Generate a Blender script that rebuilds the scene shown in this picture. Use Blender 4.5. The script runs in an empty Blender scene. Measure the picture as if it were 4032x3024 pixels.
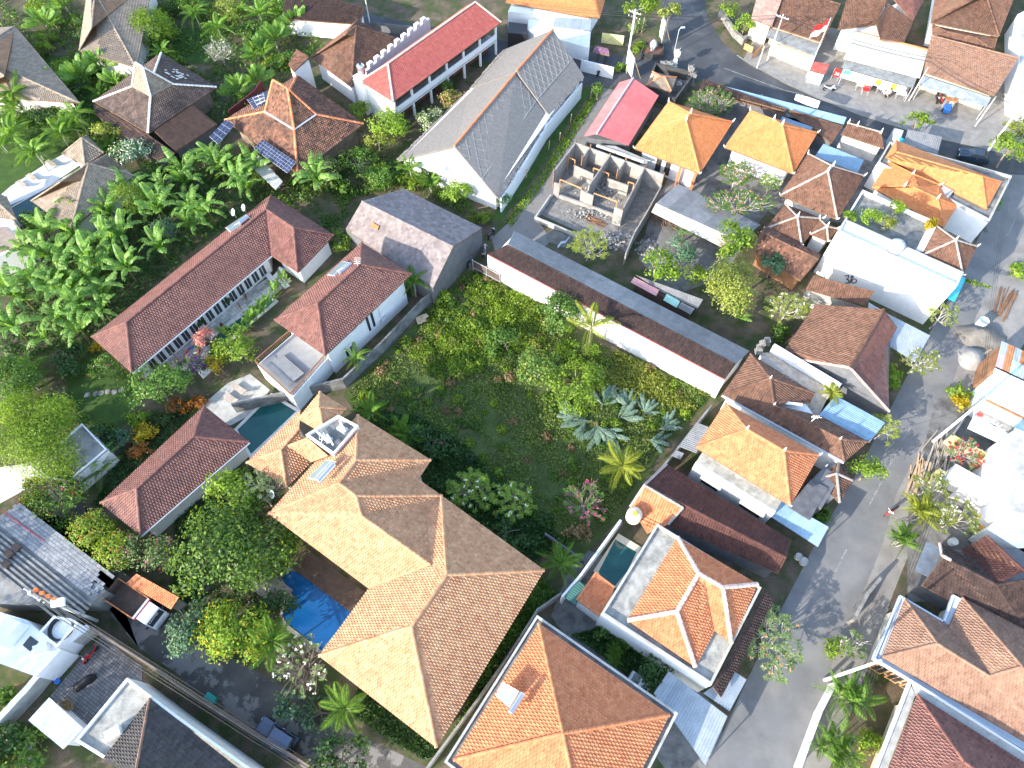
import bpy, math, random
import numpy as np
from mathutils import Vector, Matrix
sc = bpy.context.scene
COL = sc.collection
# camera, sky, sun, exposure
H, TILT, FPX = 70.0, math.radians(29.5), 2800.0
cam = bpy.data.cameras.new('camera'); camo = bpy.data.objects.new('camera', cam); COL.objects.link(camo)
cam.sensor_fit = 'HORIZONTAL'; cam.sensor_width = 36.0; cam.lens = 36.0*FPX/4032.0
cam.clip_start = 0.5; cam.clip_end = 3000
camo.location = (0, 0, H); camo.rotation_euler = (TILT, 0, 0); sc.camera = camo
SUN_EL, SUN_AZ = math.radians(22.5), math.radians(217.0)
world = bpy.data.worlds.new('World'); sc.world = world; world.use_nodes = True
_nt = world.node_tree; _bg = _nt.nodes['Background']
_sky = _nt.nodes.new('ShaderNodeTexSky'); _sky.sky_type = 'NISHITA'; _sky.sun_disc = False
_sky.sun_elevation = SUN_EL; _sky.sun_rotation = math.radians(90)-SUN_AZ
_nt.links.new(_sky.outputs[0], _bg.inputs[0]); _bg.inputs[1].default_value = 0.15
_sd = Vector((math.cos(SUN_EL)*math.cos(SUN_AZ), math.cos(SUN_EL)*math.sin(SUN_AZ), math.sin(SUN_EL)))
sun = bpy.data.lights.new('sun', 'SUN'); sun.energy = 2.2; sun.angle = math.radians(0.5); sun.color = (1.0, 0.93, 0.82)
suno = bpy.data.objects.new('sun', sun); COL.objects.link(suno)
suno.rotation_euler = (-_sd).to_track_quat('-Z', 'Y').to_euler()
sc.view_settings.view_transform = 'Standard'; sc.view_settings.look = 'None'
sc.view_settings.gamma = 1.0; sc.view_settings.exposure = 2.1; sc.view_settings.use_curve_mapping = False
sc.render.engine = 'CYCLES'
sc.cycles.max_bounces = 6; sc.cycles.transparent_max_bounces = 6
# photo pixel -> place
rng = random.Random(7); nrg = np.random.default_rng(11)
ZN = {'00': (0, 0, .45208)}
for _c in range(4):
 for _r in range(4):
  ZN['%d%d' % (_c, _r)] = (_c*1000, _r*750, .45208 if _c < 3 else .46655)
ZN.update({'z1': (3300, 500, .33152), 'z2': (2850, 780, .37825), 'z3': (2750, 1320, .55162), 'z4': (3500, 1050, .42022),
   'z5': (3500, 1650, .42022), 'z6': (3450, 2050, .46227), 'z7': (3730, 300, .2416), 'z8': (0, 2000, .39401),
   'y1': (2080, 560, .47281), 'y2': (2300, 130, .47281), 'y3': (2850, 0, .39401), 'y4': (3200, 200, .31521),
   'y5': (600, 1050, .43307), 'y6': (0, 2450, .44129), 'y7': (1250, 1600, .39401), 'y8': (3700, 1400, .26266),
   'za': (200, 2400, .22604), 'zb': (900, 2720, .18083), 'zc': (2300, 0, .22604), 'zd': (3300, 250, .18083),
   'D': (0, 0, 1.82278), 'S': (0, 0, 1.0)})
_ct, _st = math.cos(TILT), math.sin(TILT)
def ray(u, v, z=0.0):
 x = (u-2016)/FPX; y = -(v-1512)/FPX
 d = Vector((x, y*_ct+_st, y*_st-_ct))
 return Vector((0, 0, H)) + d*((H-z)/-d.z)
def px(s):
 out = []; zone = None
 for tok in s.split(','):
  q = tok.split()
  if len(q) == 3: zone = q[0]; q = q[1:]
  x0, y0, k = ZN[zone]
  out.append((x0+float(q[0])*k, y0+float(q[1])*k))
 return out
def W(s, z=0.0):
 return [ray(u, v, z) for u, v in px(s)]
def w1(s, z=0.0): return W(s, z)[0]
def ldist(p, a, b):
 dx, dy = b.x-a.x, b.y-a.y
 return abs((p.x-a.x)*dy-(p.y-a.y)*dx)/max(1e-6, math.hypot(dx, dy))
def zslope(s, a, b, ze, slope):
 u, v = px(s)[0]; t = math.tan(math.radians(slope)); z = ze
 for _ in range(40):
  z = z*.5+.5*(ze+t*ldist(ray(u, v, z), a, b))
 return ray(u, v, z)
# mesh building
ORG = {}
class MB:
 def __init__(s): s.v = []; s.f = []; s.t = []; s.m = []
 def add(s, verts, faces, tint=.5, mat=0):
  o = len(s.v); s.v.extend(verts)
  for f in faces: s.f.append([o+i for i in f]); s.t.append(tint); s.m.append(mat)
  return s
 def poly(s, pts, tint=.5, mat=0): return s.add(list(pts), [list(range(len(pts)))], tint, mat)
 def prism(s, pts, z0, z1, tint=.5, mat=0):
  n = len(pts)
  a = sum(pts[i].x*pts[(i+1) % n].y-pts[(i+1) % n].x*pts[i].y for i in range(n))
  if a < 0: pts = pts[::-1]
  vs = [Vector((p.x, p.y, z0)) for p in pts]+[Vector((p.x, p.y, z1)) for p in pts]
  fs = [list(range(n))[::-1], [n+i for i in range(n)]]+[[i, (i+1) % n, n+(i+1) % n, n+i] for i in range(n)]
  return s.add(vs, fs, tint, mat)
 def slab(s, pts, th, tint=.5, mat=0):
  n = len(pts); nn = newell(pts)
  if nn.z < 0: pts = pts[::-1]
  vs = [p-Vector((0, 0, th)) for p in pts]+list(pts)
  fs = [list(range(n))[::-1], [n+i for i in range(n)]]+[[i, (i+1) % n, n+(i+1) % n, n+i] for i in range(n)]
  return s.add(vs, fs, tint, mat)
 def obox(s, c, ax, ay, az, tint=.5, mat=0):
  vs = [c+ax*i+ay*j+az*k for k in (-1, 1) for j in (-1, 1) for i in (-1, 1)]
  fs = [[0, 2, 3, 1], [4, 5, 7, 6], [0, 1, 5, 4], [2, 6, 7, 3], [0, 4, 6, 2], [1, 3, 7, 5]]
  return s.add(vs, fs, tint, mat)
 def bar(s, p, q, w, h, tint=.5, mat=0, up=Vector((0, 0, 1))):
  d = q-p; L = d.length; d = d/max(L, 1e-6); side = d.cross(up)
  if side.length < 1e-4: side = Vector((1, 0, 0))
  side.normalize(); u2 = side.cross(d)
  return s.obox((p+q)*.5, d*(L/2), side*(w/2), u2*(h/2), tint, mat)
 def tube(s, pts, r0, r1=None, n=6, tint=.5, mat=0):
  r1 = r0 if r1 is None else r1; m = len(pts); rings = []; vs = []; fs = []
  for i, p in enumerate(pts):
   d = (pts[min(i+1, m-1)]-pts[max(i-1, 0)]).normalized()
   a = d.cross(Vector((0, 0, 1)))
   if a.length < .05: a = d.cross(Vector((1, 0, 0)))
   a.normalize(); b = d.cross(a); r = r0+(r1-r0)*i/max(1, m-1)
   for k in range(n):
    t = 2*math.pi*k/n; vs.append(p+a*(r*math.cos(t))+b*(r*math.sin(t)))
  for i in range(m-1):
   for k in range(n): fs.append([i*n+k, i*n+(k+1) % n, (i+1)*n+(k+1) % n, (i+1)*n+k])
  fs.append(list(range(n))[::-1]); fs.append([(m-1)*n+k for k in range(n)])
  return s.add(vs, fs, tint, mat)
 def lathe(s, c, prof, n=14, axis=None, tint=.5, mat=0):
  ax = (axis or Vector((0, 0, 1))).normalized(); a = ax.cross(Vector((0, 0, 1)))
  if a.length < .05: a = Vector((1, 0, 0))
  a.normalize(); b = ax.cross(a); vs = []; fs = []; m = len(prof)
  for r, z in prof:
   for k in range(n):
    t = 2*math.pi*k/n; vs.append(c+ax*z+a*(r*math.cos(t))+b*(r*math.sin(t)))
  for i in range(m-1):
   for k in range(n): fs.append([i*n+k, i*n+(k+1) % n, (i+1)*n+(k+1) % n, (i+1)*n+k])
  fs.append(list(range(n))[::-1]); fs.append([(m-1)*n+k for k in range(n)])
  return s.add(vs, fs, tint, mat)
 def build(s, name, mats, parent=None, smooth=False, label=None, cat=None, group=None, kind=None, org=None):
  if not isinstance(mats, (list, tuple)): mats = [mats]
  if parent is not None: org = ORG[parent.name]
  elif org is None:
   xs = [p.x for p in s.v]; ys = [p.y for p in s.v]
   org = Vector(((min(xs)+max(xs))/2, (min(ys)+max(ys))/2, min(p.z for p in s.v)))
  me = bpy.data.meshes.new(name)
  me.from_pydata([(p.x-org.x, p.y-org.y, p.z-org.z) for p in s.v], [], s.f)
  for m in mats: me.materials.append(m)
  if len(mats) > 1: me.polygons.foreach_set('material_index', s.m)
  if smooth: me.polygons.foreach_set('use_smooth', [True]*len(s.f))
  at = me.attributes.new('tint', 'FLOAT', 'FACE'); at.data.foreach_set('value', s.t)
  return link(name, me, parent, org, label, cat, group, kind)
def link(name, me, parent, org, label=None, cat=None, group=None, kind=None):
 o = bpy.data.objects.new(name, me); COL.objects.link(o)
 if parent is not None: o.parent = parent; ORG[o.name] = ORG[parent.name]
 else: o.location = org; ORG[o.name] = org.copy()
 tag(o, label, cat, group, kind); return o
def inst(name, me, M, parent):
 o = bpy.data.objects.new(name, me); COL.objects.link(o); o.parent = parent
 o.matrix_basis = Matrix.Translation(-ORG[parent.name]) @ M; ORG[o.name] = ORG[parent.name]; return o
def tag(o, label=None, cat=None, group=None, kind=None):
 if label: o['label'] = label
 if cat: o['category'] = cat
 if group: o['group'] = group
 if kind: o['kind'] = kind
 return o
def thing(name, label, cat, at, group=None):
 o = bpy.data.objects.new(name, None); COL.objects.link(o); o.location = at; o.empty_display_size = .3
 ORG[o.name] = Vector(at); return tag(o, label, cat, group)
def newell(pts):
 n = Vector((0, 0, 0))
 for i, p in enumerate(pts):
  q = pts[(i+1) % len(pts)]
  n += Vector(((p.y-q.y)*(p.z+q.z), (p.z-q.z)*(p.x+q.x), (p.x-q.x)*(p.y+q.y)))
 return n.normalized()
def cen(pts): return sum(pts, Vector())/len(pts)
def gnd(pts, z=0.0):
 c = cen(pts); return Vector((c.x, c.y, z))
def inset(pts, d):
 n = len(pts); a = sum(pts[i].x*pts[(i+1) % n].y-pts[(i+1) % n].x*pts[i].y for i in range(n))
 if a < 0: d = -d
 out = []
 for i in range(n):
  p0, p, p2 = pts[i-1], pts[i], pts[(i+1) % n]
  e1 = Vector((p.x-p0.x, p.y-p0.y)).normalized(); e2 = Vector((p2.x-p.x, p2.y-p.y)).normalized()
  n1 = Vector((-e1.y, e1.x)); n2 = Vector((-e2.y, e2.x)); b = n1+n2
  k = 2/max(.3, b.length_squared); out.append(Vector((p.x+b.x*d*k, p.y+b.y*d*k, p.z)))
 return out
def lerp(a, b, t): return a+(b-a)*t
# materials
def _mixrgb(nt, f, a, b, mode='MIX'):
 n = nt.nodes.new('ShaderNodeMix'); n.data_type = 'RGBA'; n.blend_type = mode
 for sock, val in ((n.inputs[0], f), (n.inputs[6], a), (n.inputs[7], b)):
  if isinstance(val, bpy.types.NodeSocket): nt.links.new(val, sock)
  elif isinstance(val, (int, float)): sock.default_value = val
  else: sock.default_value = (*val, 1)
 return n.outputs[2]
def _ramp(nt, fac, lo, hi):
 n = nt.nodes.new('ShaderNodeMapRange'); n.clamp = True
 nt.links.new(fac, n.inputs[0]); n.inputs[1].default_value = lo; n.inputs[2].default_value = hi
 return n.outputs[0]
def _noise(nt, pos, scale, detail=3.0, rough=.55):
 n = nt.nodes.new('ShaderNodeTexNoise'); nt.links.new(pos, n.inputs['Vector'])
 n.inputs['Scale'].default_value = scale; n.inputs['Detail'].default_value = detail; n.inputs['Roughness'].default_value = rough
 return n.outputs[0]
MATS = {}
def M(name, c1, c2=None, rough=.75, mott=.25, ns=1.2, stain=None, sl=(.55, .7), ss=.5, metal=0.0, spec=.3, bump=0.0, bs=8.0, fine=.12, fs=14.0, gain=1.0):
 if name in MATS: return MATS[name]
 m = bpy.data.materials.new(name); m.use_nodes = True; nt = m.node_tree; b = nt.nodes['Principled BSDF']
 pos = nt.nodes.new('ShaderNodeNewGeometry').outputs['Position']
 at = nt.nodes.new('ShaderNodeAttribute'); at.attribute_name = 'tint'
 col = _mixrgb(nt, at.outputs['Fac'], c1, c2 or c1)
 if mott:
  f = _ramp(nt, _noise(nt, pos, ns), .3, .7)
  col = _mixrgb(nt, 1.0, col, _mixrgb(nt, f, (1-mott,)*3, (1+mott,)*3), 'MULTIPLY')
 if fine:
  f = _ramp(nt, _noise(nt, pos, fs, 2.0), .3, .7)
  col = _mixrgb(nt, 1.0, col, _mixrgb(nt, f, (1-fine,)*3, (1+fine,)*3), 'MULTIPLY')
 if stain:
  f = _ramp(nt, _noise(nt, pos, ss, 6.0, .65), *sl); col = _mixrgb(nt, f, col, stain)
 nt.links.new(col, b.inputs['Base Color'])
 b.inputs['Roughness'].default_value = rough; b.inputs['Metallic'].default_value = metal
 b.inputs['Specular IOR Level'].default_value = spec
 if bump:
  bn = nt.nodes.new('ShaderNodeBump'); bn.inputs['Strength'].default_value = bump; bn.inputs['Distance'].default_value = .05
  nt.links.new(_noise(nt, pos, bs, 4.0), bn.inputs['Height']); nt.links.new(bn.outputs[0], b.inputs['Normal'])
 MATS[name] = m; return m
def LEAF(name, c1, c2, transl=.38, rough=.5, tcol=None):
 if name in MATS: return MATS[name]
 m = bpy.data.materials.new(name); m.use_nodes = True; nt = m.node_tree; b = nt.nodes['Principled BSDF']; out = nt.nodes['Material Output']
 at = nt.nodes.new('ShaderNodeAttribute'); at.attribute_name = 'tint'
 oi = nt.nodes.new('ShaderNodeObjectInfo')
 col = _mixrgb(nt, at.outputs['Fac'], c1, c2)
 col = _mixrgb(nt, 1.0, col, _mixrgb(nt, oi.outputs['Random'], (.82,)*3, (1.18,)*3), 'MULTIPLY')
 nt.links.new(col, b.inputs['Base Color']); b.inputs['Roughness'].default_value = rough; b.inputs['Specular IOR Level'].default_value = .35
 tr = nt.nodes.new('ShaderNodeBsdfTranslucent'); nt.links.new(_mixrgb(nt, 1.0, col, (1.25, 1.2, .6), 'MULTIPLY'), tr.inputs[0])
 mx = nt.nodes.new('ShaderNodeMixShader'); mx.inputs[0].default_value = transl
 nt.links.new(b.outputs[0], mx.inputs[1]); nt.links.new(tr.outputs[0], mx.inputs[2]); nt.links.new(mx.outputs[0], out.inputs[0])
 MATS[name] = m; return m
def WATER(name, c, c2):
 if name in MATS: return MATS[name]
 m = bpy.data.materials.new(name); m.use_nodes = True; nt = m.node_tree; b = nt.nodes['Principled BSDF']
 pos = nt.nodes.new('ShaderNodeNewGeometry').outputs['Position']
 col = _mixrgb(nt, _ramp(nt, _noise(nt, pos, .5), .3, .7), c, c2); nt.links.new(col, b.inputs['Base Color'])
 b.inputs['Roughness'].default_value = .06; b.inputs['Specular IOR Level'].default_value = .5
 bn = nt.nodes.new('ShaderNodeBump'); bn.inputs['Strength'].default_value = .08; bn.inputs['Distance'].default_value = .02
 nt.links.new(_noise(nt, pos, 5.0, 2.0), bn.inputs['Height']); nt.links.new(bn.outputs[0], b.inputs['Normal'])
 MATS[name] = m; return m
# roofs
PROF = {'roll': ([0, .22, .46, 1.0], [0, .055, 0, 0]), 'flat': ([0, .08, .92, 1.0], [0, .012, .012, 0]), 'wave': ([0, .3, .6, 1.0], [0, .06, .0, .0])}
CAMP = Vector((0, 0, H))
def tile_mesh_pts(w, h, style):
 xs, hs = PROF[style]; lift = .05 if style != 'wave' else .022; n = len(xs); vs = []; fs = []
 for i in range(n): vs.append(Vector((xs[i]*w, 0, hs[i]+lift)))
 for i in range(n): vs.append(Vector((xs[i]*w, h*1.02, hs[i]+.008)))
 for i in range(n): vs.append(Vector((xs[i]*w, 0, .0)))
 for i in range(n-1): fs.append([i, i+1, n+i+1, n+i]); fs.append([2*n+i, 2*n+i+1, i+1, i])
 return vs, fs
_TM = {}
def tile_meshes(w, h, style, mat):
 key = (round(w, 3), round(h, 3), style, mat.name)
 if key not in _TM:
  l = []
  for t in (.1, .35, .6, .9):
   vs, fs = tile_mesh_pts(w, h, style); me = bpy.data.meshes.new('roof_tile'); me.from_pydata([tuple(p) for p in vs], [], fs)
   me.materials.append(mat); a = me.attributes.new('tint', 'FLOAT', 'FACE'); a.data.foreach_set('value', [t]*len(fs)); l.append(me)
  _TM[key] = l
 return _TM[key]
def face_frame(pts, frame=None):
 n = newell(pts)
 if n.z < 0: n = -n
 a, b = frame or (pts[0], pts[1])
 u = b-a; u = (u-n*u.dot(n)).normalized(); v = n.cross(u)
 if v.z < 0: u = -u; v = -v
 return u, v, n
def clip_rect(poly, x0, x1, y0, y1):
 def cl(p, k, lim, sgn):
  out = []
  for i in range(len(p)):
   a, b = p[i-1], p[i]; da = sgn*(a[k]-lim); db = sgn*(b[k]-lim)
   if (da <= 0) != (db <= 0):
    t = da/(da-db); out.append((a[0]+(b[0]-a[0])*t, a[1]+(b[1]-a[1])*t))
   if db <= 0: out.append(b)
  return out
 for k, lim, s in ((0, x1, 1), (0, x0, -1), (1, y1, 1), (1, y0, -1)):
  poly = cl(poly, k, lim, s)
  if len(poly) < 3: return []
 return poly
def tile_face(mb, full, pts, w, h, style, frame=None, stag=True, old=0.0):
 u, v, n = face_frame(pts, frame); o = cen(pts)
 base = min((p-o).dot(v) for p in pts); o = o+v*base
 P2 = [((p-o).dot(u), (p-o).dot(v)) for p in pts]
 area = sum(P2[i-1][0]*P2[i][1]-P2[i][0]*P2[i-1][1] for i in range(len(P2)))
 if area < 0: P2 = P2[::-1]
 xs = [p[0] for p in P2]; ys = [p[1] for p in P2]
 nx0, nx1 = math.floor(min(xs)/w)-1, math.ceil(max(xs)/w)+1; ny = math.ceil(max(ys)/h)
 Q2 = [((p-o).dot(u), (p-o).dot(v), (p-o).dot(n)) for p in pts]
 def dev(x, y):
  best = None
  for k in range(1, len(Q2)-1):
   a, b, c = Q2[0], Q2[k], Q2[k+1]; D = (b[1]-c[1])*(a[0]-c[0])+(c[0]-b[0])*(a[1]-c[1])
   if abs(D) < 1e-9: continue
   l0 = ((b[1]-c[1])*(x-c[0])+(c[0]-b[0])*(y-c[1]))/D; l1 = ((c[1]-a[1])*(x-c[0])+(a[0]-c[0])*(y-c[1]))/D; l2 = 1-l0-l1
   q = min(l0, l1, l2)
   if best is None or q > best[0]: best = (q, l0*a[2]+l1*b[2]+l2*c[2])
  return best[1] if best else 0.0
 flat_ = max(abs(q[2]) for q in Q2) < .03
 E = [(P2[i-1], P2[i]) for i in range(len(P2))]
 def ins(X, Y):
  m = np.ones(X.shape, bool)
  for (a, b) in E: m &= ((b[0]-a[0])*(Y-a[1])-(b[1]-a[1])*(X-a[0])) >= -1e-4
  return m
 for j in range(ny):
  off = .5*w*(j % 2) if stag else 0.0
  X = np.arange(nx0, nx1+1)*w+off
  i0 = ins(X, np.full(X.shape, j*h)); i1 = ins(X, np.full(X.shape, (j+1)*h))
  for i in range(len(X)-1):
   c = int(i0[i])+int(i0[i+1])+int(i1[i])+int(i1[i+1]); x = float(X[i])
   t = min(1, max(0, rng.gauss(.5, .24)))
   if c == 4: full.append((o+u*x+v*(j*h)+n*(0 if flat_ else dev(x+w/2, j*h+h/2)), u, v, n, t))
   else:
    q = clip_rect(P2, x, x+w, j*h, (j+1)*h)
    if len(q) >= 3:
     mb.poly([o+u*a+v*b+n*(.012+.035*(1-(b-j*h)/h)+(0 if flat_ else dev(a, b))) for a, b in q], t)
def put_tiles(mb, full, w, h, style):
 vs, fs = tile_mesh_pts(w, h, style)
 for (o, u, v, n, t) in full:
  mb.add([o+u*p.x+v*p.y+n*p.z for p in vs], fs, t)
_CAP = {}
def cap_mesh(mat, r):
 k = (mat.name, r)
 if k not in _CAP:
  l = []
  for t in (.2, .5, .8):
   vs = []; fs = []
   for x, rr in ((-.5, r*1.12), (.5, r*.86)):
    for a in range(5):
     q = math.pi*a/4; vs.append((x*1.06, rr*math.cos(q), rr*.8*math.sin(q)))
   for a in range(4): fs.append([a, a+1, 6+a, 5+a])
   fs.append([0, 1, 2, 3, 4][::-1])
   me = bpy.data.meshes.new('ridge_cap'); me.from_pydata(vs, [], fs); me.materials.append(mat)
   at = me.attributes.new('tint', 'FLOAT', 'FACE'); at.data.foreach_set('value', [t]*len(fs)); l.append(me)
  _CAP[k] = l
 return _CAP[k]
def capline(p, q, roof, mat, r=.12, L=.36, single=True, mb=None):
 if q.z > p.z: p, q = q, p
 d = p-q; n = max(1, round(d.length/L)); step = d.length/n; x = -d.normalized()
 y = Vector((0, 0, 1)).cross(x).normalized(); z = x.cross(y)
 ms = cap_mesh(mat, r)
 for i in range(n):
  c = p-d*((i+.5)/n)+Vector((0, 0, .05))
  Mx = Matrix(((x.x*step, y.x, z.x, c.x), (x.y*step, y.y, z.y, c.y), (x.z*step, y.z, z.z, c.z), (0, 0, 0, 1)))
  me = ms[rng.randrange(3)]
  Mx = Mx @ Matrix.Diagonal((-1, -1, 1, 1))
  if single: inst('ridge_cap', me, Mx, roof)
  else: mb.add([Mx @ v.co for v in me.vertices], [list(f.vertices) for f in me.polygons], rng.random())
FRAMES = {}
def roof(root, faces, caps, mat, style='roll', w=.26, h=.33, stag=True, capmat=None, single=False, ntile=0, th=.16, capr=.12, capl=.4, deck=None, name='roof'):
 deck = deck or M('roof_timber', (.16, .09, .05), (.2, .12, .07))
 dm = MB(); tm = MB(); full = []
 for f in faces:
  pts, fr = (f if isinstance(f, tuple) else (f, None))
  for k in range(1, len(pts)-1): dm.slab([p-Vector((0, 0, .014)) for p in (pts[0], pts[k], pts[k+1])], th)
  tile_face(tm, full, pts, w, h, style, fr, stag)
 ro = dm.build(name, deck, root)
 if ntile:
  full.sort(key=lambda q: (q[0]-CAMP).length_squared)
  ms = tile_meshes(w, h, style, mat)
  for (o, u, v, n, t) in full[:ntile]:
   Mx = Matrix(((u.x, v.x, n.x, o.x), (u.y, v.y, n.y, o.y), (u.z, v.z, n.z, o.z), (0, 0, 0, 1)))
   inst('roof_tile', ms[min(3, int(t*4))], Mx, ro)
  full = full[ntile:]
 put_tiles(tm, full, w, h, style)
 tm.build('roof_tiles', mat, ro, kind='stuff')
 cm = capmat or mat; cb = MB()
 for p, q in caps: capline(p, q, ro, cm, capr, capl, single, cb)
 if cb.v: cb.build('ridge_caps', cm, ro, kind='stuff')
 return ro
def autoz(E, rpx, ze, pyr):
 best = None
 for i in range(10, 900):
  z = ze+i*.01; p = ray(rpx[0], rpx[1], z)
  e = abs(ldist(p, E[0], E[1])-ldist(p, E[2], E[3]))
  if pyr: e += abs(ldist(p, E[1], E[2])-ldist(p, E[3], E[0]))
  s = math.degrees(math.atan2(z-ze, ldist(p, E[0], E[1])))
  if s < 22: e += (22-s)*.25
  if s > 38: e += (s-38)*.25
  if best is None or e < best[0]: best = (e, z, s)
 return best
def hip(root, E, ze, R, mat, zr=None, log=None, **kw):
 P = [None if t.strip() == '-' else w1(t, ze) for t in E.split('|')] if '|' in E else W(E, ze)
 for i in range(4):
  if P[i] is None: P[i] = P[i-1]+P[(i+1) % 4]-P[i-2]
 r = px(R); pyr = len(r) == 1
 m = ((r[0][0]+r[-1][0])/2, (r[0][1]+r[-1][1])/2)
 if zr is None:
  e, zr, s = autoz(P, m, ze, pyr)
  print('HIP', root.name, 'zr %.2f slope %.1f err %.2f' % (zr, s, e))
 r0, r1 = ray(*r[0], zr), ray(*r[-1], zr)
 if pyr:
  F = [[P[i], P[(i+1) % 4], r0] for i in range(4)]; C = [(P[i], r0) for i in range(4)]
 else:
  F = [[P[0], P[1], r1, r0], [P[1], P[2], r1], [P[2], P[3], r0, r1], [P[3], P[0], r0]]
  C = [(P[0], r0), (P[3], r0), (P[1], r1), (P[2], r1), (r0, r1)]
 ro = roof(root, F, C, mat, **kw)
 return P, r0, r1, ro
def walls(root, pts, ins, z0, z1, mat, name='wall'):
 return MB().prism(inset(pts, ins) if ins else pts, z0, z1).build(name, mat, root)
def ring(root, pts, z0, z1, th, mat, name='parapet'):
 q = inset(pts, th); n = len(pts); out = []
 for i in range(n):
  out.append(MB().prism([pts[i], pts[(i+1) % n], q[(i+1) % n], q[i]], z0, z1).build(name, mat, root))
 return out
def ornament(root, p, mat, s=1.0, out=None, name='roof_ornament'):
 o = out.normalized() if out else Vector((0, 0, 0)); mb = MB(); prev = None
 pts = [p+o*(a*s)+Vector((0, 0, b*s)) for a, b in ((-.35, -.02), (0, .12), (.22, .3), (.3, .62))] if out else [p+Vector((0, 0, z*s)) for z in (-.1, .25, .55, .95)]
 mb.tube(pts[:2], .13*s, .16*s, 5); mb.tube(pts[1:], .16*s, .03*s, 5)
 return mb.build(name, mat, root)
def window(root, a, b, z0, z1, nrm, fm, gm, name='window', bars=1):
 d = (b-a); L = d.length; d.normalize(); n = Vector((nrm.x, nrm.y, 0)).normalized()
 A = Vector((a.x, a.y, 0)); mb = MB(); c = A+d*(L/2)+Vector((0, 0, (z0+z1)/2))
 for t in (0, L): mb.obox(A+d*t+Vector((0, 0, (z0+z1)/2))+n*.02, d*.05, n*.06, Vector((0, 0, (z1-z0)/2+.05)))
 for z in (z0, z1): mb.obox(A+d*(L/2)+Vector((0, 0, z))+n*.02, d*(L/2-.05), n*.055, Vector((0, 0, .045)))
 for k in range(1, bars): mb.obox(A+d*(L*k/bars)+Vector((0, 0, (z0+z1)/2))+n*.02, d*.025, n*.04, Vector((0, 0, (z1-z0)/2-.045)))
 w = mb.build(name, fm, root)
 MB().obox(c+n*.012, d*(L/2-.05), n*.02, Vector((0, 0, (z1-z0)/2-.045))).build('pane', gm, w)
 return w
def windows(root, a, b, n, z0, z1, fm, gm, fill=.6, side=1, bars=2):
 d = b-a; nr = Vector((d.y, -d.x, 0)).normalized()*side
 for i in range(n):
  t0 = (i+.5-fill/2)/n; t1 = (i+.5+fill/2)/n
  window(root, a+d*t0, a+d*t1, z0, z1, nr, fm, gm, bars=bars)
def corr(root, c, npan, mat, pitch=.22, amp=.035, name='roof_sheet', th=.02, tints=None):
 a, b, c2, d = c; n = newell([a, b, c2, d])
 if n.z < 0: n = -n
 for k in range(npan):
  mb = MB(); L = (b-a).length/npan; m = max(2, int(round(L/pitch))*2)
  t0, t1 = k/npan, (k+1)/npan; off = n*(.006*(k % 2)); tt = tints[k] if tints else min(1, max(0, rng.gauss(.5, .22)))
  A = []; B = []
  for i in range(m+1):
   t = t0+(t1-t0)*i/m; s = amp if i % 2 else 0
   A.append(lerp(a, b, t)+n*s+off); B.append(lerp(d, c2, t)+n*s+off)
  vs = A+B; fs = [[i, i+1, m+2+i, m+1+i] for i in range(m)]
  mb.add(vs, fs, tt); mb.build(name, mat, root)
def bwall(label, pts, h, th, mat, name='boundary_wall', cat='wall', z0=0.0, group=None, cap=None):
 r = thing(name, label, cat, gnd(pts, z0), group)
 for i in range(len(pts)-1):
  p, q = pts[i], pts[i+1]; d = (q-p); d.z = 0; d.normalize(); s = Vector((-d.y, d.x, 0))*(th/2)
  e = d*(th/2-.002*i)
  MB().prism([p-e-s, q+e-s, q+e+s, p-e+s], z0, z0+h-.004*i).build('wall_panel', mat, r)
  if cap:
   s2 = s*1.5; e2 = e*1.3
   MB().prism([p-e2-s2, q+e2-s2, q+e2+s2, p-e2+s2], z0+h, z0+h+.07-.004*i).build('coping', cap, r)
 return r
def patch(name, pts, z, mat, label=None, kind='structure'):
 return MB().poly([Vector((p.x, p.y, z)) for p in (pts if newell(pts).z > 0 else pts[::-1])]).build(name, mat, kind=kind, label=label)
# palette
T_TAN = M('tile_tan_orange', (.42, .20, .105), (.58, .33, .18), rough=.85, mott=.12, stain=(.38, .16, .08), sl=(.6, .82), ss=.7)
T_ORG = M('tile_orange', (.46, .15, .065), (.60, .24, .11), rough=.8, mott=.1, stain=(.38, .13, .06), sl=(.66, .85), ss=.6)
T_ORB = M('tile_bright_orange', (.54, .18, .06), (.66, .25, .09), rough=.75, mott=.08, stain=(.46, .15, .06), sl=(.68, .9))
T_ORW = M('tile_weathered_orange', (.48, .15, .06), (.66, .27, .13), rough=.85, mott=.16, stain=(.38, .17, .1), sl=(.6, .8))
T_RED = M('tile_red', (.31, .072, .06), (.41, .115, .098), rough=.7, mott=.1)
T_RBR = M('tile_red_brown', (.125, .048, .038), (.22, .095, .072), rough=.65, mott=.18, stain=(.07, .036, .032), sl=(.56, .75), ss=.6, spec=.45)
T_BRN = M('tile_brown', (.105, .055, .037), (.2, .105, .068), rough=.8, mott=.2, stain=(.065, .042, .033), sl=(.58, .78), ss=.5)
T_BRO = M('tile_brown_mixed', (.07, .04, .03), (.27, .13, .08), rough=.85, mott=.25, stain=(.065, .042, .035), sl=(.5, .72), ss=.45)
T_DRK = M('tile_dark_brown', (.03, .019, .016), (.07, .042, .035), rough=.8, mott=.2, stain=(.024, .018, .016), sl=(.6, .8))
T_MAR = M('tile_maroon', (.06, .024, .02), (.11, .046, .036), rough=.8, mott=.2, stain=(.04, .022, .02), sl=(.6, .8))
T_BEI = M('tile_beige', (.23, .18, .135), (.33, .265, .2), rough=.9, mott=.15, stain=(.15, .125, .1), sl=(.66, .85), ss=.9)
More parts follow.
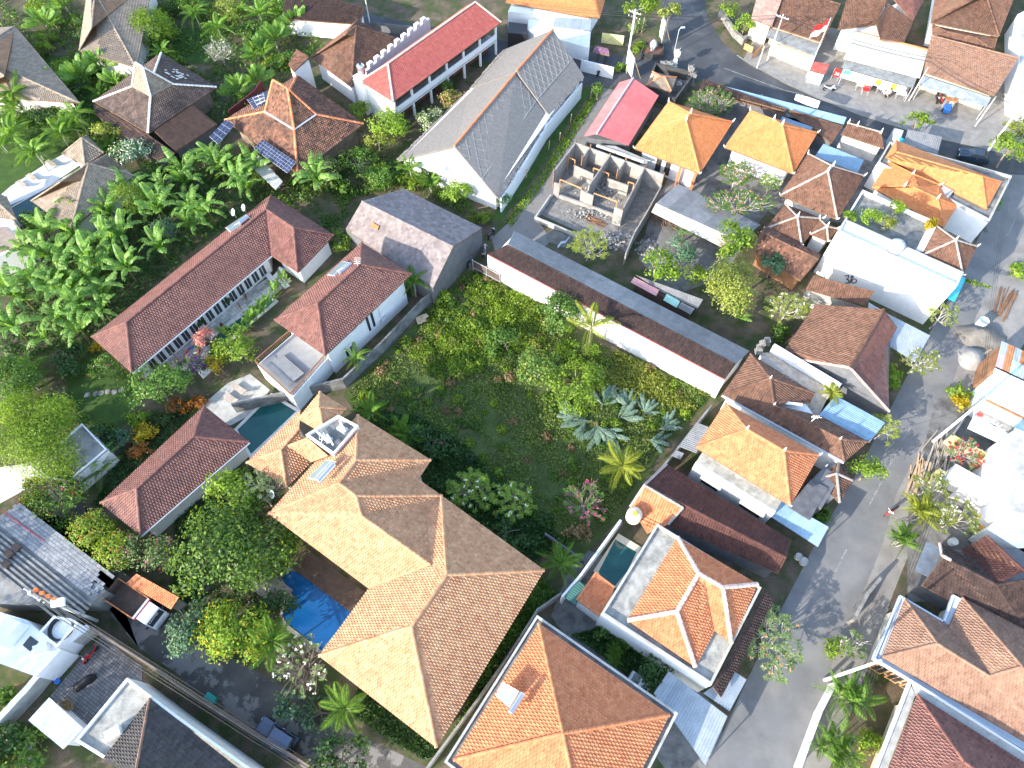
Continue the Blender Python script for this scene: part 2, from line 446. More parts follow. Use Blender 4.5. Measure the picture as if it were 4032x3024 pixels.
T_BEJ = M('tile_tan_brown', (.22, .125, .085), (.32, .19, .13), rough=.9, mott=.15, stain=(.15, .09, .07), sl=(.62, .82), ss=.6)
T_DKJ = M('tile_dark_joglo', (.07, .05, .045), (.15, .105, .085), rough=.85, mott=.2, stain=(.045, .034, .032), sl=(.52, .72), ss=.4)
T_JUP = M('tile_grey_brown', (.2, .165, .13), (.3, .25, .2), rough=.9, mott=.15)
T_GRY = M('tile_grey', (.17, .14, .137), (.27, .23, .22), rough=.85, mott=.18, stain=(.14, .12, .125), sl=(.55, .75))
T_CON = M('tile_charcoal', (.055, .048, .045), (.09, .08, .075), rough=.85, mott=.15)
WHITE = M('white_plaster', (.80, .80, .79), (.74, .74, .73), rough=.85, mott=.05, stain=(.5, .49, .46), sl=(.72, .95), ss=.45)
WHITE2 = M('clean_white_plaster', (.82, .82, .81), None, rough=.8, mott=.04)
CREAM = M('cream_plaster', (.70, .64, .5), (.66, .6, .46), rough=.85, mott=.08)
YELL = M('yellow_plaster', (.72, .66, .3), (.66, .58, .25), rough=.85, mott=.08)
GREYW = M('grey_render', (.115, .12, .13), (.15, .15, .157), rough=.85, mott=.15, stain=(.09, .09, .09), sl=(.6, .85))
CONC = M('concrete', (.22, .215, .2), (.3, .29, .27), rough=.9, mott=.2, stain=(.13, .13, .125), sl=(.5, .72), ss=.8, bump=.2)
CONCL = M('pale_concrete', (.4, .39, .36), (.46, .45, .41), rough=.9, mott=.15, stain=(.25, .24, .22), sl=(.52, .75), ss=.7)
CONCD = M('stained_concrete', (.2, .2, .19), (.27, .27, .255), rough=.9, mott=.25, stain=(.1, .1, .1), sl=(.42, .7), ss=.9)
LICH = M('lichen_concrete', (.36, .35, .31), (.4, .39, .34), rough=.95, mott=.2, stain=(.2, .195, .18), sl=(.42, .68), ss=1.1)
BLOCK = M('concrete_block', (.24, .225, .205), (.34, .32, .29), rough=.95, mott=.2, stain=(.17, .155, .14), sl=(.55, .75), ss=.9)
BLACK = M('black_stone', (.045, .045, .045), (.08, .078, .075), rough=.9, mott=.3)
STONE = M('grey_stone', (.2, .193, .18), (.29, .275, .255), rough=.95, mott=.25, stain=(.11, .107, .1), sl=(.5, .7), ss=1.5)
PALES = M('pale_stone', (.6, .57, .52), (.68, .65, .6), rough=.9, mott=.15)
MORT = M('ridge_mortar', (.3, .26, .23), (.4, .35, .31), rough=.9, mott=.2, fine=.25)
PINKM = M('pink_mortar', (.62, .42, .34), (.7, .5, .42), rough=.9, mott=.2, fine=.25)
BLUES = M('blue_sheet', (.18, .29, .39), (.26, .38, .48), rough=.45, mott=.12, spec=.4, stain=(.13, .2, .27), sl=(.66, .9))
SILVS = M('silver_sheet', (.28, .32, .36), (.38, .42, .45), rough=.42, mott=.12, metal=.2, spec=.5, stain=(.2, .23, .25), sl=(.62, .85))
GREYS = M('fibre_cement_sheet', (.17, .17, .172), (.26, .26, .26), rough=.85, mott=.15, stain=(.12, .12, .12), sl=(.55, .8))
REDS = M('red_sheet', (.55, .13, .13), (.64, .19, .18), rough=.6, mott=.12, stain=(.45, .12, .11), sl=(.6, .85))
TEALS = M('turquoise_sheet', (.03, .42, .5), (.05, .5, .58), rough=.4, mott=.08)
GRNS = M('green_sheet', (.03, .11, .09), (.06, .16, .13), rough=.4, mott=.1)
RUSTS = M('rusty_sheet', (.3, .12, .05), (.42, .2, .09), rough=.8, mott=.3)
PINKS = M('faded_pink_sheet', (.6, .3, .3), (.66, .36, .36), rough=.6, mott=.12)
MINTS = M('mint_sheet', (.35, .62, .52), (.42, .68, .58), rough=.6, mott=.12)
THATCH = M('thatch', (.18, .165, .15), (.26, .24, .22), rough=1.0, mott=.12, ns=2.5, bump=.6, bs=18, fine=.25, fs=20, spec=.05)
WOOD = M('brown_wood', (.19, .095, .05), (.28, .15, .08), rough=.75, mott=.25)
WOODL = M('pale_timber', (.48, .33, .2), (.58, .42, .27), rough=.85, mott=.2)
WOODD = M('dark_timber', (.07, .045, .035), (.12, .08, .06), rough=.7, mott=.2)
WOODO = M('orange_timber', (.55, .25, .1), (.62, .32, .15), rough=.8, mott=.15)
BARK = M('bark', (.2, .16, .12), (.3, .25, .2), rough=.95, mott=.25)
BARKP = M('pale_bark', (.4, .37, .31), (.5, .46, .4), rough=.9, mott=.2)
GLASS = M('window_glass', (.03, .04, .05), (.05, .06, .07), rough=.08, mott=.0, fine=0, spec=.6)
GLASSB = M('solar_glass', (.015, .02, .05), (.03, .04, .09), rough=.12, mott=.1, fine=0, spec=.6)
FRAME = M('white_paint', (.8, .8, .8), None, rough=.5, mott=.0, fine=.03)
GREYP = M('grey_paint', (.4, .42, .44), (.5, .52, .54), rough=.5, mott=.05)
BLKP = M('black_paint', (.02, .02, .022), (.03, .03, .033), rough=.35, mott=0, fine=0, spec=.5)
RUBBER = M('rubber', (.02, .02, .02), None, rough=.9, mott=0, fine=0)
STEEL = M('steel', (.6, .6, .62), (.68, .68, .7), rough=.3, metal=.9, mott=.1)
GALV = M('galvanised_steel', (.55, .56, .58), (.62, .63, .65), rough=.5, metal=.4, mott=.1)
POLEC = M('pole_concrete', (.6, .58, .53), (.68, .66, .6), rough=.85, mott=.12)
ORGP = M('orange_plastic', (.75, .14, .03), (.8, .2, .05), rough=.5, mott=0)
REDP = M('red_paint', (.55, .02, .02), (.62, .04, .03), rough=.35, mott=.05, spec=.5)
BLUEP = M('blue_plastic', (.03, .14, .5), (.05, .2, .6), rough=.4, mott=.05)
YELP = M('yellow_plastic', (.75, .4, .04), (.8, .46, .06), rough=.5, mott=.05)
TEALP = M('teal_plastic', (.02, .3, .25), (.03, .36, .3), rough=.5, mott=.05)
SAND = M('sand', (.13, .12, .108), (.19, .178, .16), rough=1.0, mott=.25, bump=.6, bs=6, fine=.3)
TARP = M('grey_tarpaulin', (.25, .243, .23), (.31, .3, .285), rough=.6, mott=.15)
RUBBLE = M('rubble_stone', (.22, .205, .185), (.38, .355, .325), rough=1.0, mott=.2)
CARD = M('cardboard', (.55, .4, .25), (.6, .45, .3), rough=.9, mott=.1)
ORANGE_FIN = T_ORW
# ground
SOIL = M('soil', (.10, .075, .05), (.15, .115, .08), rough=1.0, mott=.3, ns=.4, stain=(.05, .07, .022), sl=(.42, .6), ss=.5, bump=.4, bs=6, fine=.3, fs=9)
MB().poly([Vector((x, y, 0)) for x, y in ((-900, -600), (900, -600), (900, 1200), (-900, 1200))]).build('ground', SOIL, kind='structure', label='bare brown soil showing between the houses and gardens')
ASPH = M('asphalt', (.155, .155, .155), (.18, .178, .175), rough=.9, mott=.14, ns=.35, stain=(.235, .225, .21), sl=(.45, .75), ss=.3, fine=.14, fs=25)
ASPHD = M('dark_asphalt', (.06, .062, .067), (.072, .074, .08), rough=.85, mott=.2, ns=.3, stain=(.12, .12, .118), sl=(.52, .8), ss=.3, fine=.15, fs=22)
LANE = M('broken_lane', (.075, .07, .066), (.1, .093, .087), rough=.95, mott=.25, ns=.5, stain=(.2, .187, .175), sl=(.52, .56), ss=.35, fine=.2, bump=.3)
GRAV = M('gravel_lane', (.19, .178, .16), (.23, .215, .2), rough=1.0, mott=.2, ns=.6, stain=(.13, .12, .108), sl=(.5, .7), ss=.6, fine=.25, bump=.4, bs=15)
YARD = M('yard_concrete', (.17, .165, .155), (.2, .195, .185), rough=.95, mott=.2, stain=(.085, .08, .078), sl=(.48, .66), ss=.45, fine=.15)
PAVE = M('paved_forecourt', (.24, .225, .205), (.27, .255, .235), rough=.95, mott=.15, stain=(.16, .155, .145), sl=(.48, .75), ss=.4, fine=.15)
VERGE = M('road_shoulder', (.25, .235, .215), (.29, .27, .245), rough=1.0, mott=.2, stain=(.17, .155, .14), sl=(.45, .7), ss=.6, fine=.2)
LAWN = M('mown_lawn', (.035, .075, .015), (.055, .10, .02), rough=1.0, mott=.3, ns=.7, fine=.3, fs=18, stain=(.06, .065, .03), sl=(.62, .78))
MEAD = M('weedy_ground', (.055, .085, .022), (.075, .10, .03), rough=1.0, mott=.3, ns=.5, fine=.3, fs=12, stain=(.11, .085, .05), sl=(.55, .72), ss=.3, bump=.5)
patch('street', W('D 1525 1665, 1590 1520, 1680 1330, 1785 1130, 1830 1060, 1900 930, 1955 820, 2005 725, 2075 600, 2120 500, 2150 430, 2225 300, 2225 480, 2160 590, 2110 680, 2080 760, 2050 850, 1990 960, 1935 1070, 1905 1180, 1860 1290, 1800 1420, 1770 1540, 1735 1665'), .008, ASPH, 'narrow grey asphalt street running between the houses on the right')
patch('road_shoulder', W('D 1735 1665, 1770 1540, 1800 1420, 1860 1290, 1905 1180, 1935 1070, 1990 960, 2050 850, 2080 760, 2110 680, 2160 590, 2225 480, 2290 520, 2240 700, 2140 850, 2060 1000, 1990 1130, 1930 1280, 1880 1430, 1830 1560, 1790 1665'), .004, VERGE, 'dusty pale shoulder along the right side of the street')
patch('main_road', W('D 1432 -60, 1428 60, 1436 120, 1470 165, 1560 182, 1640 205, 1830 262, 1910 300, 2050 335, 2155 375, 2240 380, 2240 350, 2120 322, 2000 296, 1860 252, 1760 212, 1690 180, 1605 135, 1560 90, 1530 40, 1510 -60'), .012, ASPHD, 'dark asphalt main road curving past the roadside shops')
patch('shop_forecourt', W('D 1605 130, 1690 178, 1760 210, 1860 250, 2000 294, 2120 320, 2240 350, 2240 200, 2110 150, 1800 60, 1640 60'), .006, PAVE, 'pale concrete forecourt in front of the shops')
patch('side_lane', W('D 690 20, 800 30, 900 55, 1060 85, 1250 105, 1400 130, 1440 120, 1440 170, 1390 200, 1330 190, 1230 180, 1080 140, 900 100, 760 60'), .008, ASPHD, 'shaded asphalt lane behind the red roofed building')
patch('gravel_lane', W('D 1070 545, 1062 515, 1110 470, 1200 330, 1270 230, 1300 190, 1345 195, 1290 270, 1210 400, 1160 470, 1190 520, 1150 560, 1100 590'), .006, GRAV, 'gravel lane between the thatched hall and the building site')
patch('grass_verge', W('D 1080 480, 1150 390, 1250 235, 1290 185, 1262 190, 1235 225, 1150 345, 1060 470'), .010, LAWN, 'strip of grass beside the gravel lane')
patch('back_lane', W('D 60 1020, 180 1080, 240 1330, 300 1400, 420 1480, 640 1600, 760 1680, 900 1700, 700 1580, 640 1500, 500 1420, 380 1330, 330 1280, 260 1230, 200 1150, 60 1080'), .006, LANE, 'broken asphalt lane beside the villa garden with a truck parked')
patch('back_lane_end', W('D 380 1330, 520 1430, 640 1500, 760 1580, 940 1665, 700 1690, 560 1600, 400 1480'), .004, LANE, 'wide end of the broken lane beside the parked car')
patch('vacant_lot', W('D 1062 575, 990 590, 905 690, 740 850, 760 880, 900 1000, 950 1080, 1060 1180, 1220 1200, 1240 1220, 1340 1120, 1440 960, 1530 870, 1560 840, 1300 745'), .010, MEAD, 'overgrown vacant lot between the villas')
patch('garden_lawn', W('D 140 790, 210 760, 300 820, 290 880, 240 960, 190 920, 150 860'), .014, LAWN, 'shaded garden lawn with stepping stones')
patch('inner_lawn', W('D 380 60, 480 60, 520 120, 420 140, 370 110'), .010, LAWN, 'dark lawn beside the kidney shaped pool')
patch('villa_side_lawn', W('D 20 120, 250 120, 250 330, 100 450, 0 470, -60 300'), .006, LAWN, 'lawn under the palms beside the small pavilion')
patch('temple_yard', W('D 1440 390, 1480 330, 1700 400, 1640 480, 1560 600, 1450 640, 1380 560, 1400 480'), .008, YARD, 'dirty concrete yard behind the shrine compound')
patch('compound_yard', W('D 1560 230, 1900 290, 1960 330, 1830 480, 1700 480, 1500 360'), .005, YARD, 'shaded yard between the orange pavilions')
patch('right_yard', W('D 2020 860, 2300 820, 2300 1300, 1960 1300, 1960 1120'), .012, YARD, 'grey yard between the houses on the right side')
patch('white_house_yard', W('D 1250 1180, 1400 1240, 1330 1330, 1460 1440, 1560 1540, 1560 1665, 1440 1665, 1240 1400, 1190 1330'), .005, YARD, 'dark yard between the orange roofed houses')
LINE = M('road_paint', (.3, .295, .28), None, rough=.9, mott=.3, stain=(.17, .17, .167), sl=(.4, .6), ss=3, fine=.3)
def stripe(pts, w, label, z, dash=None):
 mb = MB(); r = None
 for i in range(len(pts)-1):
  p, q = pts[i], pts[i+1]; d = (q-p).normalized(); s = Vector((-d.y, d.x, 0))*(w/2)
  mb.poly([Vector((a.x, a.y, z)) for a in (p-s, q-s, q+s, p+s)])
 return mb.build('road_marking', LINE, kind='structure', label=label)
for k, (a, b) in enumerate((('32 900 1060', '32 1010 850'), ('32 1190 500', '32 1280 335'), ('32 620 1608', '32 715 1420'), ('z1 2010 1290', 'z1 2120 1060'), ('32 1050 770', '32 1150 560'))):
 stripe([w1(a), w1(b)], .13, 'worn white centre dash on the narrow street', .016)
stripe(W('y3 0 680, 200 755, 400 830, 600 900, 800 950'), .12, 'thin white edge line along the main road by the flagpole', .020)
stripe(W('30 660 850, 900 950, 1200 1045, 1500 1110, 1900 1190'), .12, 'thin white edge line along the main road before the shops', .020)
stripe(W('y3 130 550, 200 600, 330 680, 500 740, 760 850'), .3, 'pale kerb strip between forecourt and main road', .024)
# the big villa
def villa():
 ze = 5.8; S = 30
 A, B, D = w1('12 905 298', ze), w1('12 1540 690', ze), w1('12 130 1155', ze)
 Vb, N2 = w1('12 1430 858', ze), w1('12 1632 1000', ze)
 Vw, W3, S3, E3 = w1('13 1003 150', ze), w1('13 568 735', ze), w1('13 1590 1532', ze), w1('S 2142 2246', ze)
 Rn = zslope('12 890 690', A, B, ze, S); Rs = zslope('12 742 890', D, A, ze, S)
 zr = (Rn.z+Rs.z)/2; Rn = w1('12 890 690', zr); Rs = w1('12 742 890', zr)
 P2 = zslope('12 890 1003', Vb, N2, ze, S)
 Ta, Tb = zslope('12 940 1178', D, Vw, ze, S), zslope('12 1540 1602', D, Vw, ze, S)
 zt = (Ta.z+Tb.z)/2; Ta, Tb = w1('12 940 1178', zt), w1('12 1540 1602', zt)
 V2 = w1('12 1505 1163', ze+.25)
 R3n, R3s = zslope('13 1680 30', S3, E3, ze, S), zslope('13 1370 482', S3, E3, ze, S)
 z3 = (R3n.z+R3s.z)/2; R3n, R3s = w1('13 1680 30', z3), w1('13 1370 482', z3)
 print('villa ridges', [round(v, 2) for v in (zr, P2.z, zt, z3)], 'S1 hip dist', ldist(Rn, A, B), ldist(Rn, D, A), 'S3', ldist(R3n, S3, E3), ldist(R3n, N2, W3), ldist(R3s, W3, S3))
 root = thing('villa', 'large villa with a sprawling pale orange tiled roof of many hips beside a blue pool', 'house', gnd([A, S3]))
 F = [[A, B, Rn], [B, Vb, Rs, Rn], [D, A, Rn, Rs], [Vb, N2, P2, Rs], ([N2, V2, Ta, P2], (N2, V2)),
   ([D, Vw, Tb, Ta], (D, Vw)), ([D, Ta, P2, Rs], (D, Vw)), ([V2, Tb, Ta], (Vw, D)),
   ([N2, V2, Tb, R3n], (N2, W3)), ([Vw, W3, R3s, R3n, Tb], (Vw, W3)), [W3, S3, R3s], [S3, E3, R3n, R3s], [E3, N2, R3n]]
 C = [(A, Rn), (B, Rn), (Rn, Rs), (D, Rs), (Rs, P2), (N2, P2), (P2, Ta), (Ta, Tb), (N2, R3n), (R3n, R3s), (W3, R3s), (S3, R3s), (E3, R3n)]
 roof(root, F, C, T_TAN, 'roll', w=.27, h=.30, single=True, ntile=300, capr=.15, capl=.42)
 for pts, nm in (([A, B, Vb, Vb+(D-A)], 'wall'), ([D, lerp(D, Vb, .62), Vw+(E3-S3)*.3, Vw], 'wall'), ([W3, S3, E3, N2], 'wall')):
  walls(root, pts, 1.0, 0, ze-.02, CREAM, nm)
 z2 = 4.3
 n2, c2, s2, k2 = w1('12 405 255', z2), w1('12 -64 714', z2), w1('12 287 930', z2), w1('12 505 702', z2)
 pk, pq = w1('12 235 603', z2+1.45), w1('12 395 420', z2+1.45)
 roof(root, [[n2, c2, pk, pq], [c2, s2, pk], [s2, k2, pq, pk]], [(c2, pk), (s2, pk), (pk, pq)], T_TAN, 'roll', w=.27, h=.30, single=True, capr=.15, capl=.42)
 walls(root, [n2, c2, s2, k2], .7, 0, z2-.02, CREAM)
 zt = 6.3
 n4, w4, s4, e4 = w1('12 576 97', zt-.5), w1('12 385 330', zt), w1('12 612 462', zt), w1('12 800 243', zt)
 p4 = w1('12 570 228', zt+1.5)
 roof(root, [[n4, w4, p4], [w4, s4, p4], [s4, e4, p4], [e4, n4, p4]], [(n4, p4), (w4, p4), (s4, p4), (e4, p4)], T_TAN, 'roll', w=.27, h=.30, single=True, capr=.15, capl=.4)
 roof(root, [[w1('12 300 568', 6.0), w1('12 500 705', 6.0), w1('12 650 652', 6.9), w1('12 470 500', 6.9)]], [(w1('12 300 568', 6.0), w1('12 470 500', 6.9))], T_TAN, 'roll', w=.27, h=.30, single=True)
 well = W('12 475 480, 740 320, 900 405, 700 640', 7.0)
 walls(root, well, 0, 3, 6.95, CONCD, 'roof_well')
 ring(root, inset(well, -.12), 5.5, 7.35, .2, FRAME, 'well_kerb')
 for a, b in (('12 640 470', '12 690 560'), ('12 745 345', '12 795 440'), ('12 545 440', '12 640 520')):
  MB().bar(w1(a, 7.4), w1(b, 7.4), .16, .16).build('beam', FRAME, root)
 for s in ('12 640 505', '12 770 420'):
  c = w1(s, 7.15); MB().obox(c, Vector((.4, -.24, 0)), Vector((.15, .25, 0)), Vector((0, 0, .25))).build('cooling_unit', GREYP, root)
 mb = MB(); pr = [w1('12 560 470', 7.3)+Vector((rng.uniform(-.1, 1.6), rng.uniform(-1.2, .5), rng.uniform(0, .2))) for _ in range(10)]
 mb.tube(pr, .03, n=5); mb.build('pipe', FRAME, root)
 da, db, dc = w1('D 650 1175', .2), w1('D 805 1290', .2), w1('D 760 1325', .2)
 for k in range(12):
  a_, b_ = lerp(da, da+(dc-db), (k+.04)/12), lerp(da, da+(dc-db), (k+.96)/12)
  MB().prism([a_, a_+(db-da), b_+(db-da), b_], 0, .22+.004*(k % 3)).build('deck_board', WOODD, root)
 return root, A, Rn, Rs, D
VROOT, *_ = villa()
def solar_heater(lab, a, b, c, d, tank, z):
 A, B, C, Dd = [w1(s, zz) for s, zz in zip((a, b, c, d), z)]
 r = thing('solar_water_heater', lab, 'water heater', cen([A, B, C, Dd]))
 up = Vector((0, 0, .12))
 MB().slab([p+up for p in (A, B, C, Dd)], .1).build('frame', GALV, r)
 m1, m2 = lerp(A, B, .5), lerp(Dd, C, .5); q = Vector((0, 0, .135))
 for u in ((A, m1, m2, Dd), (m1, B, C, m2)):
  cc = cen(list(u)); MB().slab([lerp(cc, p, .93)+q for p in u], .03).build('collector', M('collector_glass', (.14, .17, .17), (.18, .21, .2), rough=.15, mott=.05, fine=0, spec=.6), r)
 t0, t1 = [w1(s, tank[1]) for s in tank[0]]
 ax = (t1-t0); L = ax.length
 MB().lathe(t0, [(.0, 0), (.24, .0), (.27, .05), (.27, L-.05), (.24, L), (0, L)], 14, ax).build('tank', STEEL, r, smooth=False)
 for t in (.2, .8): MB().obox(lerp(t0, t1, t)-Vector((0, 0, .3)), Vector((.05, 0, 0)), Vector((0, .05, 0)), Vector((0, 0, .3))).build('bracket', GALV, r)
 return r
solar_heater('silver solar water heater lying on the pale orange villa roof', '12 470 850', '12 575 875', '12 720 705', '12 630 690', (('12 560 880', '12 700 725'), 8.6), (7.0, 7.3, 8.2, 7.9))
# orange pyramid house, bottom centre
def pyramid_house():
 ze = 6.4
 root = thing('pyramid_roof_house', 'house with a bright orange pyramid roof inside a grey gutter parapet at the bottom edge', 'house', gnd(W('23 480 1410', 0)))
 P, r0, r1, ro = hip(root, '23 270 455|13 1738 1642|-|23 1405 1250', ze, '23 480 1410', T_ORG, style='roll', w=.29, h=.30, single=True, ntile=300, capr=.14, capl=.4)
 out = inset(P, -.55)
 walls(root, inset(P, -.3), 0, 0, ze-.45, WHITE)
 MB().prism(inset(P, -.32), ze-.44, ze-.3).build('gutter_floor', CONCD, root)
 ring(root, out, ze-.6, ze-.12, .2, CONCL, 'gutter_wall')
 return root
pyramid_house()
solar_heater('white solar water heater on the bright orange pyramid roof', '13 2105 1080', '23 10 1185', '23 95 1045', '13 2165 965', (('23 20 1235', '23 130 1060'), 8.5), (7.3, 7.7, 8.4, 7.9))
# orange house with concrete roof terrace
def terrace_house():
 zp, ze = 5.3, 5.25
 root = thing('terrace_house', 'white house with an orange hip roof on a flat concrete terrace beside a small pool', 'house', gnd(W('23 812 365, 2205 150')))
 O = [w1('23 812 365', zp), w1('23 1775 990', zp), w1('23 2210 140', zp), w1('22 1300 1240', zp)]
 walls(root, O, 0, 0, zp-.45, WHITE)
 MB().prism(inset(O, .15), zp-.44, zp-.38).build('terrace_floor', LICH, root)
 ring(root, O, zp-.43, zp, .22, CONCL)
 w_, s_, n_, e_ = w1('23 1042 425', ze), w1('23 1572 808', ze), w1('22 1478 1362', ze), w1('23 2172 112', ze)
 s2, v2 = w1('23 1945 625', ze), w1('23 1800 515', ze)
 s1 = w1('23 1632 832', ze)
 S = 30
 p1 = zslope('23 1470 350', w_, s_, ze, S); p2 = w1('23 1662 20', p1.z); p3 = zslope('23 1872 140', s2, e_, ze, 33)
 v1 = w1('23 1708 68', max(p3.z-.1, ze+1.0))
 F = [[n_, w_, p1, p2], [w_, s1, p1], ([s1, v2, v1, p2, p1], (s1, v2)), ([v2, s2, p3, v1], (v2, s2)), [s2, e_, p3], ([e_, n_, p2, p3], (e_, n_))]
 C = [(w_, p1), (s1, p1), (p1, p2), (n_, p2), (p2, p3), (s2, p3), (e_, p3)]
 roof(root, F, C, T_ORG, 'roll', w=.27, h=.30, single=True, ntile=300, capmat=PINKM, capr=.2, capl=.5)
 a, b, c, d = w1('23 2240 180', zp-.9), w1('23 1790 1010', zp-.9), w1('23 1855 1095', zp-1.5), w1('32 60 430', zp-1.5)
 roof(root, [[c, w1('23 2320 240', zp-1.5), w1('23 2225 150', zp-.7), b]], [], T_DRK, 'roll', w=.27, h=.3, name='lean_to_roof')
 MB().prism(W('22 960 1330, 1160 1450, 1060 1659, 23 940 150, 760 20, 22 740 1659'), 0, .12).build('pool_deck', CREAM, root)
 p = MB().poly([q for q in W('22 935 1380, 1120 1490, 1040 1659, 23 930 128, 800 40, 22 790 1659', .125)][::-1]).build('pool_water', WATER('pool_teal_small', (.012, .085, .09), (.03, .13, .12)), root)
 MB().prism(W('22 978 1220, 640 1680, 23 480 215, 22 620 1700, 22 1000 1240'), 0, .02).build('court_floor', CONC, root)
 return root
TH = terrace_house()
bwall('tall white wall closing the small pool court of the terrace house', W('22 978 1218, 640 1680, 23 478 212', 2.7), 2.7, .22, WHITE)
def small_roof(name, label, cat, fpts, z, mat, style='roll', caps=(), wall=None, ins=.3, w=.27, h=.32, **kw):
 F = [[w1(s, zz) for s, zz in f] for f in fpts]; allp = [p for f in F for p in f]
 root = thing(name, label, cat, gnd(allp))
 roof(root, F, [(w1(a, za), w1(b, zb)) for (a, za), (b, zb) in caps], mat, style, w=w, h=h, **kw)
 return root, F
r, F = small_roof('lean_to', 'little terracotta tiled lean-to roof at the end of the small pool', 'roof', [[('23 600 250', 2.9), ('23 830 420', 2.9), ('23 930 130', 3.5), ('23 770 10', 3.5)]], 0, T_ORG, caps=(((('23 600 250', 2.9), ('23 770 10', 3.5))),), single=True)
walls(r, F[0], .1, 0, 2.7, WHITE)
r = thing('sheet_canopy', 'dark green corrugated canopy beside the little terracotta lean-to', 'canopy', gnd(W('23 580 190')))
corr(r, [w1('23 485 218', 2.7), w1('23 620 80', 2.8), w1('23 672 122', 2.9), w1('23 590 292', 2.8)], 3, GRNS)
for s in ('23 500 225', '23 600 285'): MB().tube([w1(s, 0), w1(s, 2.7)], .05).build('post', GALV, r)
r = thing('carport', 'large silver corrugated carport roof below the terrace house', 'carport', gnd(W('23 1600 1200')))
corr(r, [w1('23 1400 870', 3.2), w1('23 1912 1262', 3.2), w1('23 1720 1690', 2.7), w1('23 1270 1060', 3.0)], 6, SILVS)
for s in ('23 1900 1275', '23 1740 1640', '23 1300 1080'): MB().tube([w1(s, 0), w1(s, 2.75)], .06).build('post', GALV, r)
r = thing('street_canopy', 'small silver corrugated canopy at the street corner of the terrace house', 'canopy', gnd(W('23 1900 1050')))
corr(r, [w1('23 1700 1062', 3.1), w1('23 1930 1218', 2.9), w1('23 2078 942', 2.9), w1('23 1965 868', 3.1)][0:4], 3, SILVS)
for s in ('23 1925 1210', '23 2070 945'): MB().tube([w1(s, 0), w1(s, 2.85)], .05).build('post', GALV, r)
# long maroon gable
def maroon():
 ze = 3.4
 root = thing('long_maroon_house', 'long house with a dark maroon tiled gable roof between the two orange roofed houses', 'house', gnd(W('22 1800 1200')))
 n, e = w1('22 1380 728', ze), w1('32 250 1345', ze)
 wv, sv = w1('22 1062 1100', ze), w1('22 2212 1880', ze)
 sv = w1('32 140 1625', ze); rA, rB = w1('22 1192 905', 4.75), w1('32 205 1490', 4.75)
 roof(root, [[e, n, rA, rB], [wv, sv, rB, rA]], [(rA, rB)], T_MAR, 'wave', w=.25, h=.33, stag=False, capmat=T_MAR)
 walls(root, [n, e, sv, wv], .35, 0, ze-.1, GREYW)
 MB().bar(rA+Vector((0, 0, .1)), n+Vector((0, 0, .1)), .25, .12).build('gable_coping', MORT, root)
 MB().bar(rA+Vector((0, 0, .1)), wv+Vector((0, 0, .1)), .25, .12).build('gable_coping', MORT, root)
 a, b, c, d = w1('22 1070 1095', ze+.1), w1('22 1215 1330', ze+.1), w1('22 1525 1105', 4.85), w1('22 1195 912', 4.85)
 roof(root, [([a, b, w1('22 1395 1250', ze+.42), c, d], (wv, sv))], [(d, c), (c, w1('22 1395 1250', ze+.42))], T_ORW, 'wave', w=.25, h=.33, stag=False, capmat=MORT, name='front_roof')  # bright orange tiles paint the sunlit part of the maroon slope
 return root
maroon()
# orange house on white base
def orange_white():
 ze = 5.4
 root = thing('orange_roof_house', 'white two storey house with a plain orange hip roof near the lying banana plants', 'house', gnd(W('22 2080 700')))
 P, r0, r1, ro = hip(root, '22 1640 580, 32 235 1050, 480 625, 22 1895 195', ze, '22 2080 420, 32 185 590', T_ORG, style='roll', w=.26, h=.30, single=True, ntile=300, capr=.13)
 walls(root, P, .7, 0, ze-.05, WHITE)
 o = Vector((P[0].x-P[3].x, P[0].y-P[3].y, 0)).normalized()
 for p in (r0, r1): ornament(root, p+Vector((0, 0, .1)), PALES, .8)
 for p in (P[1], P[2]): ornament(root, p, PALES, .8, out=Vector((p.x-r1.x, p.y-r1.y, 0)))
 a, b = inset(P, .7)[0], inset(P, .7)[1]
 MB().prism([a, b, b+o*1.7, a+o*1.7], 0, 4.3).build('terrace_block', WHITE, root)
 MB().prism([a+o*.15, b+o*.15, b+o*1.5, a+o*1.5], 4.32, 4.36).build('terrace_floor', LICH, root)
 d = (b-a)
 for t0, t1 in ((.16, .36), (.66, .9)):
  window(root, a+o*1.7+d*t0, a+o*1.7+d*t1, 1.6, 3.2, o, WOODD, GLASS, bars=3)
  MB().prism([a+o*1.7+d*(t0-.03), a+o*1.7+d*(t1+.03), a+o*2.4+d*(t1+.03), a+o*2.4+d*(t0-.03)], 3.45, 3.55).build('window_hood', CONCL, root)
 MB().prism(W('32 420 830, 555 905, 400 1170, 225 1060', 0), 0, 3.3).build('wall', GREYW, root)
 MB().prism([Vector((p.x, p.y, 0)) for p in W('32 418 828, 560 905, 402 1175, 222 1062', 3.4)], 3.3, 3.42).build('flat_roof', M('dark_slab', (.1, .1, .11), (.13, .13, .14), rough=.9, stain=(.17, .17, .17), sl=(.6, .8)), root)
 return root
orange_white()
r = thing('side_canopy', 'blue corrugated awning below the plain orange hip roof', 'canopy', gnd(W('32 300 1150')))
corr(r, [w1('32 5 920', 3.3), w1('32 562 1232', 3.3), w1('32 472 1402', 2.7), w1('22 2130 1080', 2.7)], 6, BLUES)
for s in ('32 545 1240', '32 470 1390'): MB().tube([w1(s, 0), w1(s, 2.8)], .05).build('post', GALV, r)
r = thing('rear_canopy', 'grey fibre cement canopy tucked behind the plain orange hip roof', 'canopy', gnd(W('22 1620 480')))
corr(r, [w1('22 1485 570', 2.7), w1('22 1650 362', 2.7), w1('22 1750 400', 3.0), w1('22 1640 630', 3.0)], 3, GREYS)
MB().tube([w1('22 1495 565', 0), w1('22 1495 565', 2.7)], .05).build('post', GALV, r)
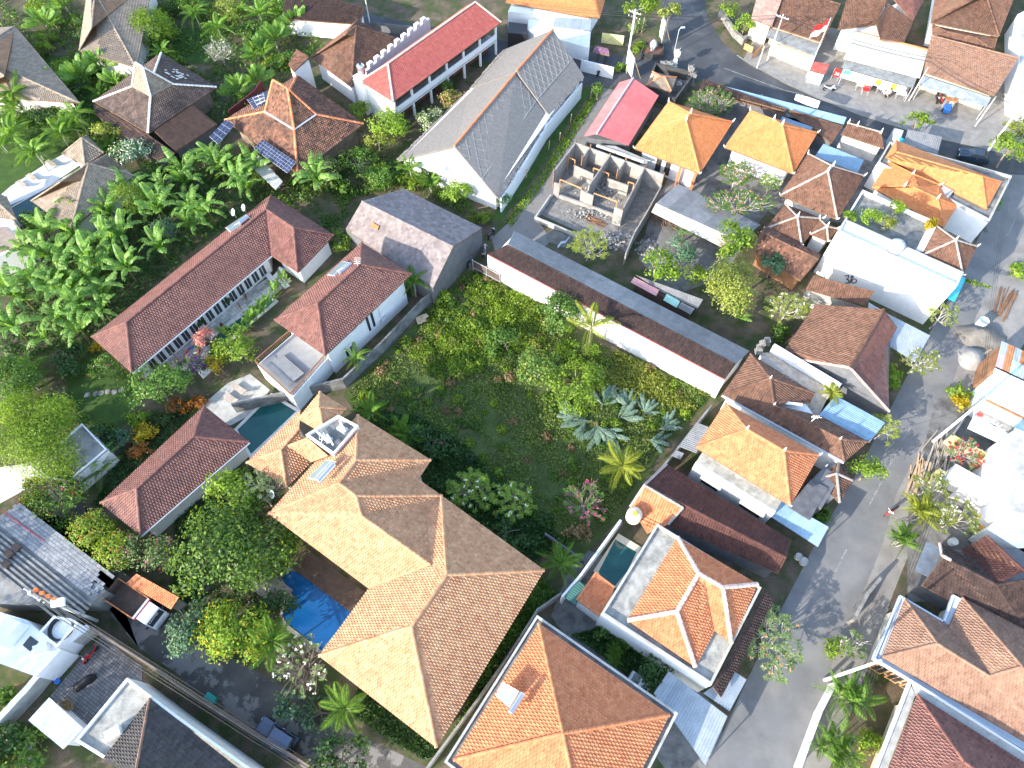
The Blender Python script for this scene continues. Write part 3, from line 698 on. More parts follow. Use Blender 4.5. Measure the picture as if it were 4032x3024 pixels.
r = thing('rear_canopy', 'tiny fibre cement canopy over the gap by the orange roofed house', 'canopy', gnd(W('22 1480 640')))
corr(r, [w1('22 1425 650', 2.6), w1('22 1465 600', 2.6), w1('22 1535 630', 2.7), w1('22 1500 685', 2.7)], 1, GREYS)
MB().tube([w1('22 1430 650', 0), w1('22 1430 650', 2.6)], .05).build('post', GALV, r)
bwall('old concrete wall between the vacant lot and the orange roofed house', W('22 1770 215, 1650 365, 1480 585, 1370 720, 1215 885', 2.2), 2.2, .2, CONCD)
# left villas
def long_villa():
 ze, S = 3.3, 31
 root = thing('long_pool_villa', 'long low red brown tiled villa with white windows facing a narrow pool', 'house', gnd(W('01 1500 1100, 11 100 400')))
 Wc, Sc, V = w1('01 800 1277', ze), w1('01 1147 1588', ze), w1('11 150 563', ze)
 N = w1('11 150 42', ze); S2, E2 = w1('11 381 716', ze), w1('11 695 388', ze)
 R0 = zslope('01 1102 1148', Sc, V, ze, S); zr = R0.z
 R1, R2 = w1('11 107 165', zr), w1('11 345 325', zr)
 print('long villa zr', zr, ldist(R1, Sc, V), ldist(R1, Wc, N), ldist(R2, S2, E2))
 roof(root, [[Wc, Sc, R0], [Sc, V, R1, R0], [N, Wc, R0, R1], ([V, S2, R2, R1], (V, S2)), [S2, E2, R2], [E2, N, R1, R2]],
   [(Wc, R0), (Sc, R0), (R0, R1), (R1, R2), (S2, R2), (E2, R2), (N, R1)], T_RBR, 'roll', w=.29, h=.33, single=True, ntile=300, capr=.14)
 q = inset([Wc, Sc, V, N], .8); walls(root, [Wc, Sc, V, N], .8, 0, ze-.05, WHITE2)
 walls(root, [V, S2, E2, N], .7, 0, ze-.06, WHITE2)
 a, b = q[1], q[2]
 windows(root, lerp(a, b, .05), lerp(a, b, .97), 15, .35, 2.5, FRAME, GLASS, fill=.78, side=1, bars=2)
 d = (V-Sc).normalized(); nrm = Vector((d.y, -d.x, 0))
 MB().bar(Sc+nrm*.1-Vector((0, 0, .1)), V+nrm*.1-Vector((0, 0, .1)), .16, .14).build('gutter', GREYP, root)
 MB().bar(Wc+Vector((0, 0, -.1)), N+Vector((0, 0, -.1)), .16, .14).build('gutter', GREYP, root)
 return root
long_villa()
def flags(root, pts, z, size, mat, name, nmax=300, gap=.02, th=.03):
 u = (pts[1]-pts[0]); u.z = 0; u.normalize(); v = Vector((-u.y, u.x, 0)); o = pts[0]
 P2 = [((p-o).dot(u), (p-o).dot(v)) for p in pts]
 ar = sum(P2[i-1][0]*P2[i][1]-P2[i][0]*P2[i-1][1] for i in range(len(P2)))
 xs = [p[0] for p in P2]; ys = [p[1] for p in P2]; sx, sy = size
 cells = []; rest = MB()
 for j in range(math.floor(min(ys)/sy), math.ceil(max(ys)/sy)):
  for i in range(math.floor(min(xs)/sx)-1, math.ceil(max(xs)/sx)+1):
   x0 = i*sx+(.5*sx if j % 2 and name == 'flagstone' else 0); y0 = j*sy
   q = clip_rect(P2 if ar > 0 else P2[::-1], x0, x0+sx, y0, y0+sy)
   if len(q) < 3: continue
   full = len(q) == 4 and abs((max(a for a, b in q)-min(a for a, b in q))-sx) < .01 and abs((max(b for a, b in q)-min(b for a, b in q))-sy) < .01
   if full: cells.append(o+u*(x0+sx/2)+v*(y0+sy/2))
   else: rest.poly([Vector((p.x, p.y, z+th*.5)) for p in (o+u*a+v*b for a, b in q)], rng.random())
 cells.sort(key=lambda p: (p-CAMP).length)
 ms = []
 for t in (.05, .35, .6, .95):
  mb = MB().obox(Vector((0, 0, th/2)), Vector((sx/2-gap, 0, 0)), Vector((0, sy/2-gap, 0)), Vector((0, 0, th/2)), t)
  me = bpy.data.meshes.new(name); me.from_pydata([tuple(p) for p in mb.v], [], mb.f); me.materials.append(mat)
  at = me.attributes.new('tint', 'FLOAT', 'FACE'); at.data.foreach_set('value', mb.t); ms.append(me)
 R = Matrix(((u.x, v.x, 0, 0), (u.y, v.y, 0, 0), (0, 0, 1, 0), (0, 0, 0, 1)))
 for k, c in enumerate(cells):
  c = Vector((c.x, c.y, z+rng.uniform(0, .006)))
  if k < nmax: inst(name, ms[min(3, int(abs(rng.gauss(.5, .3))*4) % 4)], Matrix.Translation(c) @ R, root)
  else:
   t = rng.random(); s = 1; rest.obox(c+Vector((0, 0, th/2)), u*(sx/2-gap), v*(sy/2-gap), Vector((0, 0, th/2)), t)
 if rest.v: rest.build(name+'_rest', mat, root, kind='stuff')
FLAG = M('flagstone', (.34, .33, .30), (.68, .66, .6), rough=.9, mott=.15)
tp = W('y5 60 800, 560 440, 1010 130, 1150 60, 1270 130, 1060 300, 700 560, 520 690, 540 830, 420 951, 200 951')
pt = MB().prism(tp, 0, .03).build('pool_terrace', CONC, kind='structure', label='pale stone terrace between the long villa and its narrow pool')
flags(pt, tp, .03, (.75, .45), FLAG, 'flagstone', 300)
PW = WATER('pool_teal', (.01, .075, .072), (.02, .11, .1))
def pool(label, wpts, mat, coping, z=.06, cw=.35):
 r = thing('swimming_pool', label, 'pool', gnd(wpts))
 MB().poly([Vector((p.x, p.y, z)) for p in (wpts if newell(wpts).z > 0 else wpts[::-1])]).build('water', mat, r)
 ring(r, inset(wpts, -cw), 0, z+.05, cw, coping, 'coping'); return r
pool('narrow teal pool running alongside the long villa', W('y5 1020 258, 1110 320, 640 720, 545 660'), PW, PALES)
pool('teal pool behind the maroon pool house', W('02 2070 430, 2330 170, 12 155 140, 370 268, 12 0 620, 02 2190 640'), PW, PALES, z=.08)
patch('pool_deck', W('02 1710 260, 1985 20, 2180 -60, 12 140 80, 12 0 280, 02 2010 390'), .05, CONCL, 'bright cream deck with sun loungers beside the teal pool')
pool('blue swimming pool in the garden of the large villa', W('13 440 0, 880 330, 590 690, 290 460, 250 380, 330 190, 240 60, 300 0'), WATER('pool_blue', (.006, .075, .24), (.009, .1, .3)), STONE, z=.1)  # water colour darkened to stand in for shade over the pool
def white_house():
 ze = 5.5
 root = thing('white_house', 'white two storey house with a red brown hip roof beside the vacant lot', 'house', gnd(W('11 700 1100')))
 P, r0, r1, ro = hip(root, '11 620 1438, 1372 727, 940 455, 180 1130', ze, '11 555 985, 925 645', T_RBR, style='roll', w=.28, h=.32, single=True, ntile=300, capr=.14)
 q = inset(P, .75); walls(root, P, .75, 0, ze-.05, WHITE2)
 a, b = q[0], q[1]; n = Vector(((b-a).y, -(b-a).x, 0)).normalized()
 for t0, t1 in ((.30, .36), (.40, .45), (.47, .51), (.53, .57)):
  window(root, lerp(a, b, t0), lerp(a, b, t1), 1.5+2.6*(t0 < .46), 4.6, n, FRAME, GLASS, bars=1)
 for t0, t1 in ((.16, .20), (.22, .25)): window(root, lerp(a, b, t0), lerp(a, b, t1), .8, 2.2, n, FRAME, GLASS, bars=1)
 MB().obox(lerp(a, b, .66)+n*.25+Vector((0, 0, 1.6-ze)), (b-a).normalized()*.4, n*.16, Vector((0, 0, .3))).build('air_conditioner', GREYP, root)
 MB().tube([lerp(a, b, .64)+n*.08+Vector((0, 0, 2-ze)), lerp(a, b, .64)+n*.08+Vector((0, 0, -.1))], .03).build('pipe', GREYP, root)
 zt = 3.4
 tp = [w1(s, zt) for s in ('11 20 1505', '11 345 1225', '11 640 1440', '11 330 1790')]
 walls(root, tp, 0, 0, zt-.35, WHITE)
 MB().prism(inset(tp, .12), zt-.34, zt-.26).build('terrace_floor', M('terrace_grey', (.22, .225, .23), (.26, .26, .265), rough=.8, mott=.1), root)
 for i in range(4):
  p, s = tp[i], tp[(i+1) % 4]; m = max(4, int((s-p).length/.22))
  MB().bar(p+Vector((0, 0, .62)), s+Vector((0, 0, .62)), .1, .07).build('railing', WOOD, root)
  mb = MB()
  for k in range(m): c = lerp(p, s, (k+.5)/m); mb.obox(c+Vector((0, 0, .28)), Vector((.03, 0, 0)), Vector((0, .03, 0)), Vector((0, 0, .32)))
  mb.build('balusters', WOOD, root, kind='stuff')
 cc = [w1(s, zt+.1) for s in ('11 85 1525', '11 250 1425', '11 440 1590', '11 300 1700')]
 corr(root, [cc[0], cc[1], cc[2], cc[3]], 3, GREYS, pitch=.16, name='terrace_sheet')
 p = lerp(r1, r0, .05); mb = MB().tube([p, p+Vector((0, 0, 1.1))], .03)
 for t in (-.4, -.15, .1, .35): mb.tube([p+Vector((-.3, t, 1.0+t*.1)), p+Vector((.5, t, 1.0))], .018, n=4)
 mb.build('antenna', FRAME, root)
 return root, r0, r1
white_house()
solar_heater('white solar water heater on the roof of the white two storey house', '11 640 740', '11 735 755', '11 870 640', '11 770 620', (('11 745 725', '11 850 640'), 7.1), (6.4, 6.6, 6.9, 6.6))
def grey_shed():
 root = thing('grey_warehouse', 'tall grey warehouse with a faded pinkish grey roof by the vacant lot', 'warehouse', gnd(W('11 1500 600')))
 zr, zn, zs = 6.2, 3.6, 3.3
 a, b = w1('11 940 95', zr), w1('11 1735 490', zr); n0, n1 = w1('11 1300 -12', zn), w1('11 1985 330', zn)
 s0, s1 = w1('11 800 335', zs), w1('11 1560 850', zs)
 roof(root, [[n1, n0, a, b], [s0, s1, b, a]], [(a, b)], T_GRY, 'flat', w=.33, h=.36, capmat=T_GRY)
 mb = MB()
 def g(p): return Vector((p.x, p.y, 0))
 mb.add([g(s1), g(n1), n1, b, s1], [[0, 1, 2, 3, 4]]); mb.add([g(s0), g(n0), n0, a, s0], [[4, 3, 2, 1, 0]])
 mb.add([g(s0), g(s1), s1, s0], [[0, 1, 2, 3]]); mb.add([g(n0), g(n1), n1, n0], [[3, 2, 1, 0]])
 for i in range(len(mb.v)): mb.v[i] = mb.v[i]-Vector((0, 0, .14)) if mb.v[i].z > 1 else mb.v[i]
 mb.build('wall', GREYW, root)
 q = W('11 1040 300, 1070 270, 1110 300, 1075 345', 4.9)
 MB().slab([p+Vector((0, 0, .13)) for p in (lerp(lerp(a, b, .2), lerp(s0, s1, .2), .42), lerp(lerp(a, b, .28), lerp(s0, s1, .28), .42), lerp(lerp(a, b, .28), lerp(s0, s1, .28), .55), lerp(lerp(a, b, .2), lerp(s0, s1, .2), .55))], .02).build('rust_patch', RUSTS, root)
grey_shed()
def pool_house():
 root = thing('pool_house', 'low pavilion with a maroon tiled hip roof left of the large villa', 'house', gnd(W('02 1500 750')))
 P, r0, r1, ro = hip(root, '02 1225 1345, 2168 532, 1780 220, 878 1062', 3.4, '02 1190 940, 1690 485', T_RBR, style='roll', w=.28, h=.32, single=True, ntile=300, capr=.14)
 walls(root, P, .7, 0, 3.3, WHITE2)
 d = (P[1]-P[0]).normalized(); n = Vector((d.y, -d.x, 0))
 MB().bar(P[0]+n*.1-Vector((0, 0, .1)), P[1]+n*.1-Vector((0, 0, .1)), .15, .14).build('gutter', GREYP, root)
pool_house()
# beige roofed villas, upper left
def beige(name, label, E, ze, R, mat=T_BEI, style='roll', wall=PALES, **kw):
 root = thing(name, label, 'house', gnd([p for p in W(E.replace('|', ',').replace('-', 'D 100 100') if '-' not in E else E.split('|')[0])]))
 P, r0, r1, ro = hip(root, E, ze, R, mat, style=style, w=.3, h=.36, capr=.13, **kw)
 walls(root, P, .7, 0, ze-.05, wall); return root, P
beige('beige_villa', 'house with a large pale beige tiled roof at the left edge behind the palms', '00 -330 820, 700 900, 130 230, -700 300', 3.6, '00 40 662, -250 470', zr=6.1)
beige('beige_villa', 'house with a beige roof and tall ridge cut off by the top edge', '00 690 440, 1190 590, 1330 -180, 800 -330', 3.6, '00 800 240, 830 -60', zr=6.0)
beige('small_pavilion', 'small beige roofed pavilion beside the white pool deck at left', '00 545 1338, 742 1440, 905 1330, 760 1185', 2.7, '00 714 1202')
beige('beige_pool_house', 'beige tiled hip roof house beside the long dark pool at left', '01 275 92, 620 340, 00 1165 1530, 930 1350', 3.3, '00 530 1585, 770 1425', wall=WHITE)
beige('grey_corner_house', 'grey flat roofed house corner at the left edge beside the dark pool', '01 -300 200, 140 250, 60 60, -200 -60', 3.2, '01 -20 100', zr=4.2)
r = thing('flat_roof_house', 'low house with a brown flat roof at the left edge above the banana grove', 'house', gnd(W('01 60 500')))
walls(r, W('01 -200 640, 240 470, 60 300, -260 330', 3.2), 0, 0, 3.2, WHITE)
MB().prism([Vector((p.x, p.y, 0)) for p in W('01 -180 610, 225 465, 55 320, -240 350', 3.2)], 3.22, 3.3).build('flat_roof', M('brown_flat_roof', (.26, .2, .16), (.32, .25, .2), rough=.95, mott=.2), r)
patch('pool_deck', W('00 95 1625, 400 1430, 560 1340, 700 1440, 345 1675, 01 30 160, -60 100'), .05, M('white_deck', (.66, .66, .67), (.6, .6, .62), rough=.9, mott=.08), 'white pool deck with loungers beside the beige pavilion')
pool('long dark teal pool beside the white deck at the left edge', W('00 720 1470, 760 1520, 01 300 250, 190 300, 40 190'), WATER('pool_dark', (.008, .055, .06), (.015, .08, .08)), PALES, z=.06, cw=.2)
def joglo(name, label, low, ze, mid, zm, top, zt, mat, mat2, capmat, single=False):
 L = W(low, ze); Mi = W(mid, zm); T = W(top, zt); root = thing(name, label, 'house', gnd(L))
 F = []; C = []
 for i in range(4):
  j = (i+1) % 4; F.append(([L[i], L[j], Mi[j], Mi[i]], (L[i], L[j]))); C.append((L[i], Mi[i]))
 r0, r1 = T
 up = [([Mi[0], Mi[1], r1, r0]), ([Mi[1], Mi[2], r1]), ([Mi[2], Mi[3], r0, r1]), ([Mi[3], Mi[0], r0])]
 C += [(Mi[0], r0), (Mi[3], r0), (Mi[1], r1), (Mi[2], r1), (r0, r1)]
 roof(root, F, C[:4], mat, 'roll', w=.3, h=.34, capmat=capmat, capr=.16, capl=.5, single=single)
 roof(root, up, C[4:], mat2, 'roll', w=.3, h=.34, capmat=capmat, capr=.16, capl=.5, single=single, name='upper_roof')
 walls(root, L, .9, 0, ze-.05, M('dark_wall', (.2, .15, .11), (.26, .2, .15), rough=.8)); return root, L, Mi
rj, Lj, Mj = joglo('dark_joglo_house', 'dark brown house with a steep peaked roof and a few pale replaced tiles', '00 815 885, 1290 1160, 1885 760, 1405 462', 3.3, '00 1150 755, 1312 842, 1512 736, 1338 650', 5.6, '00 1182 548, 1246 588', 8.9, T_DKJ, T_JUP, PALES)
a, b = lerp(Lj[1], Lj[2], .02), lerp(Lj[1], Lj[2], .72)
small = [[('00 1530 1320', 2.7), ('00 1892 1082', 2.7), ('00 1650 892', 3.25), ('00 1312 1112', 3.25)]]
r, F = small_roof('lean_to', 'brown ribbed lean-to roof attached to the dark peaked house', 'roof', small, 0, T_DRK, 'wave', w=.2, h=.5, stag=False)
walls(r, F[0], .3, 0, 2.5, GREYW)
r, F = small_roof('lean_to', 'dark flat sided lean-to roof on the shaded side of the peaked house', 'roof', [[('00 820 985', 2.6), ('00 1350 1380', 2.6), ('00 1520 1330', 2.9), ('00 1290 1172', 3.1), ('00 812 900', 3.1)]], 0, T_DRK, 'flat', w=.3, h=.4)
walls(r, F[0], .3, 0, 2.4, GREYW)
u, v, n = face_frame([Lj[2], Lj[3], Mj[3], Mj[2]]); pc = M('pale_tile', (.55, .5, .45), (.65, .6, .55), rough=.9)
for k in range(26):
 t = rng.betavariate(2, 2); s = rng.uniform(.25, .75); c = lerp(lerp(Lj[2], Lj[3], .25+t*.5), lerp(Mj[2], Mj[3], .25+t*.5), s)
 MB().obox(c+n*.075, u*.15, v*.16, n*.01).build('pale_tile', pc, rj)
rj2, L2, M2 = joglo('mottled_joglo_house', 'mottled brown house with a steep peaked roof, orange ridges and solar panels', '00 1960 1045, 10 380 1512, 955 1078, 380 655', 3.4, '10 95 975, 352 1132, 545 1000, 290 830', 5.7, '10 166 697, 292 772', 9.0, T_BRO, T_BRO, T_ORW)
for i in range(4):
 MB().bar(M2[i]+Vector((0, 0, .1)), M2[(i+1) % 4]+Vector((0, 0, .1)), .28, .1).build('break_gutter', GREYP, rj2)
def panels(label, a, b, c, d, z, n):
 A, B, C, Dd = [w1(s, zz) for s, zz in zip((a, b, c, d), z)]
 r = thing('solar_array', label, 'solar panels', cen([A, B, C, Dd]))
 for k in range(n):
  q = [lerp(A, B, (k+.03)/n), lerp(A, B, (k+.97)/n), lerp(Dd, C, (k+.97)/n), lerp(Dd, C, (k+.03)/n)]; cc = cen(q)
  f = MB().slab([p+Vector((0, 0, .1)) for p in q], .05).build('solar_panel', GREYP, r)
  for i in range(2):
   for j in range(4):
    u0, u1, v0, v1 = i/2+.012, (i+1)/2-.012, j/4+.008, (j+1)/4-.008
    g = [lerp(lerp(q[0], q[1], uu), lerp(q[3], q[2], uu), vv)+Vector((0, 0, .106)) for uu, vv in ((u0, v0), (u1, v0), (u1, v1), (u0, v1))]
    MB().poly(g if newell(g).z > 0 else g[::-1], rng.random()).build('cell', GLASSB, f)
 return r
panels('row of six solar panels above the entrance of the mottled peaked house', '10 0 1300', '10 292 1512', '10 372 1420', '10 72 1215', (3.9, 3.9, 4.5, 4.5), 6)
panels('block of three solar panels on the left slope of the mottled peaked house', '00 1902 1262', '00 1826 1195', '00 1965 1045', '00 2045 1090', (4.0, 4.0, 4.5, 4.5), 3)
panels('strip of narrow solar panels beside the peak of the mottled house', '10 -60 870', '10 5 960', '10 130 870', '10 125 790', (4.6, 4.4, 5.0, 5.2), 3)
r = thing('entrance_canopy', 'pale concrete canopy in front of the mottled peaked house', 'canopy', gnd(W('10 60 1430')))
MB().prism(W('10 -90 1390, 190 1650, 250 1580, 20 1330', 2.75), 2.6, 2.75).build('slab', CONCL, r)
for s in ('10 30 1480', '10 220 1630'): MB().tube([w1(s, 0), w1(s, 2.6)], .12, n=6).build('column', CONCL, r)
r = thing('stair_tower', 'small white tower with a patchy red tiled roof behind the mottled peaked house', 'tower', gnd(W('10 430 640')))
tp = W('10 300 560, 345 625, 488 522, 375 456', 4.6)
walls(r, tp, .12, 0, 4.5, WHITE)
roof(r, [[tp[0], tp[1], tp[2]+Vector((0, 0, .5)), tp[3]+Vector((0, 0, .5))]], [], T_BRO, 'roll', w=.3, h=.34)
def brown_hip():
 root = thing('brown_hip_house', 'house with a brown hip roof squeezed behind the red roofed building', 'house', gnd(W('10 850 450')))
 P, r0, r1, ro = hip(root, '10 500 502, 850 760, 1252 342, 900 178', 3.6, '10 803 300, 890 228', T_BRN, style='roll', w=.28, h=.32, capr=.14)
 walls(root, P, .6, 0, 3.5, WHITE)
brown_hip()
# red roofed two storey building
def red_building():
 ze = 5.3
 root = thing('red_roof_building', 'long white two storey building with a bright red tiled roof and open verandas', 'building', gnd(W('10 1700 600')))
 S = w1('10 1212 885', ze); Wc = w1('10 928 705', ze); E = w1('10 2152 195', ze); N = w1('10 1900 -85', ze)
 N = Wc+(E-S)
 R0 = zslope('10 1166 556', S, E, ze, 29); R1 = w1('10 1905 -75', R0.z); R1 = R0+(E-S).normalized()*((E-S).length*.80)
 roof(root, [[Wc, S, R0], [S, E, R1, R0], [E, N, R1], [N, Wc, R0, R1]], [(Wc, R0), (S, R0), (R0, R1), (E, R1)], T_RED, 'roll', w=.27, h=.32, capmat=PINKM, capr=.15, capl=.45, single=True)
 q = inset([Wc, S, E, N], .5); w = MB()
 d = (E-S).normalized(); n = Vector((d.y, -d.x, 0)); back = -n*1.7
 core = [q[0], q[1]+back+d*0, q[2]+back, q[3]]
 walls(root, core, 0, 0, ze-.05, M('brick_red_wall', (.2, .07, .045), (.26, .1, .06), rough=.85))
 MB().prism([Wc+d*.4, q[1]+d*0, q[1]+d*.25, Wc+d*.7], 0, ze-.06).build('end_wall', WHITE2, root)
 a, b = q[1], q[2]
 MB().prism([a+back, b+back, b, a], 2.45, 2.65).build('veranda_floor', CONCL, root)
 MB().prism([a-n*.15, b-n*.15, b, a], 2.3, 3.5).build('balustrade', WHITE2, root)
 L = (b-a).length
 for k in range(7):
  c = lerp(a, b, k/6) if k else a+d*.15
  c = c-n*.2
  MB().obox(Vector((c.x, c.y, (ze-.1)/2)), d*.14, n*.14, Vector((0, 0, (ze-.1)/2))).build('column', WHITE2, root)
 for k in range(6):
  c = lerp(a, b, (k+.5)/6)+back; window(root, c-d*.9, c+d*.9, .3, 2.1, n, WOODD, GLASS, bars=3); window(root, c-d*.9, c+d*.9, 2.8, 4.7, n, WOODD, GLASS, bars=3)
 f0, f1 = w1('10 975 610', ze), w1('10 1530 150', ze)
 MB().prism([f0, f1, f1-n*.4, f0-n*.4], 0, ze-.2).build('rear_wall', WHITE2, root)
 for k in range(9):
  c = lerp(f0, f1, .08+k/9.6)-n*.2; MB().obox(c+Vector((0, 0, .12)), d*.38, n*.26, Vector((0, 0, .34))).build('parapet_block', WHITE2, root)
 MB().prism(W('10 862 665, 935 625, 1000 690, 930 730', ze), 0, ze+.1).build('tank_tower', WHITE2, root)
 lad = MB(); p0, p1 = w1('10 870 680', ze), w1('10 905 870', 1.0)
 for o_ in (-.2, .2): lad.bar(p0+d*o_, Vector((p0.x, p0.y, .3))+d*o_-n*-.3, .05, .05)
 for k in range(10): z = .5+k*.45; lad.bar(Vector((p0.x, p0.y, z))-d*.2+n*.2, Vector((p0.x, p0.y, z))+d*.2+n*.2, .04, .04)
 lad.build('ladder', GALV, root)
 return root
red_building()
def tank(label, s, z, r_, h, mat, name='water_tank', mat2=None):
 c = w1(s, z); t = thing(name, label, 'water tank', c)
 MB().lathe(c, [(0, 0), (r_*.95, 0), (r_, .06), (r_, h*.32), (r_*.96, h*.34), (r_, h*.36), (r_, h*.64), (r_*.96, h*.66), (r_, h*.68), (r_, h*.86), (r_*.6, h*.97), (r_*.3, h)], 18).build('body', mat, t, smooth=True)
 MB().lathe(c+Vector((0, 0, h)), [(0, 0), (r_*.34, 0), (r_*.34, .08), (0, .1)], 12).build('lid', mat2 or mat, t); return t
tank('stainless steel water tank at the corner of the red roofed building', '10 940 640', 5.4, .55, 1.5, STEEL, mat2=BLKP)
tank('yellow and white water tank beside the maroon gable', '22 1090 1190', 3.6, .75, 1.2, M('tank_cream', (.72, .66, .5), (.7, .6, .4), rough=.5), mat2=YELP)
tank('grey plastic water tank on the parapet of the white party wall', 'z1 650 1480', 7.0, .8, 1.6, GREYP)
tank('yellow orange water tank standing behind the road side palms', 'z6 870 40', .2, .8, 1.3, YELP, mat2=FRAME)
# thatched hall
def thatched():
 root = thing('thatched_hall', 'long hall with a steep grey thatched roof covered by a white lattice of netting', 'hall', gnd(W('20 0 1000')))
 zr, ze = 6.4, 2.9
 R0, Rm, Rm2, R1 = w1('10 1745 1275', zr-.15), w1('20 62 640', zr-.15), w1('20 75 620', zr+.1), w1('20 392 258', zr+.1)
 s0, sm, sm2, s1 = w1('10 2120 1720', ze), w1('20 345 1012', ze), w1('20 355 1000', ze+.2), w1('20 656 650', ze+.2)
 d = (s1-s0); d.z = 0; d.normalize(); nn = Vector((-d.y, d.x, 0))
 wid = (Vector((R0.x, R0.y, 0))-Vector((s0.x, s0.y, 0))).dot(nn)
 def mirror(s, R):
  k = (Vector((R.x-s.x, R.y-s.y, 0))).dot(nn); return s+nn*(2*k)
 t = MB(); secs = [(s0, sm, Rm, R0), (sm2, s1, R1, Rm2)]
 for (a, b, c, e) in secs:
  a2, b2 = mirror(a, e), mirror(b, c); N = 14
  for side, (p, q) in enumerate(((a, b), (a2, b2))):
   f = [p, q, c, e]; t.slab(f, .35, .5)
 ro = t.build('roof', THATCH, root)
 rg = MB()
 for (a, b, c, e) in secs:
  for side in (0, 1):
   p, q = (a, b) if side == 0 else (mirror(a, e), mirror(b, c)); up = (lerp(e, c, .5)-lerp(p, q, .5)).normalized(); L = (q-p).length
   nr = newell([p, q, c, e]); nr = nr if nr.z > 0 else -nr
   for k in range(int(L/.22)):
    c0 = lerp(p, q, (k+.5)*.22/L); ln = rng.uniform(.12, .4)
    rg.obox(c0-up*ln*.4+nr*.0, (q-p).normalized()*.1, up*ln, nr*.06, rng.random())
 rg.build('thatch_fringe', THATCH, ro, kind='stuff')
 for (a, b, c, e) in secs: MB().tube([e+Vector((0, 0, .05)), c+Vector((0, 0, .05))], .16, n=7).build('ridge_roll', T_ORW, ro)
 for (a, b, c, e), nd in zip(secs, (10, 9)):
  mb = MB(); nr = newell([a, b, c, e]); nr = (nr if nr.z > 0 else -nr)*.05
  m0, m1 = lerp(a, e, .36), lerp(b, c, .36)
  mb.bar(m0+nr, m1+nr, .04, .03)
  for i in range(nd+6):
   for sg in (-1, 1):
    t0 = (i-3)/nd; t1 = t0+sg*.26
    pts = []
    for w_ in range(9):
     tt = t0+(t1-t0)*w_/8
     if 0 <= tt <= 1: pts.append(lerp(lerp(m0, m1, tt), lerp(e, c, tt), w_/8)+nr)
    for w_ in range(len(pts)-1): mb.bar(pts[w_], pts[w_+1], .022, .015)
  mb.build('netting', M('white_rope', (.42, .42, .42), None, rough=.9, mott=0), ro, kind='stuff')
 body = [s0-nn*-.5+d*.5, s1-nn*-.5-d*.5, mirror(s1, R1)-nn*.5-d*.5, mirror(s0, R0)-nn*.5+d*.5]
 walls(root, body, 0, 0, ze+.2, WHITE)
 for a, R in ((s0, R0),):
  b_ = mirror(a, R); q0, q1 = a+nn*.5+d*.5, b_-nn*.5+d*.5
  MB().add([Vector((q0.x, q0.y, ze+.2)), Vector((q1.x, q1.y, ze+.2)), R+d*.5-Vector((0, 0, .4))], [[0, 1, 2]]).build('gable_wall', WHITE, root)
  c = lerp(q0, q1, .55)+Vector((0, 0, .9)); MB().lathe(Vector((c.x, c.y, ze+.9))-d*.03, [(0, 0), (.35, 0), (.35, .05), (0, .05)], 14, -d).build('vent', GREYP, root)
thatched()
bwall('long white wall along the grass beside the thatched hall', W('20 -60 1720, 150 1400, 338 1085, 640 725', 2.6), 2.6, .22, WHITE2)
bwall('shorter white wall across the lane behind the thatched hall', W('zc -40 1040, 512 1175', 1.9), 1.9, .15, WHITE2)
# long shed with the white wall
def long_shed():
 root = thing('long_shed', 'long narrow shed with dark tiled and grey sheet slopes behind a tall white wall', 'shed', gnd(W('21 1000 1000')))
 zr, ze = 4.7, 4.2
 a, b = w1('11 2035 555', ze), w1('21 1890 1645', ze)
 e0, e1 = w1('21 -10 470', zr), w1('21 2000 1500', zr)      # boundary dark tile / grey sheet (ridge)
 f0, f1 = w1('21 55 352', 3.6), w1('21 2105 1400', 3.6)     # far edge of grey sheets
 e0 = w1('11 2210 470', zr); e1 = w1('21 1985 1508', zr)
 roof(root, [[a, b, e1, e0]], [], T_DRK, 'wave', w=.24, h=.33, stag=False)
 m = 14; tn = [min(1, max(0, rng.gauss(.35, .15)))+(.55 if 5 <= k <= 6 else 0) for k in range(m)]
 corr(root, [e0+Vector((0, 0, .02)), e1+Vector((0, 0, .02)), f1, f0], m, GREYS, tints=tn)
 walls(root, [a, b, f1, f0], .25, 0, 3.4, WHITE)
 d = (b-a).normalized(); n = Vector((d.y, -d.x, 0))
 mb = MB(); mb.prism([a+n*.05, b+n*.05, b-n*.2, a-n*.2], 0, ze-.12); mb.build('white_wall', WHITE, root)
 MB().bar(a+n*.05, b+n*.05, .12, .1).build('verge_tiles', T_RED, root)
 return root
long_shed()
r = thing('sheet_gate', 'dark sheet metal gate between the warehouse and the long white wall', 'gate', gnd(W('11 2000 700')))
ga, gb = w1('11 1910 690'), w1('11 2145 815')
for k in range(5):
 p, q = lerp(ga, gb, k/5), lerp(ga, gb, (k+1)/5); MB().prism([p, q, q+Vector((.03, .06, 0)), p+Vector((.03, .06, 0))], .1, 1.9).build('gate_panel', M('dark_sheet', (.09, .07, .06), (.12, .09, .08), rough=.6), r)
for t in (0, .5, 1): MB().tube([lerp(ga, gb, t)-Vector((0, .05, 0)), lerp(ga, gb, t)+Vector((0, -.05, 2.1))], .05).build('post', GALV, r)
for z in (.5, 1.85): MB().bar(ga+Vector((0, -.05, z)), gb+Vector((0, -.05, z)), .05, .06).build('rail', GALV, r)
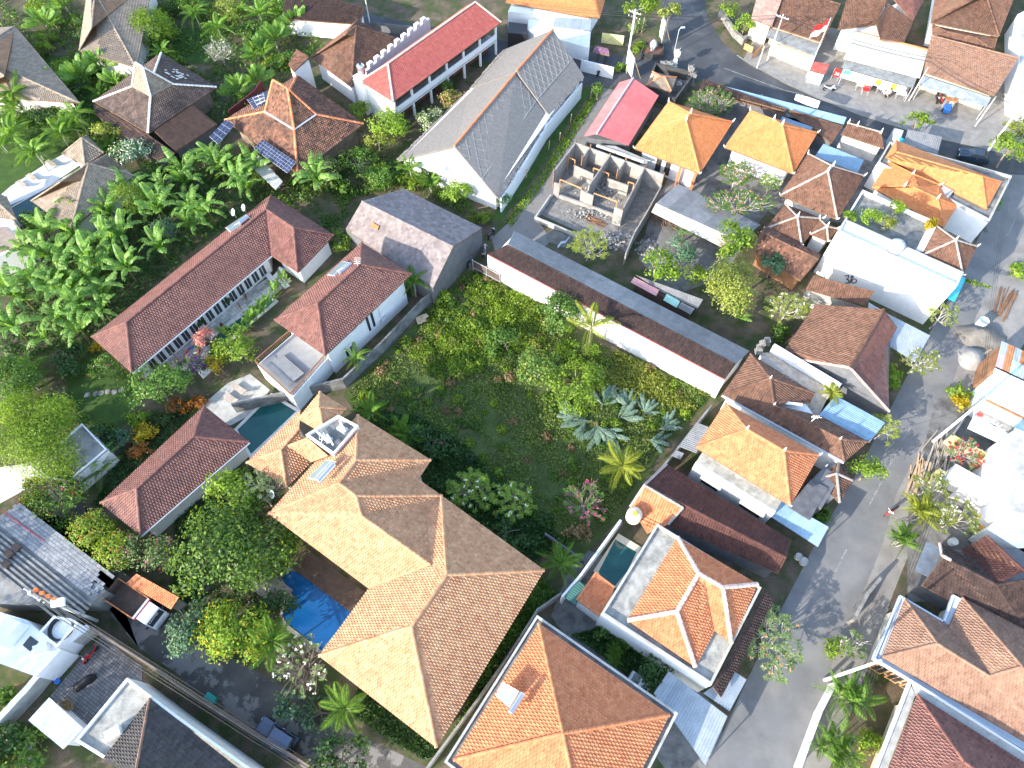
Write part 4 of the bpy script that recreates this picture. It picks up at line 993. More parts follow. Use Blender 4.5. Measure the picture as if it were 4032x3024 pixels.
# brown roofed house with dark gable (right)
def gable_house():
 root = thing('brown_gable_house', 'large house with a brown ribbed gable roof and a bare grey gable', 'house', gnd(W('31 900 1250')))
 ze, zr = 3.9, 6.4
 a, b = w1('31 1027 1002', zr), w1('31 742 1500', zr)
 l0, l1 = w1('31 455 962', ze+.3), w1('31 195 1335', ze+.3); l2 = w1('31 285 1425', ze+.1)
 q0, q1 = w1('31 1142 1155', ze+.6), w1('32 1060 262', ze-.9); q1 = w1('31 1240 1640', ze-.6); q1 = w1('32 1075 262', 3.3)
 roof(root, [([l1, l0, a, b], (l1, l0)), ([l2, l1, b], (l1, l0))], [(a, b)], T_BRN, 'wave', w=.24, h=.34, stag=False, capmat=T_BRN, capr=.16)
 q2 = w1('31 1002 1392', ze-.1)
 roof(root, [([q0, w1('31 1065 1290', ze+.2), b, a], (q0, q2)), ([w1('31 1065 1290', ze+.2), q2, q1, b], (q0, q2))], [], T_RBR, 'wave', w=.24, h=.34, stag=False, name='street_roof')
 d = (b-a); d.z = 0; d.normalize()
 def g(p, z=0): return Vector((p.x, p.y, z))
 ln, ls = l0, lerp(l1, l2, .7)
 mb = MB(); mb.add([g(l2), g(q1), q1-Vector((0, 0, .2)), b-Vector((0, 0, .2)), l2-Vector((0, 0, .2))], [[0, 1, 2, 3, 4]])
 for i in range(5): mb.v[i] = mb.v[i]-d*.25
 mb.build('gable_wall', GREYW, root)
 walls(root, [l2, q1, q0, l0], .3, 0, 3.6, GREYW)
 MB().bar(b+Vector((0, 0, .1)), l2+Vector((0, 0, .1)), .2, .12).build('verge', PINKM, root)
 MB().bar(b+Vector((0, 0, .1)), q1+Vector((0, 0, .1)), .2, .12).build('verge', PINKM, root)
gable_house()
r, F = small_roof('lean_to', 'small brown tiled roof at the foot of the white party wall', 'roof', [[('31 370 830', 3.2), ('31 870 975', 3.2), ('31 950 850', 4.0), ('31 435 720', 4.0)]], 0, T_BRN, 'wave', w=.24, h=.34, stag=False)
walls(r, F[0], .15, 0, 3.0, CONCL)
r = thing('street_canopy', 'silver corrugated awning between the white party wall and the brown gable house', 'canopy', gnd(W('31 1200 1180')))
corr(r, [w1('31 900 945', 3.9), w1('31 1030 1020', 3.9), w1('31 1060 1330', 3.0), w1('31 880 1240', 3.2)], 2, SILVS)
corr(r, [w1('31 1040 1030', 3.8), w1('31 1420 1225', 3.4), w1('31 1290 1450', 2.9), w1('31 1050 1300', 3.0)], 5, SILVS)
for s in ('31 1400 1240', '31 1290 1440'): MB().tube([w1(s, 0), w1(s, 3.0)], .05).build('post', GALV, r)
# white party wall building with roof terrace
def party():
 zt = 7.6
 root = thing('white_party_wall_building', 'tall building with a blank white party wall marked with graffiti and a roof terrace', 'building', gnd(W('z1 500 1200')))
 wa, wb = w1('31 640 338', zt), w1('31 1652 800', zt)     # front (party wall) edge
 na = w1('31 700 262', zt)
 d = (wb-wa); d.z = 0; d.normalize(); n = Vector((-d.y, d.x, 0))
 depth = 8.6
 MB().prism([wa, wb, wb+n*2.4, wa+n*2.4], 0, zt-.35).build('wall', WHITE2, root)
 ring(root, [wa, wb, wb+n*2.2, wa+n*2.2], zt-.34, zt, .25, CONCL)
 T0 = [wa+n*2.41, lerp(wa, wb, .64)+n*2.41, lerp(wa, wb, .64)+n*depth, wa+n*depth]
 MB().prism(T0, 0, zt-1.3).build('terrace_block', WHITE, root)
 MB().prism(inset(T0, .2), zt-1.29, zt-1.25).build('terrace_floor', CONCD, root)
 ring(root, T0, zt-1.28, zt-.7, .2, WHITE2)
 c = lerp(wa, wb, .64)+n*5.2
 MB().obox(Vector((c.x, c.y, zt-.9)), n*2.2, d*.35, Vector((0, 0, .5))).build('vent_wall', WHITE2, root)
 GR = M('graffiti_paint', (.12, .12, .13), None, rough=.8, mott=0)
 s0 = w1('31 700 780', 0); L = (wb-wa).length
 def gp(t, z): p = wa+d*t-n*.012; return Vector((p.x, p.y, z))
 base = 5.0*0+2.35; x = 5.2
 def onwall(s):
  u_, v_ = px(s)[0]; o = Vector((0, 0, H)); r_ = (ray(u_, v_, 0)-o); t = (wa-o).dot(n)/r_.dot(n); q = o+r_*t; return q-n*.02
 st = [['31 700 722', '31 735 715', '31 728 742', '31 712 748', '31 735 755', '31 730 780', '31 705 782'], ['31 765 715', '31 742 785'], ['31 750 735', '31 765 715', '31 772 735'], ['31 770 745', '31 755 770', '31 770 782', '31 795 775', '31 800 755', '31 785 745', '31 770 745']]
 for q in st:
  p = [onwall(s) for s in q]; mb = MB()
  for i in range(len(p)-1): mb.bar(p[i], p[i+1], .16, .012, up=n)
  mb.build('graffiti_stroke', GR, root)
 return root, wa, wb, d, n, zt
PR, pwa, pwb, pd, pn, pzt = party()
r = thing('street_awning', 'bright turquoise corrugated awning at the street end of the white party wall', 'canopy', gnd(W('z4 600 240')))
corr(r, [w1('z4 690 90', 3.4), w1('z4 720 110', 3.0), w1('z4 610 330', 3.0), w1('z4 530 290', 3.4)][::-1], 1, TEALS)
corr(r, [w1('z4 525 290', 3.5), w1('z4 690 95', 3.5), w1('z4 722 112', 3.0), w1('z4 615 330', 3.0)], 5, TEALS)
for s in ('z4 615 325', 'z4 715 115'): MB().tube([w1(s, 0), w1(s, 3.0)], .05).build('post', GALV, r)
def stair_pavilion():
 ze = 6.9
 root = thing('stair_pavilion', 'square pavilion with a brown ribbed pyramid roof above the roof terrace', 'pavilion', gnd(W('z1 1400 1500')))
 P, r0, r1, ro = hip(root, 'z1 945 1545, 31 1695 715, z1 1645 1420, z1 1150 1165', ze, 'z1 1395 1345', T_BRN, style='wave', w=.24, h=.34, stag=False, capmat=MORT, capr=.13)
 walls(root, P, .6, 0, ze-.05, WHITE)
 ornament(root, r0, PALES, .8)
 for p in P: ornament(root, p, PALES, .8, out=Vector((p.x-r0.x, p.y-r0.y, 0)))
stair_pavilion()
# orange double house (upper right)
def orange_double():
 ze = 4.2
 root = thing('orange_double_house', 'white house with two bright orange hip roofs inside grey gutters by the road corner', 'house', gnd(W('z1 1100 700')))
 O = [w1('z1 560 400', ze), w1('z1 1790 1110', ze), w1('z1 2060 590', ze), w1('z1 1120 245', ze), w1('z1 640 175', ze)]
 O = [w1('z1 470 420', ze), w1('z1 1800 1115', ze), w1('z1 2065 585', ze), w1('z1 610 180', ze)]
 walls(root, O, 0, 0, ze-.3, WHITE); MB().prism(inset(O, .15), ze-.29, ze-.22).build('gutter_floor', CONCD, root); ring(root, O, ze-.28, ze+.1, .22, CONCL)
 P, r0, r1, ro = hip(root, 'z1 570 365, 1760 978, 1938 652, 690 160', ze+.1, 'z1 690 300, 1708 590', T_ORB, zr=5.9, style='flat', w=.26, h=.32, capr=.11)
 z2 = 3.9
 a, b, c, e = w1('z1 400 715', z2), w1('z1 1255 1195', z2), w1('z1 1410 940', z2), w1('z1 600 415', z2)
 k0, k1, k2 = w1('z1 790 700', z2+1.5), w1('z1 885 560', z2+1.6), w1('z1 1180 850', z2+1.5)
 v = w1('z1 890 715', z2+1.2); k3 = w1('z1 1210 690', z2+.6)
 roof(root, [([a, lerp(a, b, .35), v, k0], (a, b)), ([lerp(a, b, .35), b, k2, v], (a, b)), [b, c, k2], [e, a, k0, k1], ([c, k3, k2], (c, e)), ([k3, e, k1, v, k2], (c, e)), [v, k1, k0]], [(a, k0), (e, k1), (k0, k1), (b, k2), (c, k2), (v, k2), (k1, k3)], T_ORB, 'flat', w=.26, h=.32, capr=.11, name='front_roof')
 for p in (k0, k1, k2): ornament(root, p, PALES, .9)
 for p in (c, e, k3): ornament(root, p, PALES, .9, out=Vector((p.x-k1.x, p.y-k1.y, 0)))
 walls(root, [a, b, c, e], .5, 0, z2-.1, WHITE)
 MB().prism(W('z1 1180 790, 1250 690, 1375 760, 1280 880', 4.6), 3, 4.6).build('roof_tank_box', CONCL, root)
 MB().prism(W('z1 1410 975, 1795 1120, 1620 1380, 1480 1340', 2.2), 0, .1).build('court_floor', YARD, root)
 return root
orange_double()
# pavilions of the temple compound
def pavilion(name, label, E, ze, R, mat, style='roll', wall=WHITE, ins=.9, fin=True, capmat=None, w=.26, h=.32, **kw):
 root = thing(name, label, 'pavilion', gnd(W(E)))
 P, r0, r1, ro = hip(root, E, ze, R, mat, style=style, w=w, h=h, capmat=capmat, capr=.14, **kw)
 walls(root, P, ins, 0, ze-.05, wall)
 if fin:
  ornament(root, r0, PALES, 1.0)
  if (r1-r0).length > .1: ornament(root, r1, PALES, 1.0)
  for p in P: ornament(root, p, PALES, .9, out=Vector((p.x-r0.x, p.y-r0.y, 0)))
 return root, P
pr, PP = pavilion('orange_pavilion', 'square house with a bright orange pyramid roof right of the red sheet roof', '20 1670 1512, 1957 1062, 1400 888, 1103 1292', 3.6, '20 1550 1050, 1590 992', T_ORB, single=True, ntile=300)
q = inset(PP, .9); windows(pr, lerp(q[3], q[0], .25), lerp(q[3], q[0], .6), 2, .5, 2.6, WOODD, GLASS, fill=.5)
for t in (.72, .95): c = lerp(PP[3], PP[0], t)*.97+cen(PP)*.03; MB().obox(Vector((c.x, c.y, 1.7)), Vector((.16, 0, 0)), Vector((0, .16, 0)), Vector((0, 0, 1.7))).build('column', T_ORW, pr)
pavilion('orange_pavilion', 'second bright orange pyramid roofed pavilion between the big shrub and the brown pavilion', '20 1888 1282, 30 262 1465, 467 1122, 20 2110 965', 3.5, '30 98 1015, 170 1055', T_ORB)
pavilion('brown_pavilion', 'square pavilion with a brown pyramid roof and pale finials left of the orange double house', '31 635 242, 30 862 1485, 390 1300, 31 155 40', 3.3, '30 556 1445, 596 1405', T_BRN, capmat=MORT)
pavilion('brown_shrine_pavilion', 'low brown tiled pavilion with a tall pale finial below the brown pyramid roof', 'z2 810 495, 1030 215, 640 65, 430 320', 2.9, 'z2 765 195', T_BRN, style='wave', capmat=MORT)
pavilion('tiny_shrine_roof', 'tiny square brown tiled shrine roof next to the white party wall', 'z2 1085 450, 1185 320, 995 220, 905 375', 3.0, 'z2 1072 300', T_BRN, style='wave', capmat=MORT, ins=.3)
r, F = small_roof('old_barn', 'old barn with a mottled brown gable roof missing some tiles beside the papaya', 'barn', [[('z2 330 560', 2.6), ('z2 800 860', 2.6), ('z2 985 640', 3.9), ('z2 380 350', 3.9)], [('z2 1010 590', 3.2), ('z2 440 290', 3.2), ('z2 380 350', 3.9), ('z2 985 640', 3.9)]], 0, T_BRO, 'wave', caps=((('z2 380 350', 3.9), ('z2 985 640', 3.9)),), stag=False)
walls(r, [F[0][0], F[0][1], F[1][0], F[1][1]], .35, 0, 2.5, WOOD)
r = thing('sheet_canopy', 'flat pale blue sheet roof above the courtyard beside the brown pyramid roof', 'canopy', gnd(W('30 650 1350')))
corr(r, [w1('30 440 1330', 3.0), w1('30 520 1213', 3.2), w1('30 862 1350', 3.2), w1('30 795 1482', 3.0)][0:2]+[w1('30 862 1350', 3.2), w1('30 795 1482', 3.0)], 1, BLUES)
for s in ('30 450 1330', '30 790 1475', '30 855 1355'): MB().tube([w1(s, 0), w1(s, 3.0)], .05).build('post', GALV, r)
r = thing('roadside_canopy', 'narrow pale blue awning along the main road below the flagpole', 'canopy', gnd(W('30 300 900')))
corr(r, [w1('y2 1120 430', 3.1), w1('30 715 990', 3.1), w1('30 690 1052', 2.8), w1('y2 1100 470', 2.8)], 9, BLUES)
for s in ('30 0 800', '30 350 910', '30 690 1020'): MB().tube([w1(s, 0), w1(s, 2.8)], .05).build('post', GALV, r)
r = thing('roadside_sign_board', 'tilted white panel standing on the pale blue roadside awning', 'panel', gnd(W('30 380 840'), 3.1))
for k in range(2): MB().slab([w1(s, z) for s, z in ((('30 275 840', 3.3), ('30 380 885', 3.3), ('30 395 820', 3.9), ('30 290 795', 3.9)) if k == 0 else (('30 382 886', 3.3), ('30 470 912', 3.3), ('30 492 855', 3.9), ('30 398 822', 3.9)))], .04).build('panel_sheet', FRAME, r)
r = thing('sheet_canopy', 'small pale blue sheet roof squeezed behind the second orange pavilion', 'canopy', gnd(W('30 300 1040')))
corr(r, [w1('30 150 1025', 3.0), w1('30 175 985', 3.1), w1('30 432 1075', 3.1), w1('30 405 1120', 3.0)][::-1], 1, BLUES)
MB().tube([w1('30 400 1110', 0), w1('30 400 1110', 3.0)], .05).build('post', GALV, r)
for lab, f in (('dark brown tiled roof strip beside the roadside awning', [[('30 230 935', 3.0), ('30 590 1210', 2.6), ('30 685 1062', 3.0), ('30 240 925', 3.4)]]),
    ('dark brown tiled roof strip behind the big flowering shrub', [[('y2 960 475', 2.7), ('30 180 960', 2.6), ('30 215 918', 3.2), ('y2 990 380', 3.2)]])):
 r, F = small_roof('roadside_shed', lab, 'shed', f, 0, T_DRK if 'shrub' in lab else T_BRN, 'wave', stag=False)
 walls(r, F[0], .2, 0, 2.4, GREYW)
r, F = small_roof('compound_gate', 'tiled gate roof with pale finials facing the main road', 'gate', [[('30 668 1132', 2.8), ('30 1030 1250', 2.8), ('30 1008 1118', 3.6), ('30 725 1040', 3.6)], [('30 1045 1140', 2.9), ('30 770 1010', 2.9), ('30 725 1040', 3.6), ('30 1008 1118', 3.6)]], 0, T_BRN, 'wave', caps=((('30 725 1040', 3.6), ('30 1008 1118', 3.6)),), stag=False, capmat=MORT)
for s in ('30 728 1042', '30 803 1062', '30 1003 1122'): ornament(r, w1(s, 3.6), PALES, .9)
walls(r, F[0], .25, 0, 2.6, PALES)
r = thing('roadside_canopy', 'grey corrugated roof at the road edge above the orange double house', 'canopy', gnd(W('z1 1000 200')))
corr(r, [w1('z1 830 30', 3.3), w1('z1 1238 118', 3.3), w1('z1 1180 330', 2.9), w1('z1 780 200', 2.9)], 5, GREYS)
for s in ('z1 835 40', 'z1 1225 125', 'z1 1180 310'): MB().tube([w1(s, 0), w1(s, 2.9)], .06).build('post', GALV, r)
r = thing('roadside_box', 'small blue grey booth with a turquoise sheet beside the grey roadside roof', 'booth', gnd(W('z1 720 90')))
MB().prism(W('z1 665 10, 780 40, 740 150, 660 120', 2.4), 0, 2.4).build('body', GREYP, r); MB().slab(W('z1 720 160, 740 120, 805 150, 790 195', 2.6), .05).build('sheet', TEALS, r)
r = thing('red_sheet_building', 'shed with a faded red corrugated gable roof and grey ridge next to the temple corner', 'shed', gnd(W('20 950 950')))
A, B = w1('20 1092 680', 4.4), w1('20 772 1168', 4.4)
corr(r, [A, B, w1('20 662 1188', 3.7), w1('20 972 716', 3.7)], 6, REDS)
corr(r, [A, B, w1('20 1050 1268', 3.0), w1('20 1314 832', 3.0)], 7, REDS)
MB().tube([A+Vector((0, 0, .06)), B+Vector((0, 0, .06))], .12, n=6).build('ridge', GREYP, r)
walls(r, [w1('20 690 1165', 3.7), w1('20 990 735', 3.7), w1('20 1290 840', 3), w1('20 1040 1240', 3)], .1, 0, 2.9, GREYW)
def shrine():
 r = thing('corner_temple', 'walled black stone corner temple with a small pale hip roof and carved stone shrines', 'temple', gnd(W('y2 720 400')))
 o = W('y2 510 440, 760 560, 930 330, 590 250', 1.6)
 ring(r, o, 0, 1.7, .3, BLACK, 'temple_wall'); MB().prism(inset(o, .3), 0, .15).build('court_floor', YARD, r)
 P, r0, r1, ro = hip(r, 'y2 515 435, 725 485, 768 370, 570 322', 2.4, 'y2 640 362, 670 365', T_BEI, style='wave', w=.2, h=.3, capmat=T_ORW)
 for p in inset(P, .25): MB().obox(Vector((p.x, p.y, 1.15)), Vector((.08, 0, 0)), Vector((0, .08, 0)), Vector((0, 0, 1.15))).build('post', WOOD, r)
 for s, h_ in (('y2 745 300', 3.0), ('y2 645 325', 1.6), ('y2 695 325', 1.6), ('y2 865 400', 2.4), ('y2 765 500', 1.8), ('y2 890 430', 1.8)):
  c = w1(s, 0); mb = MB()
  for z, s_ in ((0, .55), (.25, .4), (.45, .3), (.75, .42), (.85, .5), (.95, .2)):
   mb.obox(c+Vector((0, 0, h_*z+h_*.06)), Vector((s_*.8, 0, 0)), Vector((0, s_*.8, 0)), Vector((0, 0, h_*.07)))
  for k in range(4): a_ = k*math.pi/2+.78; mb.tube([c+Vector((.35*math.cos(a_), .35*math.sin(a_), h_*.9)), c+Vector((.6*math.cos(a_), .6*math.sin(a_), h_*1.08))], .1, .02, 4)
  mb.build('stone_shrine', PALES if h_ > 2.5 else STONE, r)
shrine()
# building site: bare block walls
def site():
 r = thing('unfinished_block_house', 'roofless unfinished house of bare concrete block walls and rooms on the building site', 'building', gnd(W('y1 600 350')))
 hh = 2.9
 def blk(a, b, h0, h1, nm='block_wall'):
  p, q = w1(a, hh), w1(b, hh); d = (q-p); d.z = 0; L = d.length; d.normalize(); s = Vector((-d.y, d.x, 0))*.075
  mb = MB(); n = int(h1/.2)
  mb.prism([p-s, q-s, q+s, p+s], h0, h1, .5)
  ob = mb.build(nm, BLOCK, r)
  return p, q
 wl = [('y1 395 2', 'y1 1130 270', 2.9), ('y1 395 2', 'y1 215 240', 2.9), ('y1 520 35', 'y1 450 130', 2.9), ('y1 680 110', 'y1 505 360', 2.9), ('y1 815 145', 'y1 745 240', 2.9), ('y1 970 210', 'y1 785 560', 2.9)]
 for a, b, h_ in wl: blk(a, b, 0, h_)
 for a, b, h_ in (('y1 380 190', 'y1 545 265', 1.9), ('y1 660 300', 'y1 835 360', 1.9), ('y1 440 400', 'y1 545 445', 2.3), ('y1 720 540', 'y1 790 570', 2.9), ('y1 215 335', 'y1 262 345', 2.6)):
  p, q = w1(a, h_), w1(b, h_); d = (q-p).normalized(); d.z = 0; s = Vector((-d.y, d.x, 0))*.075
  MB().prism([p-s, q-s, q+s, p+s], 0, h_).build('block_wall', BLOCK, r)
 for a, b in (('y1 262 345', 'y1 780 610'),):
  p, q = w1('y1 250 440', .4), w1('y1 770 625', .4); d = (q-p).normalized(); s = Vector((-d.y, d.x, 0))*.12
  MB().prism([p-s, q-s, q+s, p+s], 0, .55).build('plinth', BLOCK, r)
 for a, b in (('y1 265 310', 'y1 445 385'), ('y1 548 425', 'y1 740 495'), ('y1 835 330', 'y1 880 345'), ('y1 545 215', 'y1 670 262'), ('y1 335 125', 'y1 390 150')):
  p, q = w1(a, 2.2), w1(b, 2.2); g0, g1 = Vector((p.x, p.y, 0)), Vector((q.x, q.y, 0)); mb = MB()
  mb.bar(g0, p, .12, .1); mb.bar(g1, q, .12, .1); mb.bar(p, q, .1, .12); mb.build('door_frame', WOODO, r)
 for s in ('y1 395 2', 'y1 520 35', 'y1 680 110', 'y1 815 145', 'y1 970 210', 'y1 1130 270', 'y1 215 240', 'y1 450 130', 'y1 745 240', 'y1 785 560'):
  p = w1(s, 2.9); MB().tube([Vector((p.x, p.y, 0)), p+Vector((0, 0, .35))], .1, n=4).build('column', WOOD, r)
 return r
site()
bwall('long bare block wall on the right side of the building site', W('y1 1110 360, 1000 560, 880 760, 815 920', 2.2), 2.2, .16, BLOCK)
bwall('low block wall around the front yard of the building site', W('y1 185 440, 60 620, 230 690, 430 775', .8), .8, .18, CONCL)
patch('site_floor', W('y1 100 600, 230 420, 400 130, 1120 420, 1000 640, 820 920, 640 800, 400 740'), .014, M('rubble_ground', (.17, .157, .142), (.24, .225, .2), rough=1, mott=.3, ns=1.5, fine=.4, fs=12, bump=.8, bs=8), 'rubble strewn floor of the building site')
r = thing('open_shed', 'open shed with a grey fibre cement gable roof full of stored timber', 'shed', gnd(W('21 1700 200')))
a, b = w1('21 1290 112', 3.7), w1('21 2020 440', 3.7)
corr(r, [a, b, w1('21 2200 300', 2.9), w1('20 1480 1600', 2.9)], 7, GREYS); corr(r, [a, b, w1('21 1990 560', 3.1), w1('21 1248 190', 3.1)], 7, M('pale_sheet', (.36, .34, .3), (.42, .4, .35), rough=.85, mott=.15))
for s in ('21 1262 190', '21 1500 300', '21 1760 430', '20 1485 1600', '21 2180 310'): MB().tube([w1(s, 0), w1(s, 3.0)], .07).build('post', WOOD, r)
for k in range(16):
 p = w1('21 1260 290')+Vector((k*.22, rng.uniform(-.6, .6)-k*.08, rng.uniform(.1, .6))); MB().bar(p, p+Vector((rng.uniform(-.6, .6), 2.6, .4)), .09, .07, rng.random()).build('plank', WOOD, r)
r = thing('sheet_lean_to', 'grey sheet lean-to beside the red gable roof above the building site', 'shed', gnd(W('y1 800 80')))
corr(r, [w1('y1 720 30', 2.9), w1('y1 1000 150', 2.9), w1('y1 985 185', 2.7), w1('y1 575 20', 2.7)], 4, GREYS)
MB().bar(w1('y1 570 25', 2.75), w1('y1 965 165', 2.75), .3, .3).build('gutter', CONCL, r)
for s in ('y1 600 30', 'y1 985 165'): MB().tube([w1(s, 0), w1(s, 2.7)], .05).build('post', GALV, r)
r = thing('low_sheds', 'row of low sheds with pink, mint and grey sheet roofs', 'shed', gnd(W('21 1350 900')))
corr(r, [w1('21 1110 735', 2.4), w1('21 1700 950', 2.4), w1('21 1650 1030', 2.1), w1('21 1330 880', 2.1)], 4, GREYS)
corr(r, [w1('21 1068 800', 2.0), w1('21 1290 920', 2.0), w1('21 1318 868', 2.4), w1('21 1100 755', 2.4)], 2, PINKS)
corr(r, [w1('21 1352 955', 1.9), w1('21 1470 1022', 1.9), w1('21 1500 965', 2.2), w1('21 1385 900', 2.2)], 1, MINTS)
corr(r, [w1('21 1480 1020', 1.9), w1('21 1590 1082', 1.9), w1('21 1625 1030', 2.2), w1('21 1510 970', 2.2)], 1, GREYS)
walls(r, W('21 1090 800, 1600 1050, 1680 960, 1130 740', 2), .2, 0, 1.8, WOODD)
# brown ribbed complex beside the long shed
def ribbed():
 ze = 4.2
 root = thing('brown_ribbed_house', 'house with a long brown ribbed two hip roof beside the long shed', 'house', gnd(W('z3 600 500')))
 n, w_, e, m = w1('z3 372 135', ze), w1('z3 170 425', ze), w1('z3 825 415', ze), w1('z3 765 520', ze)
 m = w1('z3 800 480', ze); p1 = w1('z3 513 308', 6.1); p2 = w1('z3 540 498', 5.3)
 s_, e2, n2 = w1('z3 1040 905', ze), w1('z3 1210 760', ze), w1('z3 870 575', ze)
 pk = w1('z3 1008 742', 5.3)
 f = (w_, s_)
 roof(root, [([n, w_, p1], (n, w_)), ([w_, lerp(w_, s_, .42), p2, p1], f), ([lerp(w_, s_, .42), s_, pk, p2], f), ([s_, e2, pk], (s_, e2)), ([e2, n2, p2, pk], (e2, n2)), ([m, e, p1, p2], (m, e)), ([e, n, p1], (e, n))],
   [(w_, p1), (n, p1), (e, p1), (p1, p2), (p2, pk), (s_, pk), (e2, pk)], T_BRN, 'wave', w=.24, h=.33, stag=False, capmat=T_BRN, capr=.14, single=True)
 walls(root, [n, w_, s_, e2, n2, m, e], .5, 0, ze-.1, WHITE)
 for p in (p1, p2, pk): ornament(root, p, PALES, .7)
 d = (s_-w_).normalized(); q = Vector((d.y, -d.x, 0))
 MB().bar(w_+q*.1, s_+q*.1, .2, .2).build('gutter', GREYP, root)
 c = w1('z3 790 630', 5.0); mb = MB().tube([c, c+Vector((.35, .2, 1.0))], .04)
 t = c+Vector((.35, .2, 1.0))
 for k in range(5): mb.tube([t+Vector((-.3+k*.15, .1-k*.02, -.35)), t+Vector((-.3+k*.15, .1-k*.02, .35))], .02, n=4)
 mb.tube([t+Vector((-.4, .1, 0)), t+Vector((.6, -.05, 0))], .03, n=4); mb.build('antenna', FRAME, root)
 mb = MB(); a, b = w1('z3 555 488', 4.6), w1('z3 725 508', 4.5)
 for k in range(12): mb.obox(lerp(a, b, k/11)+Vector((0, 0, .4)), Vector((.12, 0, 0)), Vector((0, .16, 0)), Vector((0, 0, .03)))
 mb.build('white_scalloped_edge', FRAME, root)
ribbed()
TI = M('courtyard_tile', (.36, .31, .26), (.5, .44, .37), rough=.6, mott=.1)
r = thing('tiled_courtyard', 'raised courtyard with patterned beige floor tiles and a white side wall', 'courtyard', gnd(W('z3 700 320')))
cy = W('z3 455 120, 560 120, 905 330, 960 370, 860 575, 770 520, 830 410, 640 280', 3.4)
MB().prism(cy, 0, 3.3).build('block', WHITE, r); flags(r, [Vector((p.x, p.y, 0)) for p in cy], 3.3, (.4, .4), TI, 'floor_tile', 300, gap=.008, th=.02)
MB().bar(w1('z3 525 90', 4.1), w1('z3 1000 375', 4.1), .3, 1.4).build('side_wall', WHITE2, r)
mb = MB()
for s, h_ in (('z3 440 90', 1.4), ('z3 425 120', .8), ('z3 480 60', 1.0)):
 c = w1(s, 3.3)
 for z, w_ in ((0, .5), (.2, .38), (.4, .3), (.6, .42), (.8, .3), (.95, .15)): mb.obox(c+Vector((0, 0, h_*z+.1)), Vector((w_*.7, 0, 0)), Vector((0, w_*.7, 0)), Vector((0, 0, .14)))
mb.build('house_shrine', STONE, r)
r = thing('street_canopy', 'blue corrugated awning beside the brown ribbed roof at the street', 'canopy', gnd(W('32 750 300')))
corr(r, [w1('32 480 290', 4.2), w1('32 618 125', 4.3), w1('32 1040 350', 3.6), w1('32 905 520', 3.5)][0:1]+[w1('32 622 122', 4.3), w1('32 1040 350', 3.6), w1('32 905 522', 3.5)], 7, BLUES)
for s in ('32 1030 360', '32 905 515'): MB().tube([w1(s, 0), w1(s, 3.5)], .05).build('post', GALV, r)
pr2, P = pavilion('street_gate_pavilion', 'small weathered brown pyramid roof by the street below the ribbed roof', '32 485 825, 655 1030, 760 840, 650 690', 2.9, '32 630 782', T_BRO, fin=False, capmat=M('grey_brown_mortar', (.3, .26, .22), (.36, .31, .27), rough=.9), ins=.5)
# right side of the street
def gutter_house():
 ze = 4.2
 root = thing('gutter_house', 'large brown tiled hip roof house with pale blue grey gutters at the right edge', 'house', gnd(W('33 1900 900')))
 w_, n = w1('33 1018 722', ze), w1('33 1208 240', ze)
 s_ = w1('33 2560 1640', ze); e = s_+(n-w_)
 pk = zslope('33 1480 610', w_, n, ze, 30); zt = pk.z
 q = w1('33 1920 885', zt); n2, x2 = w1('33 1690 222', ze), w1('33 1580 470', ze)
 pk2 = zslope('33 2195 802', x2, n2, ze, 30); e2 = w1('33 2500 640', ze); q2 = w1('33 1915 868', zt)
 far = w1('33 2560 1060', pk2.z)
 roof(root, [[w_, n, pk], ([s_, w_, pk, q], (s_, w_)), ([s_, q, pk2, far], (s_, w_)), ([n, x2, q, pk], (n, x2)), ([x2, n2, pk2, q], (x2, n2)), ([n2, e2, far, pk2], (n2, e2))],
   [(w_, pk), (n, pk), (pk, q), (q, pk2), (n2, pk2)], T_BEJ, 'roll', w=.27, h=.32, single=True, capmat=T_BEJ, capr=.13)
 o = [w1(s, ze) for s in ('33 930 745', '33 1150 190', '33 1535 425', '33 1605 190')]
 BG = M('gutter_blue_grey', (.5, .55, .62), (.56, .61, .67), rough=.7, mott=.06)
 for i, (a, b) in enumerate((('33 935 735', '33 1165 200'), ('33 1165 200', '33 1530 415'), ('33 1530 415', '33 1612 195'), ('33 1612 195', '33 1690 235'), ('33 935 735', '33 2300 1560'))):
  A, B = w1(a, ze-.1), w1(b, ze-.1); d = (B-A).normalized(); nn = Vector((-d.y, d.x, 0))
  c = cen([w_, s_, n2]); nn = nn if (c-A).dot(nn) > 0 else -nn
  MB().prism([A, B, B+nn*.95, A+nn*.95], ze-.45, ze-.3-.006*i).build('gutter_floor', BG, root)
  MB().prism([A, B, B+nn*.16, A+nn*.16], ze-.44-.004*i, ze-.02-.005*i).build('gutter_wall', BG, root)
 walls(root, [w_, s_, e2, n2, x2, n], .3, 0, ze-.3, CREAM)
 a, b = lerp(w_, s_, .02), lerp(w_, s_, .3)
 windows(root, a, b, 3, .4, 2.8, WOODO, GLASS, fill=.7, side=1, bars=2)
 return root
gutter_house()
